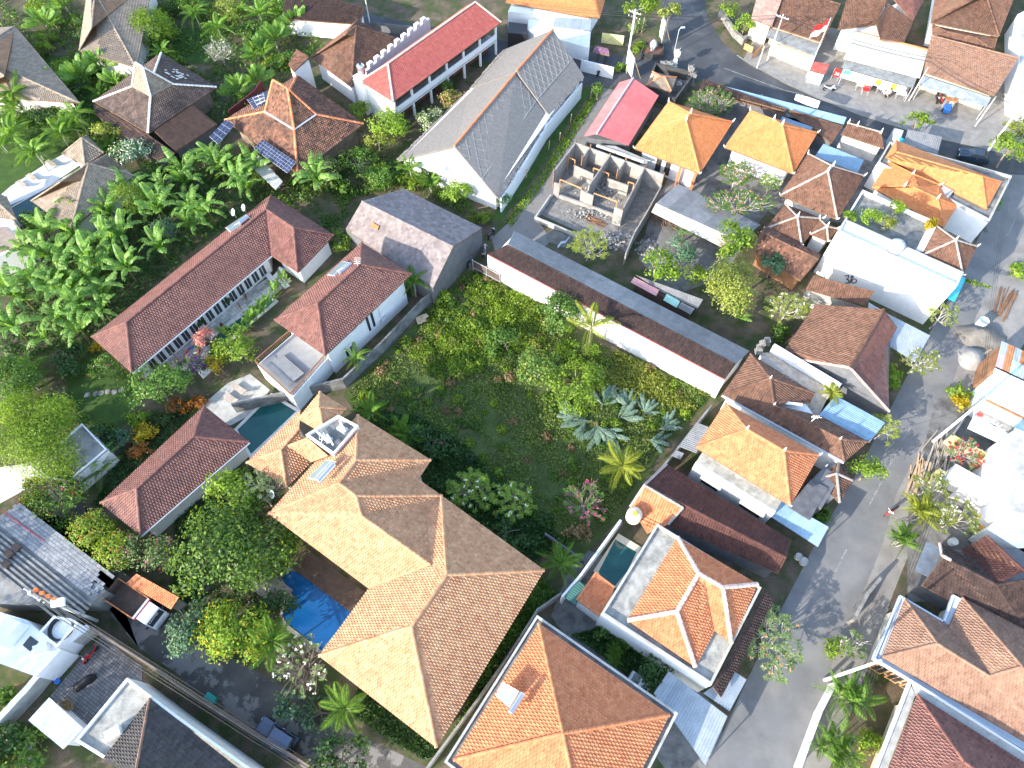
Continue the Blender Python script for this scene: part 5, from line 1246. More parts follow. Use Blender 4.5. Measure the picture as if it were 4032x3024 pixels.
def dark_right():
 ze = 3.5
 root = thing('dark_brown_house', 'dark brown tiled gable house with a pink ridge end above the gutter house at right', 'house', gnd(W('z6 900 600')))
 r0, r1 = w1('z6 575 312', 5.6), w1('z6 1030 550', 5.6)
 w_, n = w1('z6 388 548', ze), w1('z6 545 195', ze+.4)
 d = (r1-r0).normalized(); r2 = w1('z6 1290 500', 5.9)
 s_ = w1('z6 1400 1120', ze)
 roof(root, [([s_, w_, r0, r1], (s_, w_)), ([s_, r1, r2], (s_, w_)), ([n, w1('z6 830 330', ze+1.0), r1, r0], (n, w1('z6 830 330', ze+1.0)))], [(r0, r1), (r1, r2)], T_DRK, 'roll', w=.27, h=.32, capmat=T_DRK)
 roof(root, [[w1('z6 725 245', ze+.3), w1('z6 880 430', ze+1.2), r1, w1('z6 1265 430', 5.7), w1('z6 1110 300', 5.4), w1('z6 935 130', 4.9)]], [(w1('z6 935 130', 4.9), w1('z6 1265 430', 5.7))], T_MAR, 'roll', w=.27, h=.32, name='side_roof')
 walls(root, [w_, s_, s_+Vector((6, 10, 0)), n], .5, 0, ze-.1, GREYW)
 MB().tube([w1('z6 540 195', 4.3), w1('z6 558 290', 5.0), r0+Vector((0, 0, .15))], .14, n=5).build('ridge_end', PINKM, root)
 MB().tube([r0+Vector((0, 0, .15)), lerp(r0, r1, .12)+Vector((0, 0, .15))], .14, n=5).build('ridge_end', PINKM, root)
 MB().slab([w1(s, 3.3) for s in ('z6 330 420', 'z6 430 180', 'z6 545 230', 'z6 560 320', 'z6 445 480')], .08).build('entrance_slab', M('slate_blue', (.13, .16, .2), (.16, .19, .23), rough=.7), root)
 return root
dark_right()
def corner_red():
 ze = 4.5
 root = thing('red_corner_house', 'red brown tiled hip roof house with white gutters in the bottom right corner', 'house', gnd(W('33 1700 1608')))
 n = w1('33 1312 1042', ze); w_ = w1('33 1060 1700', ze); e = w1('33 2250 1640', ze)
 d1 = (w_-n).normalized(); d2 = (e-n).normalized(); w_ = n+d1*9; e = n+d2*16
 ap = zslope('33 1705 1608', n, w_, ze, 30); k = ldist(ap, n, w_)
 s_ = n+d1*2*k+d2*2*k*.0; ap2 = ap+d2*6
 roof(root, [([w_, n, ap], (w_, n)), ([w_, ap, ap2, n+d1*2*k+d2*14], (n, e)), ([e, n, ap, ap2], (n, e))], [(n, ap), (ap, ap2)], T_RBR, 'roll', w=.27, h=.32, single=True, capr=.14)
 c = cen([n, w_, e])
 for a, b in ((n, w_), (n, e)):
  d = (b-a).normalized(); nn = Vector((-d.y, d.x, 0)); nn = nn if (c-a).dot(nn) < 0 else -nn
  MB().prism([a+nn*.02, b+nn*.02, b+nn*.7, a+nn*.7-d*.6], ze-.4, ze-.28).build('gutter_floor', CONCL, root)
  MB().prism([a+nn*.72-d*.7, b+nn*.72, b+nn*.9, a+nn*.9-d*.88], ze-.45, ze-.05).build('gutter_wall', WHITE, root)
 walls(root, [n, w_, w_+d2*12, e], .3, 0, ze-.3, CREAM)
corner_red()
def white_block():
 root = thing('white_block_house', 'stark white block house with grey flat roofs at the right edge', 'house', gnd(W('z5 1150 600')))
 zt = 6.6
 t1 = W('z5 1188 92, 1500 230, 1420 700, 1222 540, 1060 452', zt); MB().prism(t1, 0, zt-.1).build('wall', WHITE2, root); MB().prism(inset(t1, -.12), zt-.1, zt).build('flat_roof', CONCL, root)
 t2 = W('z5 1228 545, 1500 690, 1400 960, 1195 862, 1108 825', zt-.4); MB().prism(t2, 0, zt-.52).build('wall', WHITE2, root); MB().prism(inset(t2, -.12), zt-.5, zt-.4).build('flat_roof', CONCL, root)
 t3 = W('z5 1020 215, 1180 110, 1050 460, 900 560', 3.2); MB().prism(t3, 0, 3.2).build('wall', WHITE2, root)
 t4 = W('z5 630 420, 880 560, 850 600, 800 630, 620 520, 520 580', 2.9); MB().prism(t4, 0, 2.9).build('porch', WHITE, root)
 t5 = W('z5 700 610, 900 640, 1010 700, 960 800, 720 690, 640 670', 1.9); MB().prism(t5, 0, 1.9).build('porch', WHITE2, root)
 t6 = W('32 2070 1110, 2212 1180, 2300 1500, 1900 1250', 3.4); MB().prism(t6, 0, 3.4).build('wall', WHITE2, root)
 roof(root, [[w1('z5 1195 870', 5.4), w1('z5 1290 900', 5.4), w1('z5 1350 720', 6.0), w1('z5 1266 690', 6.0)]], [], T_ORB, 'wave', w=.25, h=.33, stag=False, name='small_roof')
white_block()
bwall('yellow boundary wall behind the pink flowering tree', W('z5 600 150, 930 330, 870 400', 2.2), 2.2, .18, YELL)
bwall('low yellow wall by the timber pile', W('z5 440 600, 480 470, 560 520', 1.6), 1.6, .2, YELL)
def blue_roof():
 root = thing('blue_roof_shop', 'shop with a pale blue ribbed metal roof and lettered fascia', 'shop', gnd(W('y8 1000 600')))
 a, b = w1('y8 825 185', 4.6), w1('y8 690 645', 4.0); d2 = w1('y8 1264 390', 4.6)-a
 c = b+d2*2.0; e = a+d2*2.0
 BLM = M('pale_blue_metal', (.50, .66, .78), (.56, .72, .82), rough=.4, mott=.06, spec=.4)
 corr(root, [a, e, c, b], 9, BLM, pitch=.3, amp=.04)
 walls(root, [a, b, c, e], .2, 0, 3.8, M('pale_blue_wall', (.55, .68, .76), (.6, .72, .8), rough=.8))
 f0, f1 = b-Vector((0, 0, .15)), c-Vector((0, 0, .15)); d = (f1-f0).normalized(); n = Vector((d.y, -d.x, 0))
 MB().prism([f0, f1, f1+n*1.4, f0+n*1.4], 3.55, 3.65).build('fascia', M('pale_cyan', (.55, .72, .78), None, rough=.6), root)
 MB().bar(f0+n*.1+Vector((0, 0, .1)), f1+n*.1+Vector((0, 0, .1)), .25, .15).build('gutter', RUSTS, root)
 s0, s1 = f0+n*1.42, f1+n*1.42
 sg = MB().prism([s0, s1, s1+n*.06, s0+n*.06], 2.6, 3.6).build('sign_board', M('sign_dark', (.12, .12, .12), (.2, .2, .2), rough=.6), root)
 aw = MB(); aw.slab([s0+n*.2+Vector((0, 0, 2.55-s0.z)), s1+n*.2+Vector((0, 0, 2.55-s1.z)), s1+n*1.5+Vector((0, 0, 2.2-s1.z)), s0+n*1.7+Vector((0, 0, 2.2-s0.z))], .05); aw.build('awning', FRAME, root)
 letters(root, 'BULLI', lerp(s0, s1, .13)+n*.075, d, .75, 2.72, FRAME, n)
 mb = MB(); c0 = lerp(s0, s1, .055); c0 = Vector((c0.x, c0.y, 3.1))+n*.07
 mb.lathe(c0, [(0, 0), (.32, 0), (.32, .02), (0, .02)], 14, n); mb.build('emblem', REDP, root)
 a2, e2 = a+Vector((0, 0, .1)), e; up = (a-b); up.z = 0; up.normalize()
 RP = [SILVS, RUSTS, SILVS, RUSTS, PINKS, MINTS, SILVS, RUSTS]
 for i in range(4):
  for j in range(2):
   p = lerp(a, e, i*.12)+up*(.15+j*1.7)+Vector((0, 0, .1+.12*j)); q = lerp(a, e, i*.12+.118)+up*(.15+j*1.7)+Vector((0, 0, .1+.12*j))
   corr(root, [p, q, q+up*1.75+Vector((0, 0, .12)), p+up*1.75+Vector((0, 0, .12))], 1, [PINKS, RUSTS, MINTS, SILVS, SILVS, RUSTS, SILVS, RUSTS][i+4*j], name='patchwork_sheet')
 walls(root, [a+up*.1, e+up*.1, e+up*3.5, a+up*3.5], .1, 0, 4.4, WOOD)
 return root
def text_mesh(cu):
 t = bpy.data.objects.new('tmp', cu); COL.objects.link(t); bpy.context.view_layer.update()
 me = bpy.data.meshes.new_from_object(t.evaluated_get(bpy.context.evaluated_depsgraph_get())); bpy.data.objects.remove(t)
 o = bpy.data.objects.new('lettering', me); COL.objects.link(o); return o
def letters(root, txt, p, d, size, z, mat, n, name='lettering'):
 cu = bpy.data.curves.new(name, 'FONT'); cu.body = txt; cu.size = size; cu.extrude = .01; cu.materials.append(mat)
 o = text_mesh(cu); o.parent = root
 x = Vector((d.x, d.y, 0)).normalized(); y = Vector((0, 0, 1)); zz = x.cross(y)
 if zz.dot(n) < 0: x = -x; zz = x.cross(y)
 Mx = Matrix(((x.x, y.x, zz.x, p.x), (x.y, y.y, zz.y, p.y), (x.z, y.z, zz.z, z), (0, 0, 0, 1)))
 r = root
 while r.parent: r = r.parent
 o.matrix_basis = Matrix.Translation(-ORG[r.name]) @ Mx; ORG[o.name] = ORG[r.name]
 return o
blue_roof()
bwall('dark stained concrete yard wall below the blue roofed shop', W('z5 700 0, 600 150', 2.2), 2.2, .18, CONCD)
# shops along the main road
r, F = small_roof('brown_roof_shop', 'shop with a brown tiled single slope roof left of the flagpole', 'shop', [[('y3 480 262', 3.0), ('y3 985 425', 3.0), ('y3 1165 45', 4.4), ('y3 600 -120', 4.4)]], 0, T_BRN, caps=((('y3 600 -120', 4.4), ('y3 1165 45', 4.4)),))
q = F[0]; walls(r, [q[0], q[1], q[2], q[3]], .3, 0, 2.8, CREAM)
MB().slab([w1(s, 2.6) for s in ('y3 420 365', 'y3 900 560', 'y3 985 430', 'y3 480 270')], .12).build('awning', CONC, r)
MB().prism(W('y3 480 430, 890 600, 900 570, 500 410', 1.9), 0, 1.9).build('shop_front', CREAM, r)
r, F = small_roof('pink_roof_shop', 'low shop with a pinkish tiled roof beside the stone wall at the top', 'shop', [[('y3 272 182', 3.4), ('y3 480 262', 3.4), ('y3 600 -60', 4.4), ('y3 350 -100', 4.4)]], 0, M('tile_pinkish', (.42, .26, .2), (.5, .32, .26), rough=.9), 'wave', stag=False)
walls(r, F[0], .3, 0, 3.2, CREAM)
r = thing('white_cover', 'bulging white tarpaulin beside the pinkish roof', 'tarpaulin', gnd(W('y3 390 300')))
MB().lathe(w1('y3 390 330', 0), [(1.3, 0), (1.5, .6), (1.5, 1.6), (1.1, 2.3), (.4, 2.6)], 12).build('sheet', FRAME, r, smooth=True)
r, F = small_roof('twin_gable_house', 'house with two brown gable roofs and white gables behind the shops', 'house', [[('30 640 245', 3.6), ('30 960 205', 3.6), ('30 1060 0', 4.6), ('30 740 -80', 4.6)], [('30 1000 330', 3.4), ('30 1200 360', 3.2), ('30 1275 185', 3.3), ('30 1060 20', 4.9), ('30 965 200', 4.6)]], 0, T_BRN)
walls(r, W('30 650 270, 1080 350, 1280 190, 800 -80', 3), .2, 0, 3.1, WHITE)
r, F = small_roof('red_gable_house', 'small house with a dark red tiled roof and white verge at the top edge', 'house', [[('30 1270 180', 3.4), ('30 1370 -20', 3.4), ('30 1280 -120', 5.0), ('30 1090 -40', 5.0)]], 0, T_RBR)
walls(r, F[0], .3, 0, 3.2, WHITE)
pavilion('brown_corner_house', 'large brown hip roofed house in the top right corner', '30 1425 190, 2000 305, 2250 -330, 1520 -330', 4.2, '30 1850 -40, 1820 -260', T_BRN, fin=False, zr=6.6)
pavilion('low_brown_house', 'low brown hip roofed house between the large corner roof and the long brown roof', '30 1440 320, 1960 420, 1990 310, 1440 210', 3.2, '30 1560 270, 1800 320', T_BRN, fin=False, zr=4.0)
r, F = small_roof('long_brown_shop', 'long shop with a wide brown tiled roof and a pale awning full of parked scooters', 'shop', [[('30 1365 605', 2.9), ('30 1962 812', 2.9), ('30 2168 492', 4.5), ('30 1430 302', 4.5)]], 0, T_BEJ, caps=((('30 1430 302', 4.5), ('30 2168 492', 4.5)),))
walls(r, F[0], .5, 0, 2.7, CREAM)
corr(r, [w1('30 1360 640', 2.65), w1('30 1935 825', 2.65), w1('30 1892 905', 2.2), w1('30 1330 725', 2.2)], 8, M('awning_grey_blue', (.25, .28, .3), (.3, .33, .35), rough=.6), name='awning_sheet')
for s in ('30 1340 730', '30 1620 815', '30 1885 900'): MB().tube([gnd([w1(s, 2.2)]), w1(s, 2.2)], .05).build('post', GALV, r)
r = thing('white_roof_shop', 'shop with a bright flat white roof, grey sheet awning and advertising banners', 'shop', gnd(W('30 1000 500')))
wr = [w1(s, 3.0) for s in ('30 690 490', '30 1335 655', '30 1402 420', '30 800 268')]
walls(r, wr, .5, 0, 2.85, CREAM); MB().prism(wr, 2.86, 3.0).build('flat_roof', M('white_roof', (.5, .475, .4), (.55, .52, .45), rough=.85, mott=.06), r)
MB().bar(w1('30 800 268', 3.1), w1('30 1402 420', 3.1), .2, .2).build('roof_kerb', T_ORW, r)
corr(r, [w1('30 720 485', 2.8), w1('30 1310 655', 2.8), w1('30 1275 745', 2.3), w1('30 668 570', 2.3)], 8, M('awning_grey', (.17, .18, .18), (.22, .23, .23), rough=.7), name='awning_sheet')
BAN = M('banner_white', (.8, .8, .8), None, rough=.6, mott=.03); CYAN = M('banner_cyan', (.1, .6, .7), None, rough=.6, mott=0); AMB = M('banner_amber', (.85, .5, .05), None, rough=.6, mott=0)
def banner(root, a, b, z0, z1, lab, mat=BAN):
 p, q = w1(a, z1), w1(b, z1); d = (q-p); d.z = 0; d.normalize(); n = Vector((d.y, -d.x, 0))
 o = MB().prism([p, q, q+n*.04, p+n*.04], z0, z1).build('banner', mat, root); return p+n*.045, q+n*.045, d, n, o
p, q, d, n, o = banner(r, 'y4 385 225', 'y4 795 345', .8, 2.2, '')
MB().prism([lerp(p, q, .0), lerp(p, q, .26), lerp(p, q, .26)+n*.012, p+n*.012], 1.5, 2.18).build('banner_patch', CYAN, o)
MB().prism([lerp(p, q, .30), lerp(p, q, .42), lerp(p, q, .42)+n*.012, lerp(p, q, .3)+n*.012], 1.1, 1.35).build('banner_patch', CYAN, o)
letters(o, 'PUTRI', lerp(p, q, .03)+n*.02, d, .42, 1.0, BLUEP, n)
p, q, d, n, o = banner(r, 'y4 800 345', 'y4 1180 455', 1.1, 2.2, '')
for t in (0, .5):
 MB().prism([lerp(p, q, t+.02), lerp(p, q, t+.2), lerp(p, q, t+.2)+n*.012, lerp(p, q, t+.02)+n*.012], 1.3, 2.18).build('banner_patch', AMB, o)
 letters(o, 'mie', lerp(p, q, t+.25)+n*.02, d, .5, 1.45, BLKP, n)
for s in ('30 700 590', '30 960 665', '30 1270 740'): MB().tube([gnd([w1(s, 2.3)]), w1(s, 2.3)], .05).build('post', GALV, r)
r = thing('sign_board', 'small red shop sign with white digits left of the cyan banner', 'sign', gnd(W('y4 310 300')))
p, q, d, n, o = banner(r, 'y4 285 215', 'y4 370 238', .6, 1.9, '', REDP); letters(o, '26', lerp(p, q, .2)+n*.02, d, .7, .9, FRAME, n)
for s in (p, q): MB().tube([Vector((s.x, s.y, 0))-n*.08, Vector((s.x, s.y, 1.9))-n*.08], .04).build('post', GALV, r)
r = thing('kiosk', 'small roadside kiosk with a red tiled roof at the foot of the flagpole', 'kiosk', gnd(W('y3 940 720')))
kf = [w1(s, z) for s, z in (('y3 860 700', 2.0), ('y3 1010 742', 2.0), ('y3 1058 645', 2.5), ('y3 895 612', 2.5))]
roof(r, [kf], [], T_RED, 'flat', w=.3, h=.3); walls(r, kf, .1, 0, 1.9, M('pale_blue_paint', (.5, .68, .75), (.56, .72, .78), rough=.6)); MB().prism([Vector((p.x, p.y, 0)) for p in W('y3 945 760, 985 775, 990 750, 950 738', 1.2)], .3, 1.25).build('poster', AMB, r)
r, F = small_roof('orange_shop', 'white shop with an orange tiled roof and a grey sheet awning at the top', 'shop', [[('20 -20 20', 3.4), ('20 690 150', 3.4), ('20 800 155', 3.3), ('20 690 -150', 5.4), ('20 60 -150', 5.4)], [('20 800 155', 3.3), ('20 860 -60', 3.3), ('20 720 -150', 5.4), ('20 690 -150', 5.4)]], 0, T_ORB, 'flat', w=.26, h=.3)
walls(r, W('20 0 100, 700 180, 800 20, 100 -100', 3), .0, 0, 3.0, WHITE)
corr(r, [w1('20 405 150', 3.1), w1('20 730 170', 3.1), w1('20 715 270', 2.7), w1('20 395 235', 2.7)], 4, SILVS, name='awning_sheet')
MB().prism(W('20 170 260, 710 420, 720 280, 400 200, 180 160', 2.4), 0, 2.4).build('shop_front', WHITE, r); MB().prism(W('20 0 285, 165 300, 170 210, 5 190', 2.6), 0, 2.6).build('dark_gate', BLKP, r)
pv = thing('dark_roof_house', 'dark brown roofed house among the palms at the top left', 'house', gnd(W('10 600 60')))
roof(pv, [[w1('10 235 160', 3.0), w1('10 930 215', 3.0), w1('10 960 60', 4.0), w1('10 300 -120', 4.4)]], [], T_DRK, 'roll', w=.28, h=.33)
walls(pv, W('10 240 160, 930 215, 960 60, 300 -120', 3), .4, 0, 2.9, WHITE)
bwall('grey slatted fence along the lane behind the red roofed building', W('10 1010 190, 1420 235', 1.5), 1.5, .12, GREYW)
bwall('curved pale stone retaining wall by the road junction', W('y3 -20 100, 40 190, 120 310, 200 380, 225 360', 1.0), 1.0, .5, STONE)
bwall('pale yellow painted wall by the utility poles', W('zc 325 575, 690 625', 1.6), 1.6, .15, YELL)
r = thing('bus_shelter', 'tiny shelter with a striped purple tiled roof in the lane', 'shelter', gnd(W('zc 300 980')))
rf = [w1(s, z) for s, z in (('zc 150 900', 2.1), ('zc 440 965', 2.1), ('zc 420 850', 2.5), ('zc 200 800', 2.5))]; roof(r, [rf], [], M('tile_purple', (.16, .08, .13), (.26, .14, .2), rough=.8), 'wave', w=.2, h=.3, stag=False)
for s in ('zc 215 1085', 'zc 345 1120', 'zc 250 1040', 'zc 380 1070'): MB().tube([w1(s, 0), w1(s, 0)+Vector((0, 0, 2.2))], .06).build('post', BLKP, r)
for lab, s0, s1, hh in (('white billboard on posts beside the utility poles', 'zc 790 870', 'zc 870 1010', 3.9), ('second white billboard at the road junction', 'zc 1375 235', 'zc 1410 375', 3.9)):
 r = thing('billboard', lab, 'billboard', gnd([w1(s0, hh), w1(s1, hh)]))
 p, q = w1(s0, hh), w1(s1, hh); MB().prism([p, q, q+Vector((.08, .02, 0)), p+Vector((.08, .02, 0))], .8, hh).build('panel', FRAME, r)
 for c in (p, q): MB().tube([Vector((c.x+.12, c.y, 0)), Vector((c.x+.12, c.y, hh))], .06).build('post', GALV, r)
 MB().bar(Vector((q.x+.1, q.y, hh-.3)), Vector((q.x+1.6, q.y+.6, 0)), .08, .08).build('stay', WOODL, r)
r = thing('planter_shrine', 'low black walled planter with a pale stone vase at the road junction', 'planter', gnd(W('zc 1190 900')))
o = W('zc 960 950, 1380 960, 1395 760, 1060 720', .8); ring(r, o, 0, .8, .2, BLACK, 'kerb'); MB().prism(inset(o, .2), 0, .5).build('bed', T_BRO, r)
MB().lathe(w1('zc 1190 880', .5), [(.3, 0), (.25, .3), (.5, .8), (.55, 1.1), (.3, 1.6), (.05, 1.8)], 12).build('vase', PALES, r, smooth=True)
r = thing('white_frontage', 'white walled building at the upper right edge', 'building', gnd(W('30 2230 500')))
MB().prism(W('30 2160 120, 2170 800, 2400 900, 2400 0', 3.4), 0, 3.4).build('wall', WHITE2, r); MB().prism(W('30 2175 140, 2185 780, 2390 880, 2390 20', 3.5), 3.41, 3.5).build('flat_roof', CONCL, r)
# lower left: pavers yard, white buildings
def lower_left():
 yd = W('y6 450 660, 900 120, 1269 400, 1269 560, 740 951, 590 790')
 pv_ = MB().prism(yd, 0, .03).build('paved_yard', M('joint_sand', (.05, .055, .04), (.06, .065, .05), rough=1), kind='structure', label='walled yard paved with small square grey pavers')
 flags(pv_, yd, .03, (.27, .27), M('paver', (.15, .147, .147), (.23, .223, .223), rough=.95, mott=.2), 'paver', 300, gap=.018, th=.03)
 bwall('white garden wall along the left side of the paved yard', W('y6 -20 870, 240 590, 540 235, 770 50', 2.2), 2.2, .35, CONCL, cap=WHITE)
 bwall('old brown wall between the paved yard and the broken lane', W('y6 800 40, 1269 345, za 2212 1330, 13 0 1420, 13 480 1700', 2.0), 2.0, .22, M('brown_wall', (.22, .17, .13), (.28, .22, .17), rough=.95, stain=(.4, .38, .35), sl=(.62, .75)))
 r = thing('white_roof_shelter', 'plain white flat roofed shelter in the corner of the paved yard', 'shelter', gnd(W('y6 500 850')))
 t = W('y6 438 672, 740 945, 560 1130, 252 875', 2.6); MB().prism(t, 2.45, 2.6).build('flat_roof', FRAME, r); walls(r, t, .25, 0, 2.44, WHITE)
 r = thing('charcoal_roof_house', 'house with a charcoal tiled roof and a lichen stained flat terrace', 'house', gnd(W('03 1100 1500')))
 zt = 4.4
 o = W('03 1105 925, 1530 1245, 2300 1800, 1500 2000, 650 1475', zt)
 MB().prism(o, 0, zt-.4).build('wall', WHITE2, r); MB().prism(inset(o, .2), zt-.39, zt-.3).build('terrace_floor', LICH, r); ring(r, o, zt-.38, zt, .2, WHITE2)
 a, b, c = w1('03 1305 1105', zt), w1('03 880 1660', zt), w1('03 2080 1720', zt)
 pk = zslope('03 1180 1760', a, c, zt, 30)
 roof(r, [([b, a, pk], (b, a)), ([a, c, pk+(c-a)*.6, pk], (a, c))], [(a, pk)], T_CON, 'roll', w=.3, h=.36, capmat=T_BEJ)
 p = w1('03 1000 1410', zt); MB().obox(p+Vector((0, 0, .2)), Vector((.5, .3, 0)), Vector((-.2, .35, 0)), Vector((0, 0, .3))).build('skylight', FRAME, r)
 r = thing('white_flat_house', 'white flat roofed building with a coiled black hose on its roof at the left edge', 'building', gnd(W('y6 200 200')))
 z2 = 3.6
 o = W('y6 -250 330, -250 -200, 215 -40, 345 90, 500 225, 330 390, 280 470, 0 700', z2)
 MB().prism(W('y6 -200 -150, 210 -30, 520 240, 300 480, -200 300', z2), 0, z2-.4).build('wall', WHITE2, r)
 MB().prism(W('y6 345 95, 510 -60, 690 5, 500 225', z2), 0, z2-.2).build('roof_bay', WHITE2, r)
 bay = W('y6 340 95, 480 -60, 650 -30, 700 10, 505 228', z2+.25)
 ring(r, bay, z2-.19, z2+.25, .22, FRAME, 'roof_kerb')
 c = cen(W('y6 555 60', z2)); mb = MB()
 for k in range(5): mb.tube([c+Vector(((.9+.06*k)*math.cos(a_*.4), (.9+.05*k)*math.sin(a_*.4), .06+.04*k)) for a_ in range(17)], .04, n=5)
 mb.build('hose', BLKP, r)
 q = W('y6 200 205, 270 120, 345 175, 270 262', z2-.38); MB().slab(q, .02).build('skylight', GLASS, r)
 MB().obox(w1('y6 370 240', z2), Vector((.55, .2, 0)), Vector((-.2, .4, 0)), Vector((0, 0, .25))).build('roof_hatch', FRAME, r)
 MB().prism(W('y6 -100 60, 60 -60, 180 0, 0 210', z2+1.2), z2-.3, z2+1.2).build('wall', WHITE2, r)
 r = thing('block_stack_yard', 'flat roof under construction covered with rows of grey blocks and dark gaps', 'building', gnd(W('z8 500 500')))
 z3 = 3.3
 o = W('z8 -200 200, 60 20, 350 265, 1040 820, 900 951, -100 951, -200 600', z3); MB().prism(o, 0, z3-.2).build('slab', CONC, r)
 BP = M('grey_pavers', (.2, .205, .215), (.3, .3, .3), rough=.95, mott=.15)
 A, B = w1('z8 -60 160', z3), w1('z8 930 945', z3); d = (B-A); L = d.length; d.normalize(); n = Vector((d.y, -d.x, 0)); n = n if n.x > 0 else -n
 n = Vector((-d.y, d.x, 0))
 rows = [(.0, 3.2), ]
 mb = MB()
 for i in range(int(L/.45)):
  for j in range(8):
   c0 = A+d*(i+.5+.5*(j % 2))*.45+n*(.35+j*.32)
   if i*.45 > L-2 and rng.random() < .4: continue
   ob = None; mb.obox(Vector((c0.x, c0.y, z3-.13+rng.uniform(0, .03))), d*.215, n*.15, Vector((0, 0, .06)), rng.random())
 mb.build('stacked_blocks', BP, r, kind='stuff')
 for k in range(7):
  c0, c1 = A+d*.1-n*(.25+k*.42), B-n*(.25+k*.42)
  MB().bar(Vector((c0.x, c0.y, z3-.1)), Vector((c1.x, c1.y, z3-.1)), .2, .2).build('formwork_batten', CONC if k % 2 else CONCD, r)
 MB().bar(w1('z8 20 30', z3), w1('z8 440 330', z3), .06, .06).build('red_edge_rail', REDP, r)
 for s in ('z8 165 395', 'z8 90 460', 'z8 60 560'):
  MB().obox(w1(s, z3+.1), d*.4, n*.3, Vector((0, 0, .12))).build('board', WOODD, r)
 r = thing('grey_flat_roof', 'grey concrete flat roof with a white side wall under the large feathery tree', 'building', gnd(W('02 650 650')))
 t = W('02 310 745, 720 375, 935 600, 600 880, 420 850', 2.9); MB().prism(t, 0, 2.8).build('wall', WHITE2, r); MB().prism(inset(t, -.05), 2.8, 2.9).build('flat_roof', CONC, r); ring(r, t, 2.91, 3.1, .12, WHITE2)
 MB().prism(W('02 600 880, 960 690, 830 600, 560 860', 1.5), 0, 1.5).build('side_wing', WHITE2, r)
 patch('pale_lane', W('02 -60 1100, 400 850, 250 720, -60 760'), .012, M('pale_dust', (.55, .51, .44), (.6, .56, .48), rough=1, mott=.15), 'sunlit dusty lane at the left edge')
 r, F = small_roof('garden_wall_roof', 'low terracotta tiled wall roof behind the parked truck', 'roof', [[('03 1100 100', 2.3), ('03 1490 330', 2.3), ('03 1560 225', 2.8), ('03 1190 20', 2.8)]], 0, T_ORW, 'roll', w=.22, h=.25, single=True)
 walls(r, F[0], .15, 0, 2.2, BLOCK)
lower_left()
r = thing('pool_hut', 'small hut with a grey thatched hip roof beside the blue pool', 'hut', gnd(W('13 200 170')))
P = W('13 -60 120, 190 320, 338 160, 95 -20', 2.6); a0, a1 = w1('13 130 130', 3.9), w1('13 110 160', 3.9)
mb = MB()
for i in range(4):
 n_ = 6
 f = [P[i], P[(i+1) % 4], w1('13 125 145', 3.9)]; mb.slab(f, .2)
mb.build('roof', THATCH, r)
for p in inset(P, .4): MB().tube([Vector((p.x, p.y, 0)), Vector((p.x, p.y, 2.7))], .08).build('post', WOODO, r)
bwall('low dark hedge wall along the vacant lot behind the large villa', W('22 330 1330, 680 1575, 620 1659', .9), .9, .2, GREYW)
bwall('stained concrete wall between the white house and the vacant lot', W('12 -190 200, 11 770 1640, 1100 1330, 1460 950, 1530 900', 1.9), 1.9, .22, CONCD)
bwall('narrow concrete wall between the large villa and the orange pyramid house', W('13 1500 1720, 1900 1180, 2212 740, 23 260 330, 23 460 190', 1.6), 1.6, .2, CONC)
bwall('white wall along the street garden of the bottom right house', W('33 330 1640, 500 1180, 620 950', 1.4), 1.4, .25, WHITE)
bwall('grey stone gate wall on the street side of the gutter house', W('33 780 400, 900 180, 1000 60', 1.5), 1.5, .3, STONE)
bwall('grey fence wall beside the palms at the top left lawn', W('00 1990 960, 2212 790, 10 60 700', 2.0), 2.0, .12, M('maroon_fence', (.12, .03, .03), (.15, .04, .04), rough=.8))
bwall('white wall between the long villa terrace and the planting', W('y5 420 951, 540 835, 500 870', 1.5), 1.5, .2, WHITE)
# foliage
L_MID = LEAF('leaf_mid_green', (.05, .115, .02), (.17, .30, .05))
L_LIM = LEAF('leaf_lime', (.11, .21, .022), (.32, .45, .05), transl=.45)
L_YEL = LEAF('leaf_yellow_green', (.15, .2, .035), (.38, .42, .085), transl=.42)
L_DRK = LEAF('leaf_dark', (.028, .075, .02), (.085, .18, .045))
L_BLU = LEAF('leaf_blue_green', (.06, .13, .07), (.18, .3, .16))
L_PAL = LEAF('leaf_pale_frangipani', (.1, .17, .05), (.28, .36, .14), transl=.35)
L_BAN = LEAF('leaf_banana', (.09, .2, .035), (.27, .45, .09), transl=.45, rough=.42)
L_BAC = LEAF('leaf_banana_cut', (.10, .17, .11), (.24, .33, .24), transl=.25, rough=.5)
L_PLM = LEAF('leaf_palm', (.08, .18, .03), (.25, .41, .075), transl=.4, rough=.4)
L_PLY = LEAF('leaf_palm_yellow', (.2, .25, .035), (.45, .48, .08), transl=.45, rough=.42)
L_CRY = LEAF('leaf_croton_yellow', (.3, .22, .01), (.6, .48, .03))
L_CRO = LEAF('leaf_croton_orange', (.16, .07, .02), (.5, .2, .03))
F_PUR = LEAF('petal_purple', (.14, .03, .2), (.28, .08, .35))
F_RED = LEAF('petal_red', (.5, .02, .04), (.65, .06, .08))
F_PNK = LEAF('petal_pink', (.5, .04, .18), (.65, .15, .3))
F_SAL = LEAF('petal_salmon', (.6, .22, .18), (.75, .38, .32))
F_WHT = LEAF('petal_white', (.75, .72, .6), (.8, .8, .75))
L_GRS = LEAF('grass_blade', (.08, .15, .025), (.27, .34, .08), transl=.4)
L_DRY = LEAF('dry_leaf', (.2, .13, .06), (.36, .26, .13), transl=.3)
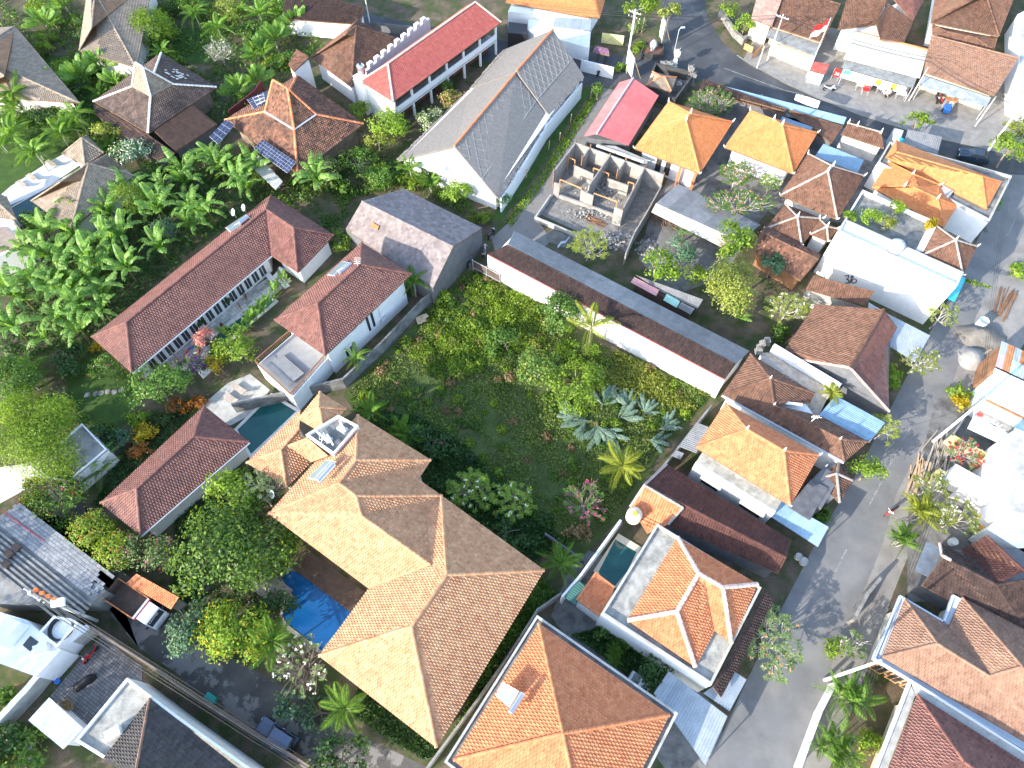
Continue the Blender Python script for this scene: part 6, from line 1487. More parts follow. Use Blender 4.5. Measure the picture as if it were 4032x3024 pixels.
def leafquads(name, C, N, size, aspect, tint, mats, midx=None):
 n = len(C); N = N/np.maximum(1e-6, np.linalg.norm(N, axis=1, keepdims=True))
 R = nrg.normal(size=(n, 3)); T = R-N*(R*N).sum(1, keepdims=True); T /= np.maximum(1e-6, np.linalg.norm(T, axis=1, keepdims=True)); B = np.cross(N, T)
 s = size[:, None]*.5; w = s*aspect
 V = np.empty((n, 4, 3)); V[:, 0] = C-T*s; V[:, 1] = C+B*w+N*s*.12; V[:, 2] = C+T*s-N*s*.25; V[:, 3] = C-B*w+N*s*.12
 me = bpy.data.meshes.new(name); me.vertices.add(4*n); me.vertices.foreach_set('co', V.reshape(-1))
 me.loops.add(4*n); me.polygons.add(n); me.polygons.foreach_set('loop_start', np.arange(0, 4*n, 4)); me.loops.foreach_set('vertex_index', np.arange(4*n))
 for m in mats: me.materials.append(m)
 if midx is not None: me.polygons.foreach_set('material_index', midx.astype(np.int32))
 a = me.attributes.new('tint', 'FLOAT', 'FACE'); a.data.foreach_set('value', np.clip(tint, 0, 1).astype(np.float32))
 me.update(); me.validate(); return me
def crown_pts(r, nclump, per, spread, lobes=.25):
 R = np.array(r)*1.2; K = 8 if lobes > .1 else 1
 d = nrg.normal(size=(K, 3)); d /= np.linalg.norm(d, axis=1, keepdims=True); d[:, 2] = np.abs(d[:, 2])*.8-.15
 lc = d*nrg.uniform(.4, .66, (K, 1)) if K > 1 else np.zeros((1, 3)); lr = nrg.uniform(.36, .56, K) if K > 1 else np.array([.95])
 w = lr**2/np.sum(lr**2); k = nrg.choice(K, nclump, p=w)
 e = nrg.normal(size=(nclump, 3))+lc[k]*1.6+np.array([0, 0, .35]); e /= np.linalg.norm(e, axis=1, keepdims=True)
 cc = (lc[k]+e*(lr[k]*nrg.uniform(.7, 1.06, nclump))[:, None])*R
 ct = nrg.normal(0, .13, nclump)+nrg.normal(0, .1, K)[k]
 C = np.repeat(cc, per, 0)+nrg.normal(size=(nclump*per, 3))*spread*np.array([1, 1, .75])
 N = np.repeat(e, per, 0)*1.1+nrg.normal(size=C.shape)*.5+np.array([0, 0, .4])
 return C, N, np.repeat(ct, per)
def foliage(name, r, leaf, dens, mats, mix=None, aspect=.55, clump=None, lobes=.25):
 leaf *= 1.25
 rx, ry, rz = r; area = 4*math.pi*((rx*ry)**1.6/3+(rx*rz)**1.6/3+(ry*rz)**1.6/3)**(1/1.6)
 tot = int(min(15000, max(400, 1.7*dens*area/(leaf*leaf*aspect)))); per = 14 if leaf > .2 else 22
 nc = max(8, tot//per); sp = clump or .07*min(rx, ry)+.14
 C, N, ct = crown_pts(r, nc, per, sp, lobes); n = len(C)
 h = C[:, 2]/rz
 tint = .5+ct+nrg.normal(0, .2, n)
 mi = np.zeros(n, int)
 if mix:
  u = nrg.random(n); acc = 0
  for k, f in enumerate(mix):
   top = (np.linalg.norm(C/np.array(r), axis=1) > .75)
   mi[(u >= acc) & (u < acc+f) & top] = k+1; acc += f
 return leafquads(name, C, N, leaf*nrg.uniform(.7, 1.3, n), aspect, tint, mats, mi if mix else None)
def limbs(mb, base, top, r, nb, rad):
 mid = lerp(base, top, .55)+Vector((rng.uniform(-.2, .2), rng.uniform(-.2, .2), 0)); mb.tube([base, mid, top], r, r*.55, 6)
 for k in range(nb):
  a = 6.28*k/nb+rng.uniform(-.4, .4); e = top+Vector((math.cos(a)*rad[0]*.65, math.sin(a)*rad[1]*.65, rad[2]*rng.uniform(-.1, .5)))
  s = lerp(mid, top, rng.uniform(.2, .9)); m = lerp(s, e, .5)+Vector((0, 0, rad[2]*.15)); mb.tube([s, m, e], r*.45, r*.15, 5)
def tree(label, s, zc, r, mat, leaf=.26, dens=1.0, mix=None, name='tree', cat='tree', group=None, aspect=.55, bark=BARK, lobes=.25, clump=None):
 c = w1(s, zc); t = thing(name, label, cat, Vector((c.x, c.y, 0)), group)
 mats = mat if isinstance(mat, list) else [mat]
 r = tuple(r) if len(r) == 3 else (r[0], r[1], min(r)*.8)
 me = foliage('crown', r, leaf, dens, mats, mix, aspect, clump, lobes)
 o = bpy.data.objects.new('crown', me); COL.objects.link(o); o.parent = t; o.location = (0, 0, zc); ORG[o.name] = ORG[t.name]
 mb = MB(); limbs(mb, Vector((c.x, c.y, 0)), Vector((c.x, c.y, max(.3, zc-.1))), .05+.045*max(r), 5 if max(r) > 1 else 3, r); mb.build('trunk', bark, t)
 return t
def shrub(label, s, r, mat, z=None, **kw):
 kw.setdefault('name', 'shrub'); kw.setdefault('cat', 'shrub')
 return tree(label, s, z if z is not None else r[-1]*.75, r, mat, **kw)
def frangipani(label, s, zc, r, leafmat, nt=38, leaf=.34, perr=9, flower=None, nf=0, name='frangipani', group=None, bark=BARKP, bare=0.0):
 c = w1(s, zc); base = Vector((c.x, c.y, 0)); t = thing(name, label, 'tree', base, group); mb = MB(); tips = []
 top = Vector((c.x, c.y, max(.4, zc-r[2]*.9)))
 mb.tube([base, lerp(base, top, .5)+Vector((.08, -.05, 0)), top], .06+.03*r[0], .05+.02*r[0], 6)
 fork = [(top, 0)]
 tgt = []
 for k in range(nt):
  a = k*2.4+rng.uniform(-.5, .5); f = min(1, math.sqrt((k+.5)/nt)*rng.uniform(.8, 1.2)); ph = f*1.35; kk = rng.uniform(.72, 1.1)
  tgt.append(c+Vector((math.cos(a)*math.sin(ph)*r[0]*kk, math.sin(a)*math.sin(ph)*r[1]*kk, (math.cos(ph)+rng.uniform(-.35, .2)-.15)*r[2]*kk)))
 nl = max(4, nt//5); hubs = [lerp(top, tgt[int(i*nt/nl+nt/nl/2) % nt], .5)-Vector((0, 0, .1*r[2])) for i in range(nl)]
 for h_ in hubs: mb.tube([top, lerp(top, h_, .5)+Vector((rng.uniform(-.1, .1), rng.uniform(-.1, .1), -.05)), h_], .05, .04, 5)
 for p in tgt:
  h_ = min(hubs, key=lambda q: (q-p).length); m = lerp(h_, p, .55)+Vector((rng.uniform(-.15, .15), rng.uniform(-.15, .15), -.08)); mb.tube([h_, m, p], .034, .022, 4); tips.append(p)
  if bare and rng.random() < .8:
   for _ in range(2):
    e = p+Vector((rng.uniform(-.4, .4), rng.uniform(-.4, .4), rng.uniform(.05, .4))); mb.tube([m, lerp(m, e, .6)+Vector((.05, 0, .05)), e], .026, .016, 4); tips.append(e)
 mb.build('branches', bark, t)
 C, N, S, T, Mi = [], [], [], [], []
 for p in tips:
  if bare and rng.random() < bare: n = 0
  else: n = perr
  for k in range(n):
   a = 6.28*k/perr+rng.uniform(-.3, .3); o = Vector((math.cos(a), math.sin(a), rng.uniform(-.1, .5))).normalized()
   q = p+o*leaf*.55; C.append(q); nn = Vector((0, 0, 1))-o*o.z*.8+o*-.25; N.append(nn); S.append((leaf*rng.uniform(.8, 1.2), o)); T.append(rng.gauss(.5, .22)); Mi.append(0)
  if flower and rng.random() < nf:
   for k in range(4): C.append(p+Vector((rng.uniform(-.12, .12), rng.uniform(-.12, .12), rng.uniform(.05, .2)))); N.append(Vector((rng.uniform(-.5, .5), rng.uniform(-.5, .5), 1))); S.append((.17, Vector((rng.uniform(-1, 1), rng.uniform(-1, 1), 0)))); T.append(rng.random()); Mi.append(1)
 fm = MB()
 for q, nn, (sz, o), tt, mi in zip(C, N, S, T, Mi):
  o = o.normalized(); b = nn.cross(o).normalized()*(sz*(.2 if mi == 0 else .5)); fm.add([q-o*sz*.5, q+b, q+o*sz*.5-Vector((0, 0, .04)), q-b], [[0, 1, 2, 3]], tt, mi)
 if fm.v: fm.build('foliage', [leafmat, flower or F_WHT], t)
 return t
def frond_mesh(nm, n, ll, droop, lift, mat, wid=.034, sag=.25):
 mb = MB(); P = [Vector((s, 0, lift*s-droop*s*s)) for s in [i/(n) for i in range(n+1)]]
 mb.tube([P[i] for i in range(0, n+1, max(1, n//6))], .016, .005, 4, .8)
 for i in range(2, n+1):
  s = i/n; L = ll*math.sin(math.pi*min(1, .12+.86*s))**.7*(1 if s < .97 else .6)
  for sd in (-1, 1):
   d = Vector((.55+.25*s, sd*.85, -sag+rng.uniform(-.12, .12))).normalized(); p = P[i]; q = p+d*L; b = Vector((wid*.5, -sd*wid*.3, .02))
   m = lerp(p, q, .45)+Vector((0, 0, .02)); q = q-Vector((0, 0, L*.22)); t = min(1, max(0, rng.gauss(.5, .2)))
   mb.add([p, m+b, q, m-b], [[0, 1, 2, 3]], t)
 me = bpy.data.meshes.new(nm); me.from_pydata([tuple(v) for v in mb.v], [], mb.f); me.materials.append(mat)
 a = me.attributes.new('tint', 'FLOAT', 'FACE'); a.data.foreach_set('value', mb.t); return me
FR = {}
def fronds(key, mat, n=26, ll=.26):
 if key not in FR: FR[key] = [frond_mesh('frond', n, ll, d_, l_, mat) for d_, l_ in ((.75, .55), (.95, .6), (.6, .65), (1.05, .45))]
 return FR[key]
def aim(p, az, el, L, roll=0.0):
 return Matrix.Translation(p) @ Matrix.Rotation(az, 4, 'Z') @ Matrix.Rotation(-el, 4, 'Y') @ Matrix.Rotation(roll, 4, 'X') @ Matrix.Diagonal((L, L, L, 1))
def palm(label, s, zc, L, n=11, key='green', el=(-.2, .9), trunk=.09, name='palm_tree', cat='palm', group=None, mat=None):
 mat = mat or (L_PLY if key == 'yellow' else L_PLM); c = w1(s, zc); t = thing(name, label, cat, Vector((c.x, c.y, 0)), group); fs = fronds(key, mat)
 b = Vector((c.x, c.y, 0)); MB().tube([b, lerp(b, c, .5)+Vector((.05, .04, 0)), c], trunk, trunk*.7, 7).build('trunk', BARKP, t)
 a0 = rng.random()*6
 for k in range(n):
  f = (k+.5)/n; inst('frond', fs[rng.randrange(4)], aim(c, a0+k*2.399, el[0]+(el[1]-el[0])*f+rng.uniform(-.1, .1), L*rng.uniform(.85, 1.1), rng.uniform(-.3, .3)), t)
 return t
def areca(label, s, L, nst=5, zc=1.6, key='green', name='areca_palm', group=None, spread=.8):
 mat = L_PLY if key == 'yellow' else L_PLM; c0 = w1(s, zc); t = thing(name, label, 'palm', Vector((c0.x, c0.y, 0)), group); fs = fronds(key, mat)
 for j in range(nst):
  a = j*2.4; c = c0+Vector((math.cos(a), math.sin(a), 0))*(spread*math.sqrt(j/nst))+Vector((0, 0, rng.uniform(-.4, .4)))
  MB().tube([Vector((lerp(c0, c, .5).x, lerp(c0, c, .5).y, 0)), c], .05, .04, 5).build('stem', BARKP, t)
  for k in range(6): inst('frond', fs[rng.randrange(4)], aim(c, k*1.05+rng.uniform(-.3, .3)+j, rng.uniform(.1, 1.0), L*rng.uniform(.8, 1.1), rng.uniform(-.3, .3)), t)
 return t
def paddle_mesh(nm, mat, stalk, droop, lift, wid, tear, n=11):
 mb = MB(); P = []
 for i in range(n+1):
  s = i/n; P.append(Vector((s, 0, lift*s-droop*s*s*s)))
 mb.tube(P[:max(2, int(stalk*n)+2)], .018, .012, 5, .9)
 for i in range(int(stalk*n), n):
  s0, s1 = (i/n-stalk)/(1-stalk), ((i+1)/n-stalk)/(1-stalk)
  w0, w1_ = (wid*math.sin(math.pi*min(1, max(.06, .08+.88*q)))**.55 for q in (max(0, s0), s1))
  for sd in (-1, 1):
   g = rng.uniform(.0, tear); dz = rng.uniform(-.03, .02)-.02*tear*10*rng.random(); t = min(1, max(0, rng.gauss(.5, .2)))
   a, b = P[i], lerp(P[i], P[i+1], 1-g)
   a2, b2 = a+Vector((.02, sd*w0, -.16*w0+dz)), b+Vector((.02-g*.05, sd*w1_*rng.uniform(.88, 1), -.16*w1_+dz))
   am, bm = lerp(a, a2, .5)+Vector((0, 0, .03*wid*5)), lerp(b, b2, .5)+Vector((0, 0, .03*wid*5))
   mb.add([a, b, bm, am], [[0, 1, 2, 3]], t); mb.add([am, bm, b2, a2], [[0, 1, 2, 3]], t)
 me = bpy.data.meshes.new(nm); me.from_pydata([tuple(v) for v in mb.v], [], mb.f); me.materials.append(mat)
 a = me.attributes.new('tint', 'FLOAT', 'FACE'); a.data.foreach_set('value', mb.t); return me
BL = [paddle_mesh('leaf', L_BAN, .14, d_, l_, w_, t_) for d_, l_, w_, t_ in ((.75, .75, .14, .25), (.5, .7, .15, .2), (.95, .8, .13, .35), (.3, .6, .15, .1), (.7, .6, .12, .3))]
BC = [paddle_mesh('leaf', L_BAC, .16, d_, l_, w_, t_) for d_, l_, w_, t_ in ((.1, .12, .12, .1), (.15, .2, .13, .2), (.05, .06, .11, .35))]
TL = [paddle_mesh('leaf', L_BAN, .42, d_, l_, w_, .12) for d_, l_, w_ in ((.22, .3, .12), (.3, .25, .135), (.12, .2, .11))]
def banana(label, p, h, L, n=9, group=None, name='banana_plant', az=None):
 t = thing(name, label, 'banana plant', Vector((p.x, p.y, 0)), group); c = Vector((p.x, p.y, h)); MB().tube([Vector((p.x, p.y, 0)), c], .14, .09, 7).build('stem', LEAF('banana_stem', (.12, .15, .05), (.2, .22, .08)), t)
 a0 = rng.random()*6
 for k in range(n): inst('leaf', BL[rng.randrange(5)], aim(c, a0+k*2.399, rng.uniform(-.05, .75)*(1-.3*(k < 3))+.3*(k/n), L*rng.uniform(.75, 1.15), rng.uniform(-.45, .45)), t)
 return t
def fan_palm(label, p, h, L, az, n=20, group=None, spread=1.35):
 h *= .5
 t = thing('travellers_palm', label, 'palm', Vector((p.x, p.y, 0)), group); c = Vector((p.x, p.y, h)); MB().tube([Vector((p.x, p.y, 0)), c], .16, .13, 7).build('trunk', BARKP, t)
 for k in range(n):
  f = (k/(n-1)-.5)*2; a = az if f >= 0 else az+math.pi; inst('leaf', TL[rng.randrange(3)], aim(c, a+rng.uniform(-.4, .4), 1.45-abs(f)*spread, L*rng.uniform(.85, 1.15), rng.uniform(.4, 1.3)*(1 if f >= 0 else -1)), t)
 return t
def inpoly(p, poly):
 c = False
 for i in range(len(poly)):
  a, b = poly[i-1], poly[i]
  if (a.y > p.y) != (b.y > p.y) and p.x < (b.x-a.x)*(p.y-a.y)/(b.y-a.y)+a.x: c = not c
 return c
def scatter(poly, n, mind=0.0, seed=1):
 g = random.Random(seed); xs = [p.x for p in poly]; ys = [p.y for p in poly]; out = []; tries = 0
 while len(out) < n and tries < n*60:
  tries += 1; p = Vector((g.uniform(min(xs), max(xs)), g.uniform(min(ys), max(ys)), 0))
  if inpoly(p, poly) and (mind == 0 or all((q-p).length > mind for q in out)): out.append(p)
 return out
def cover(name, label, poly, n, hgt, wid, mat, seed, mats2=None, patchy=0.0, tall=.0):
 P = np.array([[p.x, p.y] for p in scatter(poly, n, 0, seed)]); m = len(P)
 k = np.sin(P[:, 0]*.55+seed)*np.cos(P[:, 1]*.48+seed*2)+.5*np.sin(P[:, 0]*1.3+P[:, 1]*1.1)
 if patchy: keep = k > nrg.normal(-.35, .35*patchy, m); P, k = P[keep], k[keep]; m = len(P)
 z = hgt*(.35+.5*np.clip(k+.6, 0, 1.6))*nrg.uniform(.4, 1.2, m)
 C = np.column_stack([P, z*nrg.uniform(.2, 1.0, m)+.03]); N = nrg.normal(size=(m, 3))+np.array([0, 0, .7])
 me = leafquads(name, C, N, wid*nrg.uniform(.6, 1.4, m), .42, .5+.18*k+nrg.normal(0, .2, m), [mat])
 o = bpy.data.objects.new(name, me); COL.objects.link(o); return tag(o, label, None, None, 'stuff')
# vacant lot
lot = [Vector((p.x, p.y, 0)) for p in W('D 1062 580, 990 595, 910 690, 750 850, 770 880, 900 1000, 960 1080, 1060 1180, 1220 1190, 1330 1110, 1430 950, 1520 870, 1545 845, 1300 750')]
cover('lot_grass', 'rough grass and weeds covering the vacant lot', lot, 42000, .32, .3, L_GRS, 3, patchy=1.2)
sunny = [Vector((p.x, p.y, 0)) for p in W('D 950 640, 1040 610, 1160 650, 1180 740, 1120 760, 1060 790, 960 830, 890 760')]
cover('tall_weeds', 'taller sunlit yellow green weeds in the upper part of the vacant lot', sunny, 13000, .7, .3, L_LIM, 5, patchy=1.2)
sunny2 = [Vector((p.x, p.y, 0)) for p in W('D 1330 760, 1520 850, 1500 890, 1400 870, 1300 850')]
cover('dry_grass', 'patch of dry pale grass below the long white wall', sunny2, 6000, .6, .36, L_YEL, 6, patchy=.8)
dk = [Vector((p.x, p.y, 0)) for p in W('D 760 880, 900 900, 1000 960, 1100 1060, 1220 1170, 1180 1200, 1050 1190, 950 1090, 880 1000')]
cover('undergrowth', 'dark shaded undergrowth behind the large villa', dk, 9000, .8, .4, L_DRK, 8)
def scrub(name, label, poly, n, rmax, mats, seed):
 C = []; N = []; S = []; T = []; Mi = []; g = random.Random(seed)
 for p in scatter(poly, n, .25, seed):
  r = rmax*g.uniform(.3, 1)**1.5; k = int(40+170*r); mi = g.choice((0, 0, 0, 1, 1, 2)); ct = g.gauss(.5, .2)
  e = nrg.normal(size=(k, 3)); e /= np.linalg.norm(e, axis=1, keepdims=True); e[:, 2] = np.abs(e[:, 2])
  C.append(np.array([p.x, p.y, 0])+e*np.array([r, r, r*g.uniform(.6, 1.2)])*nrg.uniform(.55, 1.05, (k, 1))); N.append(e+nrg.normal(size=(k, 3))*.5); S.append(np.full(k, g.uniform(.2, .36))); T.append(ct+nrg.normal(0, .16, k)); Mi.append(np.full(k, mi))
 me = leafquads(name, np.vstack(C), np.vstack(N), np.concatenate(S), .5, np.concatenate(T), mats, np.concatenate(Mi))
 o = bpy.data.objects.new(name, me); COL.objects.link(o); return tag(o, label, None, None, 'stuff')
scrub('lot_scrub', 'tangled scrub and weed clumps across the vacant lot', lot, 260, .8, [L_MID, L_LIM, L_DRY], 31)
scrub('sunny_scrub', 'sunlit scrub in the upper part of the vacant lot', sunny, 130, 1.1, [L_LIM, L_YEL, L_MID], 32)
scrub('edge_scrub', 'thick dark scrub along the back of the large villa', dk, 120, 1.2, [L_DRK, L_MID, L_DRK], 33)
shrub('bushy weed mound in the middle of the sunlit vacant lot', 'D 1090 740', (2.0, 1.6, 1.2), L_MID)
shrub('dark rounded bush in the shade behind the large villa', 'D 940 955', (2.3, 2.0, 1.5), [L_DRK, F_PNK], mix=(.01,), leaf=.3)
shrub('sunlit yellow green bush by the grey warehouse wall', 'D 965 640', (1.2, 1.0, .9), L_LIM)
tree('round glossy green tree against the long white wall', 'D 1212 682', 3.2, (2.1, 2.1, 1.9), L_MID, leaf=.26, dens=1.6)
tree('leafy tree left of the pair in the middle of the vacant lot', 'D 1165 790', 2.6, (2.5, 2.1, 1.5), [L_MID, L_YEL], mix=(.25,), leaf=.26)
tree('yellow green tree right of the pair in the middle of the vacant lot', 'D 1245 825', 3.0, (2.6, 3.0, 1.8), L_LIM, leaf=.28, dens=1.1)
shrub('dome of feathery creeper behind the two lot trees', 'D 1250 755', (2.2, 1.0, 1.2), L_LIM, z=1.0)
palm('coconut palm with yellowing fronds leaning over the long white wall', 'D 1278 705', 5.0, 3.3, 8, 'yellow', el=(-.1, 1.0), trunk=.14)
palm('bright green palm beside the cut banana plants', 'D 1345 1005', 3.2, 2.6, 12, 'yellow', el=(-.2, .7))
palm('small palm under the eave at the corner of the large villa', 'D 1212 1215', 2.2, 2.3, 11)
palm('feathery palm behind the upper corner of the large villa', 'D 800 890', 1.8, 2.2, 12)
palm('shaded palm along the back of the large villa', 'D 885 945', 1.6, 2.0, 10)
areca('clump of shaded fern palms by the villa valley', 'D 870 930', 1.8, 3, 1.0)
frangipani('frangipani with cream flowers behind the large villa', 'D 1020 1060', 3.0, (2.6, 2.2, 1.6), L_LIM, nt=90, flower=F_WHT, nf=.2, bark=BARK)
frangipani('second cream frangipani nearer the pink one behind the villa', 'D 1110 1085', 2.8, (2.2, 2.0, 1.4), L_LIM, nt=70, flower=F_WHT, nf=.2, bark=BARK)
frangipani('leafless frangipani with pink flowers in the vacant lot', 'D 1262 1085', 2.8, (2.1, 2.2, 1.6), L_MID, nt=60, flower=F_PNK, nf=.14, bare=.85, bark=BARK)
tree('dark green tree filling the gap below the cream frangipanis', 'D 1090 1150', 2.2, (2.3, 1.6, 1.4), L_DRK, leaf=.3)
tree('brown dried bush beside the low hedge wall', 'D 1250 1155', .9, (1.0, .8, .7), L_DRY, name='shrub', cat='shrub')
def felled(label, s, ang, n, L):
 c = w1(s, .15); t = thing('felled_banana_plant', label, 'banana plant', Vector((c.x, c.y, 0))); a = math.radians(ang); d = Vector((math.cos(a), math.sin(a), 0))
 MB().tube([c-d*.2, c+d*1.2], .16, .12, 8).build('stem', LEAF('banana_stem', (.12, .15, .05), (.2, .22, .08)), t)
 for k in range(n+5): inst('leaf', BC[rng.randrange(3)], aim(c+d*rng.uniform(.2, 1.1)+Vector((0, 0, rng.uniform(.05, .35))), a+rng.uniform(-1.0, 1.0), rng.uniform(-.05, .25), L*rng.uniform(.7, 1.1), rng.uniform(-.6, .6)), t)
for k, (s, a, n, L, w_) in enumerate((('D 1260 905', 170, 7, 2.6, 'pointing left toward the villa'), ('D 1275 910', 200, 6, 2.4, 'with leaves spread to the lower left'), ('D 1290 915', 270, 7, 2.4, 'with leaves hanging toward the palm'), ('D 1300 880', 75, 6, 2.3, 'pointing up toward the yellow green tree'), ('D 1310 925', 300, 6, 2.2, 'partly under the bright green palm'), ('D 1360 890', 110, 7, 2.2, 'beside the upper stand of leaves'), ('D 1385 905', 60, 7, 2.2, 'under the long white wall'), ('D 1420 930', 30, 7, 2.1, 'nearest the concrete wall'), ('D 1400 950', 340, 6, 2.0, 'lowest by the concrete wall'), ('D 1330 905', 10, 6, 2.3, 'in the middle of the heap'))):
 felled('felled banana plant '+w_, s, a, n, L)
# banana grove at left
gp = [Vector((p.x, p.y, 0)) for p in W('D 10 780, 0 700, 40 620, 80 560, 130 500, 240 440, 330 420, 440 360, 540 380, 600 420, 560 440, 500 480, 420 540, 330 620, 250 690, 200 735, 150 760')]
gs = scatter(gp, 44, 1.35, 12)
for k, p in enumerate(gs):
 banana('banana plant in the dense grove between the long villa and the beige roofs', p, rng.uniform(1.8, 2.8), rng.uniform(2.7, 3.5), 10, group='banana grove')
cover('grove_floor_plants', 'dark leafy floor of the banana grove', gp, 9000, .7, .45, L_DRK, 9)
banana('large bright banana plant beside the small wing of the long villa', w1('D 700 430'), 3.2, 3.4, 11)
banana('lone banana plant with cut leaves at the lower left end of the grove', w1('D 115 745'), 1.5, 2.6, 8)
banana('low banana plant with broad leaves under the yellow green tree', w1('D 1590 700'), 1.3, 1.9, 6)
banana('small banana plant beside the open timber shed', w1('D 1470 525'), 1.9, 1.9, 6)
tree('feathery bamboo with thin pale stems inside the banana grove', 'D 285 425', 3.6, (2.0, 1.9, 1.9), L_LIM, leaf=.2, aspect=.3, dens=.8, name='bamboo', cat='bamboo', bark=BARKP)
tree('small grey green tree standing in the banana grove', 'D 350 498', 3.0, (1.5, 1.4, 1.2), L_BLU, leaf=.22)
for k, (s, h_, L, az, w_) in enumerate((('D 185 185', 2.6, 3.2, .6, 'between the two large beige roofs'), ('D 232 165', 3.0, 3.0, .2, 'against the beige roof with the tall ridge'), ('D 110 70', 2.6, 3.0, .4, 'at the top left behind the beige roof'), ('D 150 30', 2.6, 3.0, .9, 'highest at the top left'), ('D 265 200', 2.6, 2.8, -.3, 'beside the dark peaked house'), ('D 520 210', 2.4, 2.8, .5, 'between the two peaked houses'), ('D 560 195', 2.4, 2.8, .8, 'above the mottled peaked house'), ('D 600 105', 2.6, 3.0, .6, 'by the small white tower'), ('D 645 75', 2.8, 3.2, .5, 'left of the brown hip roof'), ('D 690 45', 2.8, 3.2, .3, 'by the dark roof at the top'), ('D 560 130', 2.4, 2.6, .9, 'behind the kidney shaped pool'), ('D 120 200', 2.4, 2.8, .2, 'below the left beige roof corner'), ('D 60 250', 2.2, 2.8, .7, 'at the left edge below the beige roof'))):
 fan_palm('travellers palm with a fan of paddle leaves '+w_, w1(s), h_, L, az, group='travellers palms')
for k, (s, z, L, w_) in enumerate((('D 30 205', 3.6, 3.0, 'at the left edge below the beige roof'), ('D 25 290', 3.6, 3.0, 'by the left edge beside the lawn'), ('D 75 330', 3.2, 2.8, 'leaning over the lawn by the pool deck'), ('D 165 250', 3.2, 2.6, 'beside the dark peaked house wall'), ('D 130 290', 2.6, 2.4, 'above the small beige pavilion'), ('D 350 115', 2.0, 2.2, 'under the round bamboo'), ('D 470 60', 2.4, 2.6, 'near the top by the dark lawn'), ('D 560 30', 2.6, 2.8, 'at the top beside the shrubs'), ('D 420 30', 2.6, 2.4, 'at the top edge right of the bamboo'))):
 palm('slender garden palm '+w_, s, z, L, 12)
tree('round fluffy bamboo clump right of the tall ridged beige roof', 'D 325 62', 2.6, (2.9, 2.7, 2.2), L_LIM, leaf=.3, aspect=.25, dens=1.4, name='bamboo', cat='bamboo', lobes=.08)
frangipani('pale leafless frangipani bush by the kidney shaped pool', 'D 475 112', 2.2, (2.4, 2.0, 1.3), L_PAL, nt=80, leaf=.2, bare=.5, flower=F_WHT, nf=.2)
tree('white flowering shrub tree below the dark peaked house', 'D 290 335', 2.6, (2.6, 2.2, 1.5), [L_BLU, F_WHT], mix=(.28,), leaf=.24)
tree('yellow fronded shrub above the white flowering tree', 'D 225 290', 2.2, (2.2, 1.4, 1.1), L_YEL, leaf=.34, aspect=.25)
for s, r, m, lab in (('D 420 20', (2.6, 2.0, 1.6), L_MID, 'mid green shrub mass at the top edge by the bamboo'), ('D 490 25', (2.6, 2.0, 1.6), L_YEL, 'yellowish shrub mass at the top edge'), ('D 560 60', (2.2, 1.8, 1.4), L_MID, 'green shrub beside the kidney pool'), ('D 620 130', (2.0, 1.8, 1.3), L_MID, 'green shrub by the small white tower'), ('D 90 25', (2.6, 1.6, 1.4), L_LIM, 'sunlit shrub in the top left corner'), ('D 195 60', (2.4, 2.0, 1.6), L_DRK, 'dark shrub between the beige roofs'), ('D 45 160', (2.0, 1.4, 1.2), L_MID, 'shrub at the left edge below the first beige roof'), ('D 150 150', (2.2, 1.8, 1.4), L_LIM, 'sunlit leafy shrub beside the first beige roof'), ('D 100 240', (2.6, 1.8, 1.4), L_DRK, 'dark shrub under the left palms'), ('D 370 130', (1.8, 1.2, 1.0), L_LIM, 'bright low shrub under the round bamboo'), ('D 540 240', (1.6, 1.3, 1.0), L_MID, 'green shrub between the peaked houses'), ('D 80 470', (1.8, 1.4, 1.2), L_PLM, 'spiky green shrub by the beige pool house')):
 shrub(lab, s, r, m)
for s, z, r, m, mix, lab in (('D 833 262', 3.0, (2.3, 2.4, 1.7), L_LIM, None, 'lime green tree in front of the red roofed building'), ('D 815 300', 2.0, (2.2, 1.4, 1.1), L_YEL, None, 'yellow green creeper below the lime tree'), ('D 705 372', 2.2, (1.9, 1.6, 1.2), L_PAL, None, 'pale leaved shrub beside the mottled house steps'), ('D 775 352', 2.6, (2.2, 1.9, 1.5), L_MID, None, 'bright green tree beside the terracotta corner roof'), ('D 820 385', 1.8, (1.8, 1.4, 1.1), L_MID, None, 'green bush between the bright tree and the thatched hall'), ('D 985 415', 2.2, (1.9, 1.5, 1.2), L_LIM, None, 'light green bush at the foot of the thatched gable'), ('D 935 380', 1.6, (1.6, 1.3, 1.0), L_MID, None, 'leafy bush beside the thatched gable'), ('D 930 260', 2.4, (1.8, 1.7, 1.2), [L_PAL, F_WHT], (.3,), 'white flowering bougainvillea by the thatched hall'), ('D 975 215', 2.2, (1.7, 1.5, 1.1), [L_YEL, F_SAL], (.3,), 'orange flowering bougainvillea by the thatched hall'), ('D 780 240', 1.8, (1.2, 1.6, 1.1), L_LIM, None, 'climbing plant at the end of the red roofed building'), ('D 965 185', 1.4, (.9, .8, .8), L_MID, None, 'potted leafy plant on the veranda side'), ('D 1088 430', 1.8, (.8, .7, .7), L_BLU, None, 'small papaya like bush on the lane corner'), ('D 735 520', 1.8, (1.0, 1.4, 1.0), L_LIM, None, 'lime shrub between the villa wing and the warehouse'), ('D 690 330', 1.6, (1.0, .9, .8), L_LIM, None, 'bright shrub under the mottled eave')):
 tree(lab, s, z, r, m, mix=mix, leaf=.25, name='shrub' if max(r) < 1.8 else 'tree', cat='shrub' if max(r) < 1.8 else 'tree')
palm('palm in front of the terracotta corner roof', 'D 885 365', 2.8, 2.0, 11)
palm('dark palm at the corner of the white two storey house', 'D 893 610', 2.8, 2.2, 11)
palm('small palm against the white two storey house wall', 'D 770 770', 2.2, 1.6, 8)
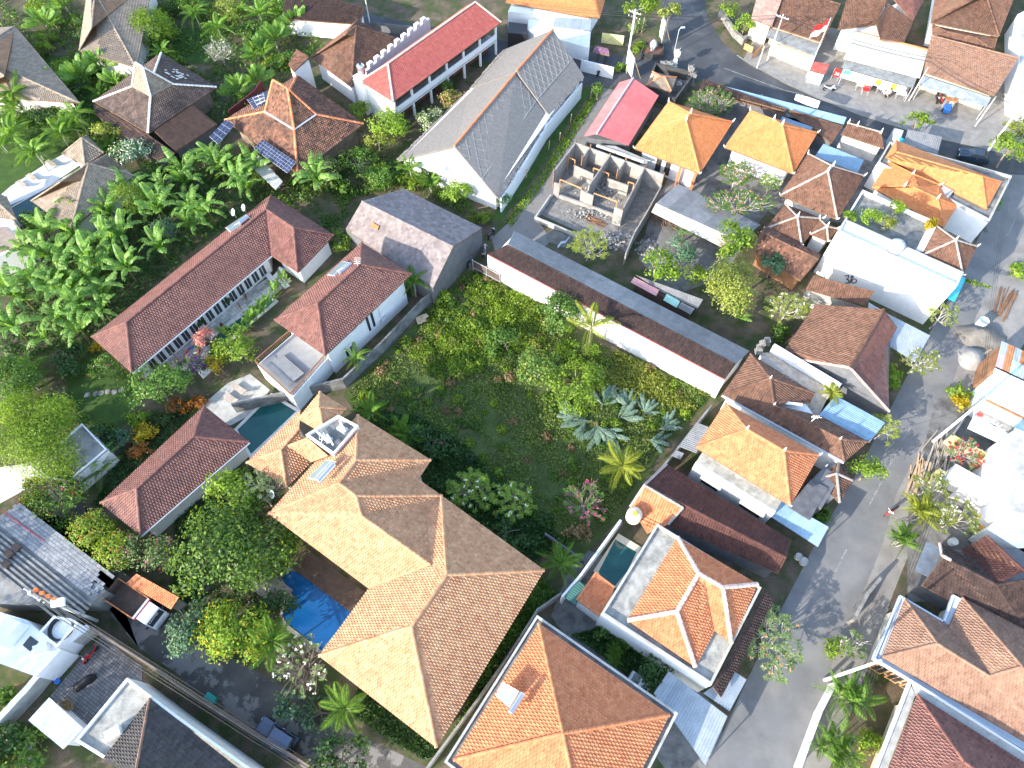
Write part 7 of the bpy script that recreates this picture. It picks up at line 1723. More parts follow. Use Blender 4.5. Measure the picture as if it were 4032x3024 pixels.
shrub('row of spiky green lilies beside the grey warehouse', 'D 1035 468', (1.5, .8, .7), L_LIM, aspect=.2, leaf=.4)
ps = W('y5 1190 190, 1130 250, 1080 330, 1030 390, 980 440, 930 500, 870 560, 800 590, 730 640')
for k, p in enumerate(ps):
 t = thing('ginger_plant', ('leafy ginger plant in the hedge between the narrow pool and the white two storey house'), 'plant', Vector((p.x, p.y, 0)), 'ginger hedge')
 for j in range(12): inst('leaf', TL[rng.randrange(3)], aim(Vector((p.x+rng.uniform(-.5, .5), p.y+rng.uniform(-.4, .4), .2)), rng.random()*6.28, rng.uniform(.7, 1.35), rng.uniform(1.3, 1.9), rng.uniform(-1, 1)), t)
tree('bright leafy tree at the lower end of the narrow pool', 'y5 800 760', 2.6, (2.3, 2.2, 1.5), L_LIM, leaf=.26)
tree('yellow croton bush at the end of the villa terrace', 'y5 600 890', 1.6, (1.2, 1.3, 1.0), L_CRY, leaf=.22, name='shrub', cat='shrub')
tree('purple bougainvillea at the end of the villa terrace', 'y5 330 890', 2.0, (1.7, 1.3, 1.1), [L_MID, F_PUR], mix=(.5,), leaf=.22, name='shrub', cat='shrub')
tree('potted salmon pink tree on the villa terrace', 'y5 465 640', 1.8, (1.1, .9, .8), F_SAL, leaf=.2, name='potted_tree')
shrub('dark cycad bush beside the round pot', 'y5 575 780', (.8, .8, .6), L_DRK)
tree('leafy tree between the garden lawn and the villa terrace', 'D 335 830', 3.0, (3.2, 2.6, 1.9), L_MID, leaf=.26, dens=1.0)
tree('pink flowered shrub by the end of the long villa', 'D 235 790', 1.8, (1.9, 1.4, 1.1), [L_MID, F_PNK], mix=(.04,), leaf=.24, name='shrub', cat='shrub')
shrub('golden shrub beside the hip end of the long villa', 'D 212 750', (.7, .8, .7), L_CRY)
shrub('dark spreading shrub left of the garden lawn', 'D 145 800', (1.6, 1.3, 1.0), L_DRK)
for s, r, m, lab in (('D 315 935', (1.3, 1.0, .8), L_CRY, 'bright yellow croton beside the maroon pool house'), ('D 298 965', (1.3, 1.0, .8), L_CRO, 'orange croton beside the yellow one'), ('D 385 880', (1.1, 1.0, .8), L_CRO, 'rust coloured croton by the white garden wall'), ('D 350 905', (1.1, .8, .7), L_DRK, 'dark croton between the coloured ones'), ('D 262 955', (1.3, 1.1, .9), L_BLU, 'frangipani shrub beside the grey flat roof'), ('D 300 900', (1.0, .8, .8), L_LIM, 'spiky light green lily by the crotons'), ('D 430 870', (1.0, .7, .6), L_CRO, 'brown red shrub near the pool deck')):
 shrub(lab, s, r, m, leaf=.24)
for s, r, m, z, lab in (('D 75 900', (3.0, 2.6, 2.2), L_LIM, 4.6, 'upper bough of the large feathery lime tree'), ('D 90 960', (4.6, 3.4, 2.4), L_LIM, 4.0, 'large feathery yellow green tree overhanging the grey flat roof')):
 tree(lab if 'large feathery yellow' in lab else 'feathery lime tree behind the large one at the left edge', s, z, r, m, leaf=.24, aspect=.28, dens=1.1, clump=.55)
tree('dark feathery tree at the left edge below the banana grove', 'D 20 820', 3.2, (2.8, 2.2, 1.8), L_MID, leaf=.24, aspect=.3)
tree('red flowered bougainvillea sprawling beside the dusty lane', 'D 130 1085', 2.4, (3.0, 2.4, 1.5), [L_MID, F_RED, L_LIM], mix=(.05, .25), leaf=.24)
tree('golden topped bush at the left end of the bougainvillea', 'D 70 1060', 2.2, (1.2, 1.3, 1.1), [L_LIM, L_CRY], mix=(.4,), leaf=.22, name='shrub', cat='shrub')
tree('rounded clipped tree with orange new leaves beside the pool house', 'D 205 1150', 2.6, (1.7, 1.7, 1.6), [L_LIM, L_CRO], mix=(.1,), leaf=.2, dens=1.3, lobes=.08)
tree('second rounded clipped tree with orange new leaves above the truck', 'D 255 1190', 2.6, (1.6, 1.6, 1.6), [L_LIM, L_CRO], mix=(.14,), leaf=.2, dens=1.3, lobes=.08)
tree('large dense dark green tree between the pool house and the villa', 'D 475 1195', 4.6, (5.2, 4.6, 2.8), [L_MID, L_LIM], mix=(.3,), leaf=.3, dens=1.2)
tree('glossy frangipani tree reaching along the pool house roof', 'D 500 1075', 3.8, (3.4, 2.4, 1.6), L_LIM, leaf=.3, dens=1.0)
frangipani('greyish twiggy frangipani touching the villa roof corner', 'D 560 1060', 4.2, (2.2, 1.8, 1.4), L_PAL, nt=70, bare=.6, leaf=.26)
tree('pinkish flowering bush tree between the clipped trees and the big tree', 'D 320 1200', 3.0, (2.4, 2.0, 1.5), [L_PAL, F_PNK], mix=(.06,), leaf=.22)
tree('yellow green tree with orange tips over the broken lane', 'D 500 1365', 4.2, (3.0, 2.6, 2.2), [L_LIM, L_CRY], mix=(.16,), leaf=.24, dens=1.2)
tree('pale green tree beside the parked truck', 'D 408 1345', 3.6, (1.6, 2.2, 1.6), L_BLU, leaf=.22, dens=1.1)
tree('dark tree shading the blue pool side', 'D 590 1320', 3.0, (1.8, 1.8, 1.4), L_DRK, leaf=.26)
frangipani('bare frangipani with white buds beside the blue pool corner', 'D 655 1440', 3.2, (2.8, 2.5, 1.6), L_PAL, nt=110, bare=.85, flower=F_WHT, nf=.1, leaf=.24, bark=BARK)
palm('dark palm between the blue pool and the lane', 'D 590 1385', 4.0, 2.8, 12)
palm('fan leaved palm at the villa corner by the lane', 'D 745 1530', 2.8, 2.2, 10)
shrub('frangipani shrub below the fan leaved palm', 'D 690 1540', (1.6, 1.6, 1.0), L_BLU, leaf=.3)
shrub('frangipani shrub overhanging the parked car', 'D 625 1515', (1.2, 1.2, .8), L_BLU, z=1.9, leaf=.32)
tree('dark leafy tree at the bottom edge beside the lane', 'D 735 1640', 2.2, (2.6, 1.6, 1.4), L_DRK, leaf=.3)
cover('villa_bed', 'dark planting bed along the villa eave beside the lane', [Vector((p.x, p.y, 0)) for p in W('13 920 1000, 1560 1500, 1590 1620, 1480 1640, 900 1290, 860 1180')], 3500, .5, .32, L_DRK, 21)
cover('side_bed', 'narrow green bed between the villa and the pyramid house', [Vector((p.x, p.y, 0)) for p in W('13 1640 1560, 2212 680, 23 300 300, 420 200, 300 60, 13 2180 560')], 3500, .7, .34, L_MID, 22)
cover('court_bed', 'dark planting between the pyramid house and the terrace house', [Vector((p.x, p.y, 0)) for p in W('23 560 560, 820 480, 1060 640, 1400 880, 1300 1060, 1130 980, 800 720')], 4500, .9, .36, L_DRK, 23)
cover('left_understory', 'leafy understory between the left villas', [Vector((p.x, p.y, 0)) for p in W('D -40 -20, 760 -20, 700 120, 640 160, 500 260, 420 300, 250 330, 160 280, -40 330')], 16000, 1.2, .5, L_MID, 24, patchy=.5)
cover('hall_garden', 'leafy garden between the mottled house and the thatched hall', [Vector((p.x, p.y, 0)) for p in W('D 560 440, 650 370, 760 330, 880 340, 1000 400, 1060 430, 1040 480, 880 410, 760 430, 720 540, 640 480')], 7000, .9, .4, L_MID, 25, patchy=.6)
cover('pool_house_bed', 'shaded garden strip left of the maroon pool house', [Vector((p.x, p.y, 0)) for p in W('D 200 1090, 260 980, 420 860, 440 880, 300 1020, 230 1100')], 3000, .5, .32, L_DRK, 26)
cover('lane_verge', 'green verge along the fence of the gravel lane', [Vector((p.x, p.y, 0)) for p in W('D 1090 480, 1160 390, 1240 260, 1290 190, 1300 200, 1250 280, 1170 405, 1105 490')], 2500, .35, .3, L_LIM, 27)
tree('clipped dark hedge tree in the court beside the white wall', '23 1270 880', 2.2, (1.4, 1.5, 1.2), L_DRK, leaf=.26)
shrub('leafy hedge along the white wall of the terrace house', '23 950 560', (1.6, .9, .9), L_MID)
palm('silvery fan palm in the dark court', '23 930 680', 1.0, .9, 14, name='fan_palm')
palm('second silvery fan palm in the dark court', '23 920 770', 1.0, .9, 14, name='fan_palm')
LM = {'left beige roof': (60, 110), 'tall ridged beige roof': (230, 70), 'dark peaked house': (320, 210), 'mottled peaked house': (620, 260), 'small beige pavilion': (185, 330), 'beige pool house': (160, 410), 'kidney shaped pool': (500, 110), 'brown hip roof': (770, 110), 'long villa': (430, 620), 'white flat house': (60, 1400), 'charcoal roof': (330, 1580), 'maroon pool house': (370, 1010), 'thatched hall': (1080, 280), 'grey warehouse': (890, 500), 'round bamboo': (325, 62), 'solar panels': (630, 370), 'white shelter': (130, 1560), 'large feathery tree': (80, 930), 'garden lawn': (210, 850)}
USED = set()
def landmark(look, x, y):
 for nm, (a, b) in sorted(LM.items(), key=lambda q: math.hypot(q[1][0]-x, q[1][1]-y)):
  side = ('left of' if x < a else 'right of') if abs(x-a) > abs(y-b) else ('above' if y < b else 'below')
  for how in ('', 'close ', 'a little farther '):
   l = '%s %s%s the %s' % (look, how, side, nm)
   if l not in USED: USED.add(l); return l
FILL = (('80 20, 190 0, 180 60, 195 120, 290 190, 260 230, 170 220, 60 60', 10, 51), ('0 190, 110 200, 200 245, 230 300, 150 330, 100 345, 60 330, 0 360', 9, 52), ('340 0, 760 -10, 740 40, 680 110, 610 150, 570 220, 510 250, 450 210, 530 150, 520 60, 480 40, 380 90, 310 110', 16, 53), ('235 320, 330 375, 430 335, 480 310, 560 350, 600 400, 540 380, 420 350, 260 390', 7, 54), ('0 1470, 40 1560, 110 1640, 60 1659, -20 1659', 5, 55), ('0 770, 190 765, 150 830, 130 900, 0 870', 8, 56), ('650 390, 760 350, 880 370, 1000 420, 1030 450, 880 400, 760 410, 700 450', 8, 57), ('140 900, 230 950, 240 1010, 220 1080, 180 1010', 4, 58))
for poly, n, sd in FILL:
 g = random.Random(sd)
 for p in scatter([Vector((q.x, q.y, 0)) for q in W('D '+poly)], n, 1.5, sd):
  d = p-Vector((0, 0, H)); zc_ = -(d.y*_st)-0; k = (-d.y*_st+d.z*_ct); u = (2016+FPX*d.x/-k)/1.82278; v = (1512-FPX*(d.y*_ct+d.z*_st)/-k)/1.82278
  m, cl = g.choice(((L_MID, 'mid green'), (L_LIM, 'bright green'), (L_DRK, 'dark green'), (L_MID, 'leafy green'), (L_LIM, 'light green')))
  if g.random() < .35: areca(landmark(cl+' feather palm', u, v), 'D %.1f %.1f' % (u, v), g.uniform(1.7, 2.4), 3, 1.4)
  else: rr = g.uniform(1.0, 1.7); shrub(landmark(cl+' shrub', u, v), 'D %.1f %.1f' % (u, v), (rr, rr*.9, rr*.8), m, leaf=g.choice((.24, .3, .36)))
frangipani('big domed frangipani with pale pink flowers behind the orange pavilion', 'D 1537 222', 2.6, (3.3, 2.6, 1.8), L_MID, nt=150, flower=F_SAL, nf=.25, leaf=.32)
frangipani('flowering frangipani in front of the second orange pavilion', 'D 1590 378', 2.6, (2.5, 2.0, 1.5), L_MID, nt=90, flower=F_SAL, nf=.3, leaf=.32)
frangipani('small white flowered frangipani beside the brown pavilion', 'D 1663 397', 2.2, (1.5, 1.3, 1.1), L_LIM, nt=46, flower=F_WHT, nf=.4, leaf=.3)
frangipani('wide frangipani with pink flowers above the open timber shed', 'D 1595 438', 3.6, (4.3, 1.9, 1.3), L_MID, nt=130, flower=F_SAL, nf=.25, leaf=.32)
frangipani('yellow green leafy frangipani on the building site', 'D 1272 528', 3.0, (2.4, 2.3, 1.6), L_YEL, nt=60, leaf=.4, perr=10)
tree('mango tree above the low sheds', 'D 1415 572', 3.4, (2.1, 2.0, 1.6), L_LIM, leaf=.3)
tree('feathery green tree beside the mango', 'D 1470 545', 3.6, (1.5, 1.8, 1.4), L_BLU, leaf=.24)
tree('bright lime tree above the yellow green one', 'D 1568 518', 4.6, (2.4, 2.0, 1.8), L_LIM, leaf=.32, dens=1.2)
tree('tall yellow green tree beside the old barn', 'D 1578 622', 4.6, (2.9, 3.4, 2.4), L_YEL, leaf=.24, dens=1.3)
shrub('fresh green shrub between the mango and the tall tree', 'D 1500 595', (1.4, 1.2, .9), L_LIM, leaf=.22)
tree('papaya tree beside the old barn', 'D 1672 568', 2.8, (1.1, 1.0, .7), L_BLU, leaf=.4, aspect=.7)
frangipani('pale yellow frangipani beside the brown gable house', 'D 1702 664', 3.0, (2.8, 1.9, 1.3), L_YEL, nt=70, leaf=.36, flower=F_WHT, nf=.3)
shrub('dark leafy shrub below the pale yellow frangipani', 'D 1685 720', (1.0, 1.2, .8), L_MID)
frangipani('sparse frangipani overhanging the street by the turquoise awning', 'D 2035 680', 2.8, (1.9, 1.5, 1.1), L_YEL, nt=24, leaf=.36)
frangipani('sparse frangipani beside the silver street awning', 'D 1985 780', 2.6, (2.4, 1.9, 1.2), L_YEL, nt=46, leaf=.34, flower=F_WHT, nf=.25)
frangipani('frangipani at the street end of the blue corrugated awning', 'D 1912 925', 2.6, (1.5, 1.7, 1.1), L_YEL, nt=34, leaf=.36)
tree('round bright green street tree beside the small pyramid gate roof', 'D 1878 1018', 2.4, (1.5, 1.4, 1.1), L_LIM, leaf=.24)
palm('bright yellow green fan palm on the tiled courtyard', 'D 1795 850', 4.4, 1.3, 18, 'yellow', el=(.0, .9))
shrub('broad leaved plant by the silver street awning', 'D 1925 810', (1.1, 1.3, .8), L_LIM, leaf=.5, aspect=.7)
frangipani('large frangipani with pink flowers on the street corner of the terrace house', 'D 1665 1385', 2.6, (2.6, 3.6, 1.6), L_PAL, nt=110, leaf=.34, flower=F_SAL, nf=.2)
areca('bushy areca palms by the parked scooter', 'D 1990 1105', 1.9, 6, 2.2, 'yellow')
areca('green areca palms below the timber pile', 'D 1950 1165', 1.6, 5, 1.6)
frangipani('pale leafless frangipani beside the yellow water tank', 'D 2065 1120', 2.6, (2.2, 2.0, 1.3), L_YEL, nt=36, bare=.4, flower=F_WHT, nf=.4)
frangipani('frangipani with cream flowers over the timber pile', 'D 2010 1050', 2.4, (1.8, 1.5, 1.1), L_YEL, nt=30, leaf=.36, flower=F_WHT, nf=.3)
frangipani('adenium tree with crimson flowers in the yellow walled court', 'D 2080 980', 2.2, (2.2, 1.6, 1.2), L_PAL, nt=56, bare=.6, flower=F_RED, nf=.45, leaf=.22)
areca('lush areca palms in the street garden at the bottom right', 'D 1835 1500', 2.1, 6, 2.4, spread=1.2)
areca('areca palms at the bottom edge of the street garden', 'D 1800 1610', 2.0, 6, 2.2, spread=1.2)
shrub('yellow shrub under the areca palms', 'D 1870 1600', (1.0, 1.0, .8), L_LIM)
shrub('green and yellow shrub by the gutter house corner', 'D 1810 1400', (1.0, 1.0, .8), L_LIM)
frangipani('bare grey shrub by the gutter house corner', 'D 1840 1395', 1.8, (1.4, 1.2, .9), L_PAL, nt=40, bare=.85)
shrub('plants at the street edge below the street canopy', 'D 1775 1110', (1.0, .9, .7), L_MID, mix=None)
shrub('low white flowered shrub by the street', 'D 1755 1140', (1.1, .8, .6), [L_MID, F_WHT], mix=(.06,))
tree('bright green tree at the top beside the utility poles', 'D 1395 15', 4.2, (2.6, 1.8, 1.6), L_LIM, leaf=.32)
tree('thin trunked yellow green tree at the road junction', 'D 1445 25', 5.4, (1.6, 1.3, 1.1), L_YEL, leaf=.3)
tree('small round tree on the junction bank', 'y3 55 85', 2.2, (1.2, 1.2, 1.0), L_LIM, leaf=.26)
tree('second small round tree on the junction bank', 'y3 200 250', 2.2, (1.4, 1.5, 1.2), L_LIM, leaf=.26)
tree('bright tree by the main road near the grey sheet roof', 'D 1980 265', 3.0, (2.0, 1.2, 1.1), L_LIM, leaf=.34)
tree('leafy tree at the street corner beside the leaning poles', 'D 2185 320', 3.4, (2.0, 2.2, 1.6), L_LIM, leaf=.32)
tree('leafy tree beyond the leaning poles at the right edge', 'D 2205 280', 3.0, (1.6, 1.5, 1.2), L_YEL, leaf=.32)
shrub('shrub by the street behind the orange double house', 'D 2140 440', (.9, .8, .7), L_MID)
shrub('shrub on the grass strip behind the orange double house', 'D 2110 480', (.9, 1.4, .6), L_DRK)
shrub('shrub at the foot of the junction planter', 'zc 940 830', (.9, .9, .7), L_LIM)
shrub('shrub below the first billboard', 'zc 640 1190', (.8, .6, .6), L_LIM)
tree('slim sapling beside the gravel lane', 'zc 255 1570', 1.8, (.7, 1.0, .9), L_MID, leaf=.22)
shrub('shrub with variegated leaves behind the utility poles', 'zc 950 480', (1.3, 1.0, .8), L_PAL)
for k, (s, r, m, lab) in enumerate((('z1 350 1050', (1.3, 1.1, .9), L_LIM, 'potted tree in the middle of the roof terrace'), ('z1 560 1170', (1.0, .9, .8), L_YEL, 'potted yellow green plant on the roof terrace'), ('z1 700 970', (.7, .9, .8), L_LIM, 'potted white flowered plant on the roof terrace'), ('z1 1095 1150', (.55, .5, .5), L_CRY, 'potted golden shrub on the roof terrace'), ('z1 130 1080', (.6, .6, .5), L_LIM, 'small pot plant in the corner of the roof terrace'))):
 p = w1(s, 7.3); t = thing('potted_plant', lab, 'potted plant', Vector((p.x, p.y, 6.35)))
 me = foliage('foliage', r, .24, 1.0, [m]); o = bpy.data.objects.new('foliage', me); COL.objects.link(o); o.parent = t; o.location = (0, 0, 1.0)
 MB().lathe(Vector((p.x, p.y, 6.35)), [(.16, 0), (.26, .35), (.28, .4), (.24, .4), (0, .36)], 12).build('pot', STONE, t)
shrub('weedy shrubs at the street edge beside the sand pile', 'D 2072 850', (1.1, .9, .6), L_LIM)
shrub('yellow croton at the street edge near the blue roofed shop', 'y8 330 690', (.8, .7, .6), L_CRY)
shrub('grassy clump opposite the party wall', 'z4 1200 30', (.9, .8, .5), L_LIM)
p0 = w1('z4 725 115', 3.2); p1 = w1('z4 960 185', 3.0)
t = thing('climbing_vine', 'leafy vine hanging on a cable across the street', 'vine', p0); mb = MB().tube([p0, lerp(p0, p1, .5)-Vector((0, 0, .3)), p1], .03, n=4); mb.build('cable', BLKP, t)
C = np.array([list(lerp(p0, p1, rng.random())+Vector((rng.gauss(0, .12), rng.gauss(0, .12), rng.gauss(-.2, .12)))) for _ in range(260)]); o = bpy.data.objects.new('foliage', leafquads('foliage', C-np.array(list(p0)), nrg.normal(size=(260, 3))+np.array([0, 0, .8]), np.full(260, .24), .6, nrg.random(260), [L_LIM])); COL.objects.link(o); o.parent = t
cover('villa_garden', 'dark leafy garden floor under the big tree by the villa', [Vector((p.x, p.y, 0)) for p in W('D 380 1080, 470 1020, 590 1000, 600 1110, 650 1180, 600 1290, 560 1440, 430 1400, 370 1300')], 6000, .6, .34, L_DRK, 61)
for lab, x, y, zc, r_ in (('unseen tall tree added outside the left edge to shade the white flat house', -57, 3, 9, 4.2), ('unseen tall tree added outside the left edge to shade the block stack', -61, 13, 9, 4.2), ('unseen tall tree added outside the lower left corner to cast shade', -52, -7, 8, 4.0)):  # unseen trees, added only to cast shade over the lower left
 t = thing('tree', lab, 'tree', Vector((x, y, 0))); o = bpy.data.objects.new('crown', foliage('crown', (r_, r_, 3.4), .4, 1.0, [L_MID])); COL.objects.link(o); o.parent = t; o.location = (0, 0, zc)
 mb = MB(); limbs(mb, Vector((x, y, 0)), Vector((x, y, zc)), .3, 5, (r_, r_, 3.4)); mb.build('trunk', BARK, t)
# vehicles
def xf(o, ang):
 a = math.radians(ang) if not isinstance(ang, Vector) else math.atan2(ang.y, ang.x); c, s = math.cos(a), math.sin(a)
 return lambda x, y, z: Vector((o.x+x*c-y*s, o.y+x*s+y*c, o.z+z))
def extr(mb, F, prof, y0, y1, tint=.5, inset_=0.0, zi=99):
 n = len(prof); A = [F(x, y0+(inset_ if z > zi else 0), z) for x, z in prof]; B = [F(x, y1-(inset_ if z > zi else 0), z) for x, z in prof]
 mb.add(A+B, [list(range(n)), [n+i for i in range(n)][::-1]]+[[i, n+i, n+(i+1) % n, (i+1) % n] for i in range(n)], tint); return mb
def wheel(F, x, y, r, root, w=.2, name='wheel'):
 ax = (F(0, 1, 0)-F(0, 0, 0)); c = F(x, y-w/2, r)
 t = MB().lathe(c, [(r*.62, 0), (r*.95, .0), (r, w*.2), (r, w*.8), (r*.95, w), (r*.62, w)], 16, ax).build(name, RUBBER, root)
 MB().lathe(c+ax*.01, [(0, 0), (r*.6, 0), (r*.6, w-.02), (0, w-.02)], 12, ax).build('rim', STEEL, t)
def car(label, o, ang, L=3.9, Wd=1.65, paint=None, roofz=1.75, jeep=True):
 F = xf(o, ang); r = thing('parked_car', label, 'car', o); k = L/3.9; h = Wd/2
 body = [(-1.85, .35), (1.85, .35), (1.95, .55), (1.9, .85), (1.75, .98), (.75, 1.05), (-1.8, 1.05), (-1.9, .8)]
 extr(MB(), F, [(x*k, z) for x, z in body], -h, h).build('body', paint, r)
 if jeep: cab = [(.7, 1.05), (.3, roofz-.06), (.15, roofz), (-1.62, roofz), (-1.72, roofz-.1), (-1.8, 1.05)]
 else: cab = [(.85, 1.0), (.2, roofz-.05), (-.2, roofz), (-1.0, roofz-.03), (-1.7, 1.02)]
 extr(MB(), F, [(x*k, z) for x, z in cab], -h+.06, h-.06, inset_=.12, zi=1.2).build('cabin', GLASS, r)
 rf = [F(x*k, y, roofz+.012) for x, y in (((.2, -h+.2), (.2, h-.2), (-1.62, h-.2), (-1.62, -h+.2)) if jeep else ((.1, -h+.25), (.1, h-.25), (-1.0, h-.25), (-1.0, -h+.25)))]
 MB().slab(rf, .03).build('roof', paint, r)
 for sy in (-1, 1):
  for x in (1.2, -1.2): wheel(F, x*k, sy*(h-.08), .34, r)
  MB().obox(F(1.9*k, sy*(h-.28), .75), F(.03, 0, 0)-F(0, 0, 0), F(0, .14, 0)-F(0, 0, 0), Vector((0, 0, .09))).build('headlight', FRAME, r)
  MB().obox(F(.55*k, sy*(h+.08), 1.08), F(.06, 0, 0)-F(0, 0, 0), F(0, .1, 0)-F(0, 0, 0), Vector((0, 0, .07))).build('mirror', paint, r)
  for x0, x1 in ((.45, -.4), (-.5, -1.6)):
   MB().add([F(x0*k, sy*(h-.035), 1.08), F(x1*k, sy*(h-.035), 1.08), F((x1+.05)*k, sy*(h-.1), roofz-.16), F((x0-.25)*k, sy*(h-.1), roofz-.16)], [[0, 1, 2, 3]]).build('side_window', GLASS, r)
  MB().bar(F(-.2*k, sy*(h+.012), .95), F(-.4*k, sy*(h+.012), .95), .03, .03).build('door_handle', STEEL, r)
 MB().obox(F(1.97*k, 0, .5), F(.06, 0, 0)-F(0, 0, 0), F(0, h*.92, 0)-F(0, 0, 0), Vector((0, 0, .1))).build('bumper', BLKP, r)
 MB().obox(F(-1.93*k, 0, .5), F(.06, 0, 0)-F(0, 0, 0), F(0, h*.92, 0)-F(0, 0, 0), Vector((0, 0, .1))).build('bumper', BLKP, r)
 for y in (-.35, .35): MB().bar(F(1.7*k, y, 1.0), F(.85*k, y*1.2, 1.065), .03, .015).build('bonnet_crease', BLKP, r)
 if jeep: wheel(xf(F(-2.0*k, 0, .5), math.degrees(math.atan2((F(0, 1, 0)-F(0, 0, 0)).y, (F(0, 1, 0)-F(0, 0, 0)).x))), 0, 0, .3, r, .18, 'spare_wheel')
 return r
zo = w1('zb 1010 990', 1.0); d0 = w1('zb 610 700', 1.0)-w1('zb 1420 1230', 1.0)
car('dark blue compact jeep parked on the broken lane', Vector((zo.x, zo.y, 0)), d0, 3.9, 1.7, M('car_dark_blue', (.07, .10, .16), None, rough=.22, mott=0, fine=0, spec=.6))
c0 = w1('z1 1620 330', .9); dd = w1('z1 1430 310', .9)-w1('z1 1840 400', .9)
car('dark blue hatchback parked behind the orange double house', Vector((c0.x, c0.y, 0)), dd, 3.9, 1.65, M('car_navy', (.02, .035, .06), None, rough=.25, mott=0, fine=0, spec=.6), 1.5, False)
c0 = w1('23 1215 1045', 1.2); car('white car half hidden under the silver carport', Vector((c0.x, c0.y, 0)), -35, 4.0, 1.65, M('car_white', (.7, .72, .75), None, rough=.3, mott=0, fine=0, spec=.5), 1.6, False)
def truck():
 o = w1('03 1210 300', .6); d = w1('03 1450 440', 1.5)-w1('03 1000 140', 1.5); o = Vector((o.x, o.y, 0)); F = xf(o, d); r = thing('dump_truck', 'white cab truck with an open rusty brown cargo bed parked on the broken lane', 'truck', o)
 RB = M('truck_bed_brown', (.13, .085, .065), (.18, .12, .09), rough=.85, mott=.25)
 x0, x1, h = -2.7, 1.15, 1.05; ex = lambda *a: F(*a)-F(0, 0, 0)
 MB().obox(F((x0+x1)/2, 0, 1.05), ex((x1-x0)/2, 0, 0), ex(0, h, 0), Vector((0, 0, .05))).build('bed_floor', RB, r)
 for sy in (-1, 1): MB().obox(F((x0+x1)/2, sy*h, 1.6), ex((x1-x0)/2, 0, 0), ex(0, .04, 0), Vector((0, 0, .6))).build('bed_side', RB, r); MB().bar(F(x0, sy*h, 2.22), F(x1, sy*h, 2.22), .1, .07).build('bed_rail', M('rust_orange', (.42, .15, .06), None, rough=.8), r)
 for x in (x0, x1): MB().obox(F(x, 0, 1.6), ex(.04, 0, 0), ex(0, h-.05, 0), Vector((0, 0, .6))).build('bed_end', RB, r)
 MB().bar(F(x1+.1, -h, 2.25), F(x1+.1, h, 2.25), .22, .12).build('tarpaulin_roll', GREYP, r); MB().bar(F(x1+.25, -h, 2.15), F(x1+.25, h, 2.15), .08, .2).build('bulkhead', REDP, r)
 MB().obox(F(-.4, 0, .75), ex(2.6, 0, 0), ex(0, .4, 0), Vector((0, 0, .15))).build('chassis', BLKP, r)
 cw = M('truck_white', (.74, .75, .77), None, rough=.35, mott=.03)
 cb = extr(MB(), F, [(1.4, .55), (2.85, .55), (2.95, .9), (2.85, 1.25), (2.6, 2.1), (2.45, 2.2), (1.4, 2.2)], -.88, .88).build('cab', cw, r)
 MB().add([F(2.87, -.8, 1.3), F(2.87, .8, 1.3), F(2.64, .76, 2.06), F(2.64, -.76, 2.06)], [[0, 1, 2, 3]]).build('windscreen', GLASS, r)
 n = (F(.3, 0, 0)-F(0, 0, 0)).normalized(); q = F(2.715, .72, 1.86)
 for k in range(7): MB().bar(F(1.45+.14*k, -.8, 2.215), F(1.45+.14*k, .8, 2.215), .03, .02).build('cab_rib', GREYP, r)
 cu = bpy.data.curves.new('lettering', 'FONT'); cu.body = 'CANTER'; cu.size = .3; cu.extrude = .004; cu.materials.append(FRAME); lt = text_mesh(cu); lt.parent = r
 X = (F(0, 1, 0)-F(0, 0, 0)); Y = (F(2.64, 0, 2.06)-F(2.87, 0, 1.3)).normalized(); Z = X.cross(Y); p = F(2.72, -.66, 1.82)+Z*.02
 lt.matrix_basis = Matrix.Translation(-ORG[r.name]) @ Matrix(((X.x, Y.x, Z.x, p.x), (X.y, Y.y, Z.y, p.y), (X.z, Y.z, Z.z, p.z), (0, 0, 0, 1)))
 for sy in (-1, 1):
  MB().add([F(1.55, sy*.885, 1.35), F(2.6, sy*.885, 1.35), F(2.45, sy*.885, 2.0), F(1.55, sy*.885, 2.0)], [[0, 1, 2, 3]]).build('side_window', GLASS, r)
  for x in (2.2, -1.4): wheel(F, x, sy*.78, .4, r, .24)
  MB().obox(F(2.95, sy*.65, .85), ex(.03, 0, 0), ex(0, .14, 0), Vector((0, 0, .1))).build('headlight', FRAME, r); MB().obox(F(2.7, sy*1.05, 1.7), ex(.04, 0, 0), ex(0, .12, 0), Vector((0, 0, .18))).build('mirror', BLKP, r)
 MB().obox(F(2.98, 0, .6), ex(.06, 0, 0), ex(0, .88, 0), Vector((0, 0, .12))).build('bumper', GREYP, r)
truck()
PAINTS = {'red': REDP, 'black': BLKP, 'white': FRAME, 'blue': BLUEP, 'grey': GREYP}
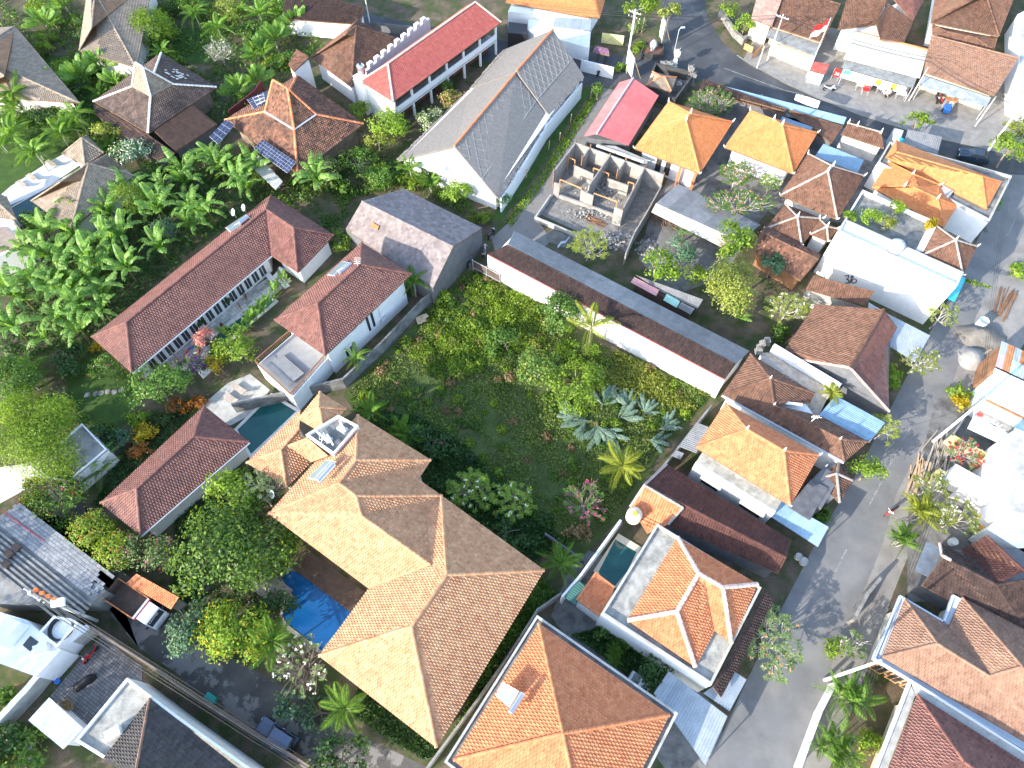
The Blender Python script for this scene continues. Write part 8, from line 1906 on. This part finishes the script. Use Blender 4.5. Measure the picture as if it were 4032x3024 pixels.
def moto(label, o, ang, col, group='parked motorbikes'):
 F = xf(o, ang); r = thing('motorbike', label, 'motorbike', o, group); P = PAINTS[col]
 for x in (.62, -.62): wheel(F, x, 0, .29, r, .1)
 b = MB(); extr(b, F, [(-.85, .72), (-.3, .5), (.15, .32), (.3, .35), (.55, .95), (.45, 1.0), (.22, .6), (-.2, .72), (-.8, .86)], -.12, .12); b.build('body', P, r)
 extr(MB(), F, [(-.75, .86), (.0, .74), (.02, .82), (-.7, .95)], -.13, .13).build('seat', BLKP, r)
 extr(MB(), F, [(.45, .55), (.9, .5), (.9, .6), (.5, .7)], -.07, .07).build('front_mudguard', P, r)
 h = MB().tube([F(.4, -.36, 1.06), F(.47, 0, 1.0), F(.4, .36, 1.06)], .02, n=5); h.build('handlebar', STEEL, r)
 MB().tube([F(.62, .06, .3), F(.48, .05, 1.0)], .025, n=5).build('fork', STEEL, r); MB().obox(F(.55, 0, .95), F(.05, 0, 0)-F(0, 0, 0), F(0, .1, 0)-F(0, 0, 0), Vector((0, 0, .07))).build('headlight', FRAME, r)
 for s in (-1, 1): MB().obox(F(.42, s*.3, 1.22), F(.015, 0, 0)-F(0, 0, 0), F(0, .06, 0)-F(0, 0, 0), Vector((0, 0, .04))).build('mirror', BLKP, r)
 MB().tube([F(-.1, -.16, .3), F(-.8, -.18, .4)], .05, n=6).build('exhaust', STEEL, r); return r
for lab, s, ang, col in (('red scooter parked against the wall in the paved yard', 'za 730 800', -120, 'red'), ('white and black scooter beside the veranda of the red roofed building', '10 1935 770', 60, 'black'),
  ('black scooter parked on the grass by the gravel lane', 'zc 290 1300', 40, 'black'), ('black scooter at the mouth of the gravel lane', '11 2070 400', 60, 'black'), ('dark scooter beside the dark sheet gate', '11 1875 640', 80, 'black'),
  ('grey motorbike parked alone on the shop side of the road', 'y4 195 500', -8, 'grey'), ('dark scooter leftmost under the long brown shop awning', '30 1465 850', -100, 'black'), ('red scooter second under the long brown shop awning', '30 1500 850', -100, 'red'),
  ('white scooter standing apart under the long brown shop awning', '30 1585 890', -105, 'white'), ('white and red scooter parked beside the areca palms', '32 1075 1110', -150, 'red'), ('dark scooter behind the warehouse corner', '11 2010 545', 80, 'grey'),
  ('white scooter by the banners of the white roofed shop', '30 1020 800', -70, 'white')):
 moto(lab, w1(s, 0), ang, col)
o = w1('za 620 1270', 0); F = xf(o, 35); r = thing('covered_motorbike', 'motorbike under a black cover in the paved yard', 'motorbike', o)
mb = MB(); st = [(-1.0, .2, .3), (-.9, .55, .38), (-.4, .85, .36), (0, .8, .32), (.45, 1.05, .36), (.75, .95, .3), (.98, .4, .2)]; vs = []; n = 9
for x, hz, wy in st:
 for k in range(n):
  a = math.pi*k/(n-1); vs.append(F(x, wy*math.cos(a)*(1.1 if math.sin(a) < .3 else 1), hz*math.sin(a)**.7))
mb.add(vs, [[i*n+k, i*n+k+1, (i+1)*n+k+1, (i+1)*n+k] for i in range(len(st)-1) for k in range(n-1)]+[list(range(n))[::-1], [(len(st)-1)*n+k for k in range(n)]]); mb.build('cover', M('black_cover', (.018, .02, .022), (.025, .027, .03), rough=.55, mott=.1), r, smooth=True)
# poles and wires
def upole(label, base, top, hgt, mat=POLEC, arms=1, r0=.17, lean=None):
 b = w1(base, 0); t = Vector((b.x, b.y, hgt)) if lean is None else b+lean; r = thing('utility_pole', label, 'pole', b)
 MB().tube([b, lerp(b, t, .5), t], r0, r0*.62, 10).build('mast', mat, r)
 for k in range(arms):
  z = hgt-.5-k*.8; c = Vector((b.x, b.y, z)) if lean is None else lerp(b, t, z/hgt); d = Vector((.8, -.5, 0)); MB().bar(c-d, c+d, .1, .1).build('crossarm', WOODD if k else GALV, r)
  for q in (-.9, -.4, .4, .9): MB().lathe(c+d*q, [(.04, 0), (.07, .1), (.05, .2), (0, .22)], 8).build('insulator', FRAME, r)
 return r, t
TOPS = {}
for key, lab, base, hgt, arms in (('n', 'concrete utility pole with insulators at the lane corner', '20 1030 590', 9.3, 2), ('bl', 'utility pole with orange insulators at the left edge', '03 845 430', 11.0, 2), ('br', 'thick concrete utility pole leaning over the gutter house corner', '33 530 915', 11.4, 0),
  ('r', 'white concrete utility pole beside the timber pile', '32 1445 510', 9.7, 0), ('tr', 'concrete utility pole by the parked hatchback', '30 1880 1310', 9.0, 1), ('f1', 'slim utility pole beside the pinkish roof shop', 'y3 435 600', 7.4, 1), ('f2', 'second slim pole beside the pinkish roof shop', 'y3 330 680', 3.6, 0), ('s', 'slim pole between the two shop awnings', '30 1240 850', 5.5, 0), ('s2', 'pole at the end of the long brown shop', 'z7 455 815', 5.0, 0), ('l1', 'white pole beside the lane fence', '10 1010 205', 7.0, 0)):
 r, TOPS[key] = upole(lab, base, None, hgt, arms=arms, r0=.17 if hgt > 8 else .1)
p = TOPS['bl']; r = thing('pole_insulators', 'orange bird guards and white fuse rack on the left utility pole', 'insulators', p)
for k in range(4): MB().obox(p+Vector((.3+k*.45, .35-k*.2, -.3-.2*k)), Vector((.16, .05, 0)), Vector((-.04, .12, 0)), Vector((0, 0, .12))).build('bird_guard', ORGP, r)
MB().obox(p+Vector((2.0, -.5, -1.0)), Vector((.5, .1, 0)), Vector((-.1, .3, 0)), Vector((0, 0, .15))).build('fuse_rack', FRAME, r)
def wires(label, P, n, gap, sag=.6, rad=.018):
 r = thing('overhead_wires', label, 'wires', P[0])
 for k in range(n):
  mb = MB()
  for i in range(len(P)-1):
   a, b = P[i], P[i+1]; d = (b-a); d.z = 0; s = Vector((-d.y, d.x, 0)).normalized()*gap*(k-(n-1)/2)
   mb.tube([lerp(a, b, t/12)+s-Vector((0, 0, sag*4*(t/12)*(1-t/12)+.12*(k % 3))) for t in range(13)], rad, n=4)
  mb.build('wire', BLKP, r)
U = Vector((0, 0, 1))
wires('bundle of wires from the junction pole along the main road', [TOPS['n']-U*.6, TOPS['f1']-U*.3, TOPS['s']+U*1.2, TOPS['tr']-U*.6], 5, .3)
wires('wires from the junction pole to the lane pole', [TOPS['n']-U*.8, TOPS['l1']-U*.2, Vector((-30, 104, 7))], 4, .3)
wires('wires along the narrow street between the leaning poles', [TOPS['tr']-U*.6, TOPS['r']-U*.5, TOPS['br']-U*.8, Vector((TOPS['br'].x-7, -6, 10))], 3, .25)
wires('thick cable bundle along the old brown wall by the paved yard', [TOPS['bl']-U*1.2, w1('13 0 1420', 4.2), w1('13 600 1800', 4.2)], 5, .22, .4, .03)
wires('thin service cable from the junction pole to the grass verge', [TOPS['n']-U*1.5, w1('20 -10 1000', 2.8)], 1, .2)
wires('cable from the street pole to the ribbed house', [TOPS['r']-U*1.0, w1('32 480 620', 5.3)], 1, .2, .3)
for lab, b, hgt, arm in (('slim street lamp on the traffic island', 'zc 1565 925', 3.9, .5), ('tall street lamp arm mounted beside the junction pole', 'zc 840 620', 4.2, 2.4)):
 p = w1(b, 0); r = thing('street_lamp', lab, 'lamp', p); t = p+Vector((0, 0, hgt)); MB().tube([p, t], .06, .05, 8).build('post', GALV, r); e = t+Vector((arm, arm*.15, .3)); MB().tube([t, lerp(t, e, .5)+U*.12, e], .04, n=6).build('arm', GALV, r); MB().obox(e, Vector((.3, .05, 0)), Vector((-.02, .13, 0)), Vector((0, 0, .07))).build('lamp_head', GREYP, r)
p = w1('30 375 650', 0); r = thing('flagpole', 'tall white flagpole with a red and white flag', 'flagpole', p); MB().tube([p, p+U*9.4], .08, .04, 8).build('pole', FRAME, r)
fl = MB(); n = 10; t = p+U*9.2; vs = []
for j in range(3):
 for i in range(n+1): vs.append(t+Vector((-.22*i, -.05*i+.12*math.sin(i*1.1), -.9*j-.09*i+.08*math.sin(i*.9))))
for j in range(2):
 fl.add(vs, [[j*(n+1)+i, j*(n+1)+i+1, (j+1)*(n+1)+i+1, (j+1)*(n+1)+i] for i in range(n)], .5, j)
fl.build('flag', [REDP, FRAME], r, smooth=True)
# people by the pool
def person(label, s, ang, top, bot, pose='stand', hgt=1.65):
 o = w1(s, .05); F = xf(o, ang); k = hgt/1.7; r = thing('person', label, 'person', o)
 if pose == 'stand': J = {'pel': (0, 0, .92), 'chest': (.03, 0, 1.32), 'neck': (.03, 0, 1.48), 'head': (.05, 0, 1.62), 'kl': (.08, .1, .5), 'fl': (.0, .1, .06), 'tl': (.14, .11, .04), 'kr': (.02, -.1, .5), 'fr': (-.16, -.1, .06), 'tr': (-.02, -.11, .04), 'sl': (.02, .2, 1.4), 'el': (.02, .26, 1.12), 'hl': (.16, .24, .9), 'sr': (.02, -.2, 1.4), 'er': (-.06, -.26, 1.12), 'hr': (.08, -.26, .88)}
 else: J = {'pel': (0, 0, .22), 'chest': (.12, 0, .62), 'neck': (.18, 0, .78), 'head': (.24, 0, .9), 'kl': (.38, .14, .45), 'fl': (.5, .16, .06), 'tl': (.64, .16, .04), 'kr': (.38, -.14, .45), 'fr': (.5, -.16, .06), 'tr': (.64, -.16, .04), 'sl': (.14, .2, .7), 'el': (.28, .26, .46), 'hl': (.46, .16, .36), 'sr': (.14, -.2, .7), 'er': (.28, -.26, .46), 'hr': (.46, -.16, .36)}
 names = list(J); ed = [('pel', 'chest'), ('chest', 'neck'), ('neck', 'head'), ('pel', 'kl'), ('kl', 'fl'), ('fl', 'tl'), ('pel', 'kr'), ('kr', 'fr'), ('fr', 'tr'), ('chest', 'sl'), ('sl', 'el'), ('el', 'hl'), ('chest', 'sr'), ('sr', 'er'), ('er', 'hr')]
 rad = {'pel': .15, 'chest': .16, 'neck': .06, 'head': .105, 'kl': .07, 'kr': .07, 'fl': .045, 'fr': .045, 'tl': .035, 'tr': .035, 'sl': .065, 'sr': .065, 'el': .045, 'er': .045, 'hl': .04, 'hr': .04}
 me = bpy.data.meshes.new('body'); me.from_pydata([tuple(F(*[c*k for c in J[n_]])-o) for n_ in names], [(names.index(a), names.index(b)) for a, b in ed], [])
 ob = bpy.data.objects.new('body', me); COL.objects.link(ob); ob.parent = r
 md = ob.modifiers.new('skin', 'SKIN'); sv = me.skin_vertices[0].data
 for i, n_ in enumerate(names): sv[i].radius = (rad[n_]*k, rad[n_]*k); sv[i].use_root = n_ == 'pel'
 ob.modifiers.new('sub', 'SUBSURF').levels = 1; ob.modifiers['sub'].render_levels = 1
 me.materials.append(M('skin', (.42, .25, .17), None, rough=.6, mott=.05))
 h = J['head']; MB().lathe(F(h[0]*k-.02*k, h[1]*k, h[2]*k), [(.11*k, -.02), (.118*k, .05*k), (.09*k, .11*k), (.03*k, .135*k)], 10).build('hair', M('hair', (.02, .015, .012), None, rough=.6, mott=0), r, smooth=True)
 c, pl = J['chest'], J['pel']; ax = (F(*[q*k for q in c])-F(*[q*k for q in pl])); L = ax.length
 MB().lathe(F(*[q*k for q in pl]), [(.18*k, -.05), (.17*k, L*.3), (.2*k, L*.9), (.13*k, L*1.25)], 10, ax).build('shirt', top, r, smooth=True)
 for q in ('l', 'r'):
  a, b = F(*[c_*k for c_ in J['pel']]), F(*[c_*k for c_ in J['k'+q]]); MB().tube([a, b], .115*k, .085*k, 8).build('trouser_leg', bot, r)
 return r
DKC = M('dark_cloth', (.02, .02, .03), None, rough=.9, mott=.05)
person('person in dark clothes standing on the pool terrace', 'y5 865 310', 200, DKC, DKC, hgt=1.65)
person('child in a red top standing at the pool edge', 'y5 808 385', 210, REDP, M('skin', (.42, .25, .17)), hgt=1.1)
person('person in a black shirt sitting at the edge of the narrow pool', 'y5 635 545', -45, DKC, M('skin', (.42, .25, .17)), pose='sit')
person('person in a pale shirt standing by the shop banners', 'y4 920 590', 240, M('cloth_pale_blue', (.55, .65, .75), None, rough=.9), DKC)
# loose things
def lounger(label, s, ang, mat, z=.05, group='sun loungers'):
 o = w1(s, z); F = xf(o, ang); r = thing('sun_lounger', label, 'lounger', o, group); ex = lambda *a: F(*a)-F(0, 0, 0)
 MB().obox(F(.25, 0, .32), ex(.7, 0, 0), ex(0, .33, 0), Vector((0, 0, .04))).build('seat', mat, r); MB().slab([F(-.42, -.33, .34), F(-.42, .33, .34), F(-1.0, .33, .72), F(-1.0, -.33, .72)], .07).build('backrest', mat, r)
 for x in (-.35, .85):
  for y in (-.28, .28): MB().tube([F(x, y, 0), F(x, y, .3)], .03, n=5).build('leg', FRAME, r)
TAU = M('taupe_cushion', (.4, .33, .28), (.46, .38, .32), rough=.9)
for s, a, m, lab in (('02 2020 165', 145, TAU, 'nearer taupe lounger on the cream pool deck'), ('02 2095 85', 145, TAU, 'farther taupe lounger on the cream pool deck'), ('00 200 1620', 145, TAU, 'leftmost lounger on the white deck'), ('00 290 1560', 145, TAU, 'second lounger on the white deck'), ('00 455 1440', 145, TAU, 'lounger nearest the small beige pavilion'), ('y5 1085 120', 130, FRAME, 'white folding lounger with a towel on the villa terrace'), ('y5 1140 90', 240, FRAME, 'white folding lounger by the wing of the long villa'), ('y5 1205 170', 130, FRAME, 'white lounger beside the ginger hedge'), ('y5 125 815', 40, FRAME, 'white table bench at the lower end of the villa terrace')):
 lounger(lab, s, a, m)
def pot(label, s, r_, h, mat, z=0.05, plant=None):
 c = w1(s, z); t = thing('plant_pot', label, 'pot', c); MB().lathe(c, [(r_*.6, 0), (r_, h*.7), (r_*.95, h), (r_*.8, h), (0, h*.9)], 14).build('pot', mat, t)
 if plant: o = bpy.data.objects.new('foliage', foliage('foliage', (r_*1.3, r_*1.3, r_*1.5), .25, 1.0, [plant])); COL.objects.link(o); o.parent = t; o.location = (0, 0, h+r_*1.1)
pot('white pot with a dark plant nearest the windows of the long villa', 'y5 710 340', .33, .7, FRAME, plant=L_DRK); pot('white pot with a dark plant at the lower windows of the long villa', 'y5 460 560', .38, .8, FRAME, plant=L_DRK)
pot('round dark bowl at the corner of the narrow pool', 'y5 560 715', .5, .4, WOODD); pot('pot holding the salmon pink tree', 'y5 495 700', .5, .5, WOODD); pot('large white urn on the lawn at the bottom left', '03 290 1560', .5, .7, PALES); pot('small white urn beside the large one', '03 285 1610', .28, .4, PALES); pot('blue bucket on the wall of the paved yard', 'y6 525 530', .28, .35, BLUEP)
pot('clay pot with brown plant in the paved yard', 'y6 615 755', .3, .45, WOODD, plant=L_DRY)
c = w1('y5 370 785', .1); mb = MB(); seg = 20
r = thing('swim_ring', 'rainbow coloured swim ring lying on the villa terrace', 'swim ring', c)
cols = [REDP, YELP, M('ring_green', (.1, .5, .1), None, rough=.4), BLUEP, M('ring_purple', (.3, .05, .4), None, rough=.4), ORGP]
for k in range(12):
 pts = [c+Vector((.75*math.cos(a), .75*math.sin(a), .08)) for a in (k*.5236, k*.5236+.26, k*.5236+.5236)]; MB().tube(pts, .12, n=6).build('ring_segment', cols[k % 6], r)
for lab, s, z, a in (('white satellite dish behind the long villa ridge', '01 2035 190', 4.4, 215), ('second white satellite dish behind the long villa ridge', '01 2125 150', 4.4, 215), ('white satellite dish at the corner of the villa roof', '12 165 985', 4.6, 215)):
 c = w1(s, z); r = thing('satellite_dish', lab, 'satellite dish', c); d = Vector((math.cos(math.radians(a)), math.sin(math.radians(a)), .7)).normalized()
 MB().lathe(c, [(0, -.02), (.25, .02), (.45, .1), (.43, .12), (.22, .04), (0, .0)], 14, d).build('dish', FRAME, r, smooth=True); MB().tube([c, c-Vector((0, 0, .9))], .03, n=5).build('mast', GALV, r); MB().tube([c-U*.1, c+d*.5], .015, n=4).build('feed_arm', GALV, r)
c = w1('01 2060 300', 4.0); solar_heater('silver solar water tank on the far slope of the long villa', '01 1965 330', '01 2010 370', '01 2190 250', '01 2140 215', (('01 2085 290', '01 2160 230'), 5.1), (4.3, 4.5, 4.8, 4.5))
def mound(label, s, r_, h, mat, name, cat, n=18, seed=0):
 c = w1(s, 0); mb = MB(); g = random.Random(seed); rings = 7; vs = []
 for j in range(rings+1):
  for k in range(n):
   a = 6.283*k/n; q = j/rings; rr = r_*(1-q)*(1+.18*math.sin(2*a+seed)+.08*g.uniform(-1, 1)); vs.append(c+Vector((rr*math.cos(a), rr*.8*math.sin(a), h*math.sin(q*1.57)**1.3+g.uniform(-.04, .04)*h)))
 mb.add(vs, [[j*n+k, j*n+(k+1) % n, (j+1)*n+(k+1) % n, (j+1)*n+k] for j in range(rings) for k in range(n)]); return mb.build(name, mat, smooth=True, label=label, cat=cat)
mound('big pile of grey sand dumped at the street edge', 'z4 850 660', 2.6, 1.3, SAND, 'sand_pile', 'sand pile', seed=2); mound('grey tarpaulin covering the lower end of the sand pile', 'z4 770 860', 1.9, 1.0, TARP, 'tarpaulin', 'tarpaulin', seed=5); mound('dark soil heap beside the low block wall of the site', 'y1 270 800', 1.8, .6, SAND, 'soil_heap', 'soil heap', seed=3)
def rubble(label, s, n, rx, ry, mat, size=.16, seed=1):
 c = w1(s, 0); r = thing('rubble_heap', label, 'rubble', c); g = random.Random(seed); ms = []
 for k in range(4):
  me = bpy.data.meshes.new('stone'); q = [Vector((x*g.uniform(.6, 1), y*g.uniform(.6, 1), z*g.uniform(.5, .9))) for x in (-1, 1) for y in (-1, 1) for z in (-1, 1)]
  me.from_pydata([tuple(v) for v in q], [], [[0, 1, 3, 2], [4, 6, 7, 5], [0, 4, 5, 1], [2, 3, 7, 6], [0, 2, 6, 4], [1, 5, 7, 3]]); me.materials.append(mat); a = me.attributes.new('tint', 'FLOAT', 'FACE'); a.data.foreach_set('value', [k/3]*6); ms.append(me)
 for k in range(n):
  f = g.random(); p = c+Vector((g.gauss(0, .45)*rx, g.gauss(0, .45)*ry, 0)); p.z = max(.05, .5*(1-(p-c).length/max(rx, ry)))*g.random(); sz = size*g.uniform(.5, 1.6)
  inst('stone', ms[k % 4], Matrix.Translation(p) @ Matrix.Rotation(g.random()*6, 4, 'Z') @ Matrix.Rotation(g.random(), 4, 'X') @ Matrix.Diagonal((sz, sz*.8, sz*.6, 1)), r)
rubble('heap of grey broken concrete under the site frangipani', 'y1 690 830', 150, 2.2, 1.6, RUBBLE); rubble('scattered stones inside the unfinished block house', 'y1 600 420', 140, 3.4, 2.0, RUBBLE, .12, 2); rubble('pale rubble below the open timber shed', 'y1 1000 880', 120, 1.6, 1.6, RUBBLE, .14, 3); rubble('broken stones on the front yard of the building site', 'y1 500 600', 90, 3.0, 1.0, RUBBLE, .12, 4)
def planks(label, s, n, L, ang, mat, spread=.5, name='timber_pile'):
 c = w1(s, 0); r = thing(name, label, 'timber', c)
 for k in range(n):
  a = math.radians(ang+rng.gauss(0, 7)); d = Vector((math.cos(a), math.sin(a), 0)); q = c+Vector((rng.gauss(0, spread), rng.gauss(0, spread), .06+.05*(k//3))); l = L*rng.uniform(.6, 1.1)/2; MB().bar(q-d*l, q+d*l, rng.uniform(.08, .22), .04, rng.random()).build('plank', mat, r)
planks('pile of old timber planks on the street shoulder', 'z5 270 500', 22, 3.6, 62, WOODL, .45); planks('weathered timber stacked beside the street pole', 'z5 450 350', 24, 5.0, 60, M('weathered_timber', (.28, .25, .21), (.42, .38, .33), rough=.95, mott=.2), .5); planks('brown boards lying on the building site floor', 'y1 560 660', 9, 2.8, -28, WOOD, .2); planks('bamboo poles leaning at the lane corner by the thatched hall', '11 2040 120', 9, 1.8, 20, WOODL, .4)
planks('timber and bamboo on the shoulder opposite the party wall', 'z4 1100 350', 12, 4.6, 55, WOOD, .4); planks('boards and scaffold pieces beside the sand pile', 'z4 940 860', 14, 1.8, 40, WOODL, .5)
def drum(label, s, r_, h, mat, z=0.0):
 c = w1(s, z); t = thing('drum', label, 'drum', c); MB().lathe(c, [(0, 0), (r_, 0), (r_, h*.33), (r_*1.04, h*.35), (r_, h*.37), (r_, h*.66), (r_*1.04, h*.68), (r_, h*.7), (r_, h), (r_*.93, h), (r_*.93, h*.8), (0, h*.8)], 16).build('barrel', mat, t, smooth=False)
drum('blue and white drum standing beside the sand pile', 'z4 840 560', .55, 1.3, M('drum_blue_white', (.1, .3, .62), (.75, .78, .8), rough=.5, stain=(.75, .78, .8), sl=(.5, .55), ss=1.6))
drum('concrete ring by the street below the dark yard', '32 300 1490', .35, .5, CONCL); drum('second concrete ring by the street below the dark yard', '32 345 1530', .4, .5, CONCL)
drum('white drum in the court behind the dark brown house', 'z6 640 190', .4, .6, FRAME)
c = w1('za 2212 100'); p = w1('03 1850 1110'); r = thing('wheelie_bin', 'green plastic bin lying on the broken lane', 'bin', p); F = xf(p, -30); MB().obox(F(0, 0, .3), F(.5, 0, 0)-p, F(0, .32, 0)-p, Vector((0, 0, .3))).build('body', TEALP, r); MB().obox(F(0, 0, .63), F(.52, 0, 0)-p, F(0, .34, 0)-p, Vector((0, 0, .03))).build('lid', TEALP, r)
p = w1('11 1460 1130'); r = thing('cardboard_box', 'flattened cardboard box lying in the vacant lot corner', 'box', p); F = xf(p, 30); MB().slab([F(-.7, -.5, .2), F(.4, -.6, .25), F(.6, .5, .22), F(-.5, .6, .18)], .03).build('flap', CARD, r); MB().slab([F(.1, -.3, .3), F(.9, -.2, .4), F(.9, .4, .3), F(.2, .5, .28)], .03).build('flap', CARD, r)
r = thing('cloth_sheet', 'crumpled pale blue plastic sheet on the building site soil', 'sheet', w1('y1 290 825')); MB().add([w1(s, z) for s, z in (('y1 240 870', .7), ('y1 275 825', .9), ('y1 310 820', .8), ('y1 350 775', .9), ('y1 340 800', .7), ('y1 310 840', .6), ('y1 275 845', .7), ('y1 250 880', .6))], [[0, 1, 6, 7], [1, 2, 5, 6], [2, 3, 4, 5]]).build('sheet', M('pale_blue_plastic', (.6, .68, .75), None, rough=.5), r)
for k, s in enumerate(('02 835 110', '02 880 105', '02 940 92', '02 995 95', '02 1060 80', '02 760 120')):
 MB().lathe(w1(s, .016), [(0, 0), (.35, 0), (.33, .04), (0, .05)], 8).build('stepping_stone', STONE, label='round stepping stone in the path across the shaded garden lawn', cat='stone', group='stepping stones')
p = w1('30 1540 950'); r = thing('food_cart', 'blue street cart with a brown canopy on the shop forecourt', 'cart', p); F = xf(p, 70); MB().obox(F(0, 0, .7), F(.6, 0, 0)-p, F(0, .4, 0)-p, Vector((0, 0, .35))).build('body', BLUEP, r); MB().obox(F(.5, 0, 1.9), F(.4, 0, 0)-p, F(0, .8, 0)-p, Vector((0, 0, .05))).build('canopy', RUSTS, r)
for x, y in ((.2, .6), (.2, -.6), (.8, .6), (.8, -.6)): MB().tube([F(x, y, .3), F(x, y, 1.9)], .03, n=5).build('post', GALV, r)
for y in (-.42, .42): wheel(F, 0, y, .3, r, .06)
for lab, s, m, sz in (('red and white drinks cooler under the amber banner', 'y4 640 540', REDP, .5), ('white folding table in front of the amber banners', 'y4 850 520', FRAME, .8), ('cream display rack beside the pale banner', 'y4 570 480', CREAM, .5), ('pale stall table at the right end of the banners', 'y4 1080 590', PALES, .7)):
 p = w1(s); r = thing('stall_table', lab, 'stall', p); F = xf(p, -16); MB().obox(F(0, 0, .85), F(sz, 0, 0)-p, F(0, .4, 0)-p, Vector((0, 0, .06))).build('top', m, r)
 for x in (-sz*.85, sz*.85):
  for y in (-.32, .32): MB().tube([F(x, y, 0), F(x, y, .8)], .035, n=5).build('leg', GALV, r)
 MB().obox(F(0, 0, 1.1), F(sz*.7, 0, 0)-p, F(0, .25, 0)-p, Vector((0, 0, .18))).build('goods', m, r)
fp = W('20 720 850, 545 1070, 448 1230, 355 1300, 160 1545'); r = thing('post_fence', 'row of thin bamboo fence posts with a wire along the gravel lane', 'fence', fp[2])
for k, a in enumerate(fp): MB().tube([a, a+Vector((.05, .03, 1.5))], .06, n=5).build('post', WOODL, r)
for k in range(4): MB().tube([fp[k]+U*1.1, fp[k+1]+U*1.1], .015, n=4).build('wire', BLKP, r)
r = thing('bench', 'pale yellow bench in front of the brown roofed shop', 'bench', w1('y3 740 540')); p = w1('y3 735 535'); F = xf(p, -20); MB().obox(F(0, 0, .45), F(.9, 0, 0)-p, F(0, .2, 0)-p, Vector((0, 0, .04))).build('seat', CREAM, r)
for x in (-.7, .7): MB().obox(F(x, 0, .2), F(.05, 0, 0)-p, F(0, .18, 0)-p, Vector((0, 0, .2))).build('leg', CREAM, r)
p = w1('y3 640 600'); MB().tube([p, p+U*1.5], .07, n=6).build('short_post', WOODO, label='short wooden post standing on the shop forecourt', cat='post')
for s0, s1, lab in (('y3 215 430', 'y3 300 470', 'orange board screen by the temple gate'), ('y3 300 525', 'y3 385 450', 'second orange board screen by the shop corner')):
 a, b = w1(s0, 1.1), w1(s1, 1.1); d = (b-a).normalized(); nn = Vector((d.y, -d.x, 0)); r = thing('board_screen', lab, 'screen', gnd([a, b])); MB().prism([a, b, b+nn*.08, a+nn*.08], .15, 1.1).build('board', WOODO, r)
 for q in (a, b): MB().tube([Vector((q.x, q.y, 0)), q+U*.3], .06, n=5).build('post', BLACK, r)
r = thing('stone_guardian', 'dark stone guardian statue in the white walled court of the orange double house', 'statue', w1('z1 1600 1270')); c = w1('z1 1590 1300')
mb = MB()
for z, rr in ((0, .7), (.5, .55), (.9, .45), (1.5, .5), (2.0, .38), (2.4, .3), (2.8, .12)): mb.lathe(c+U*z, [(rr*.8, 0), (rr, .2), (rr*.7, .5)], 9)
mb.build('figure', BLACK, r)
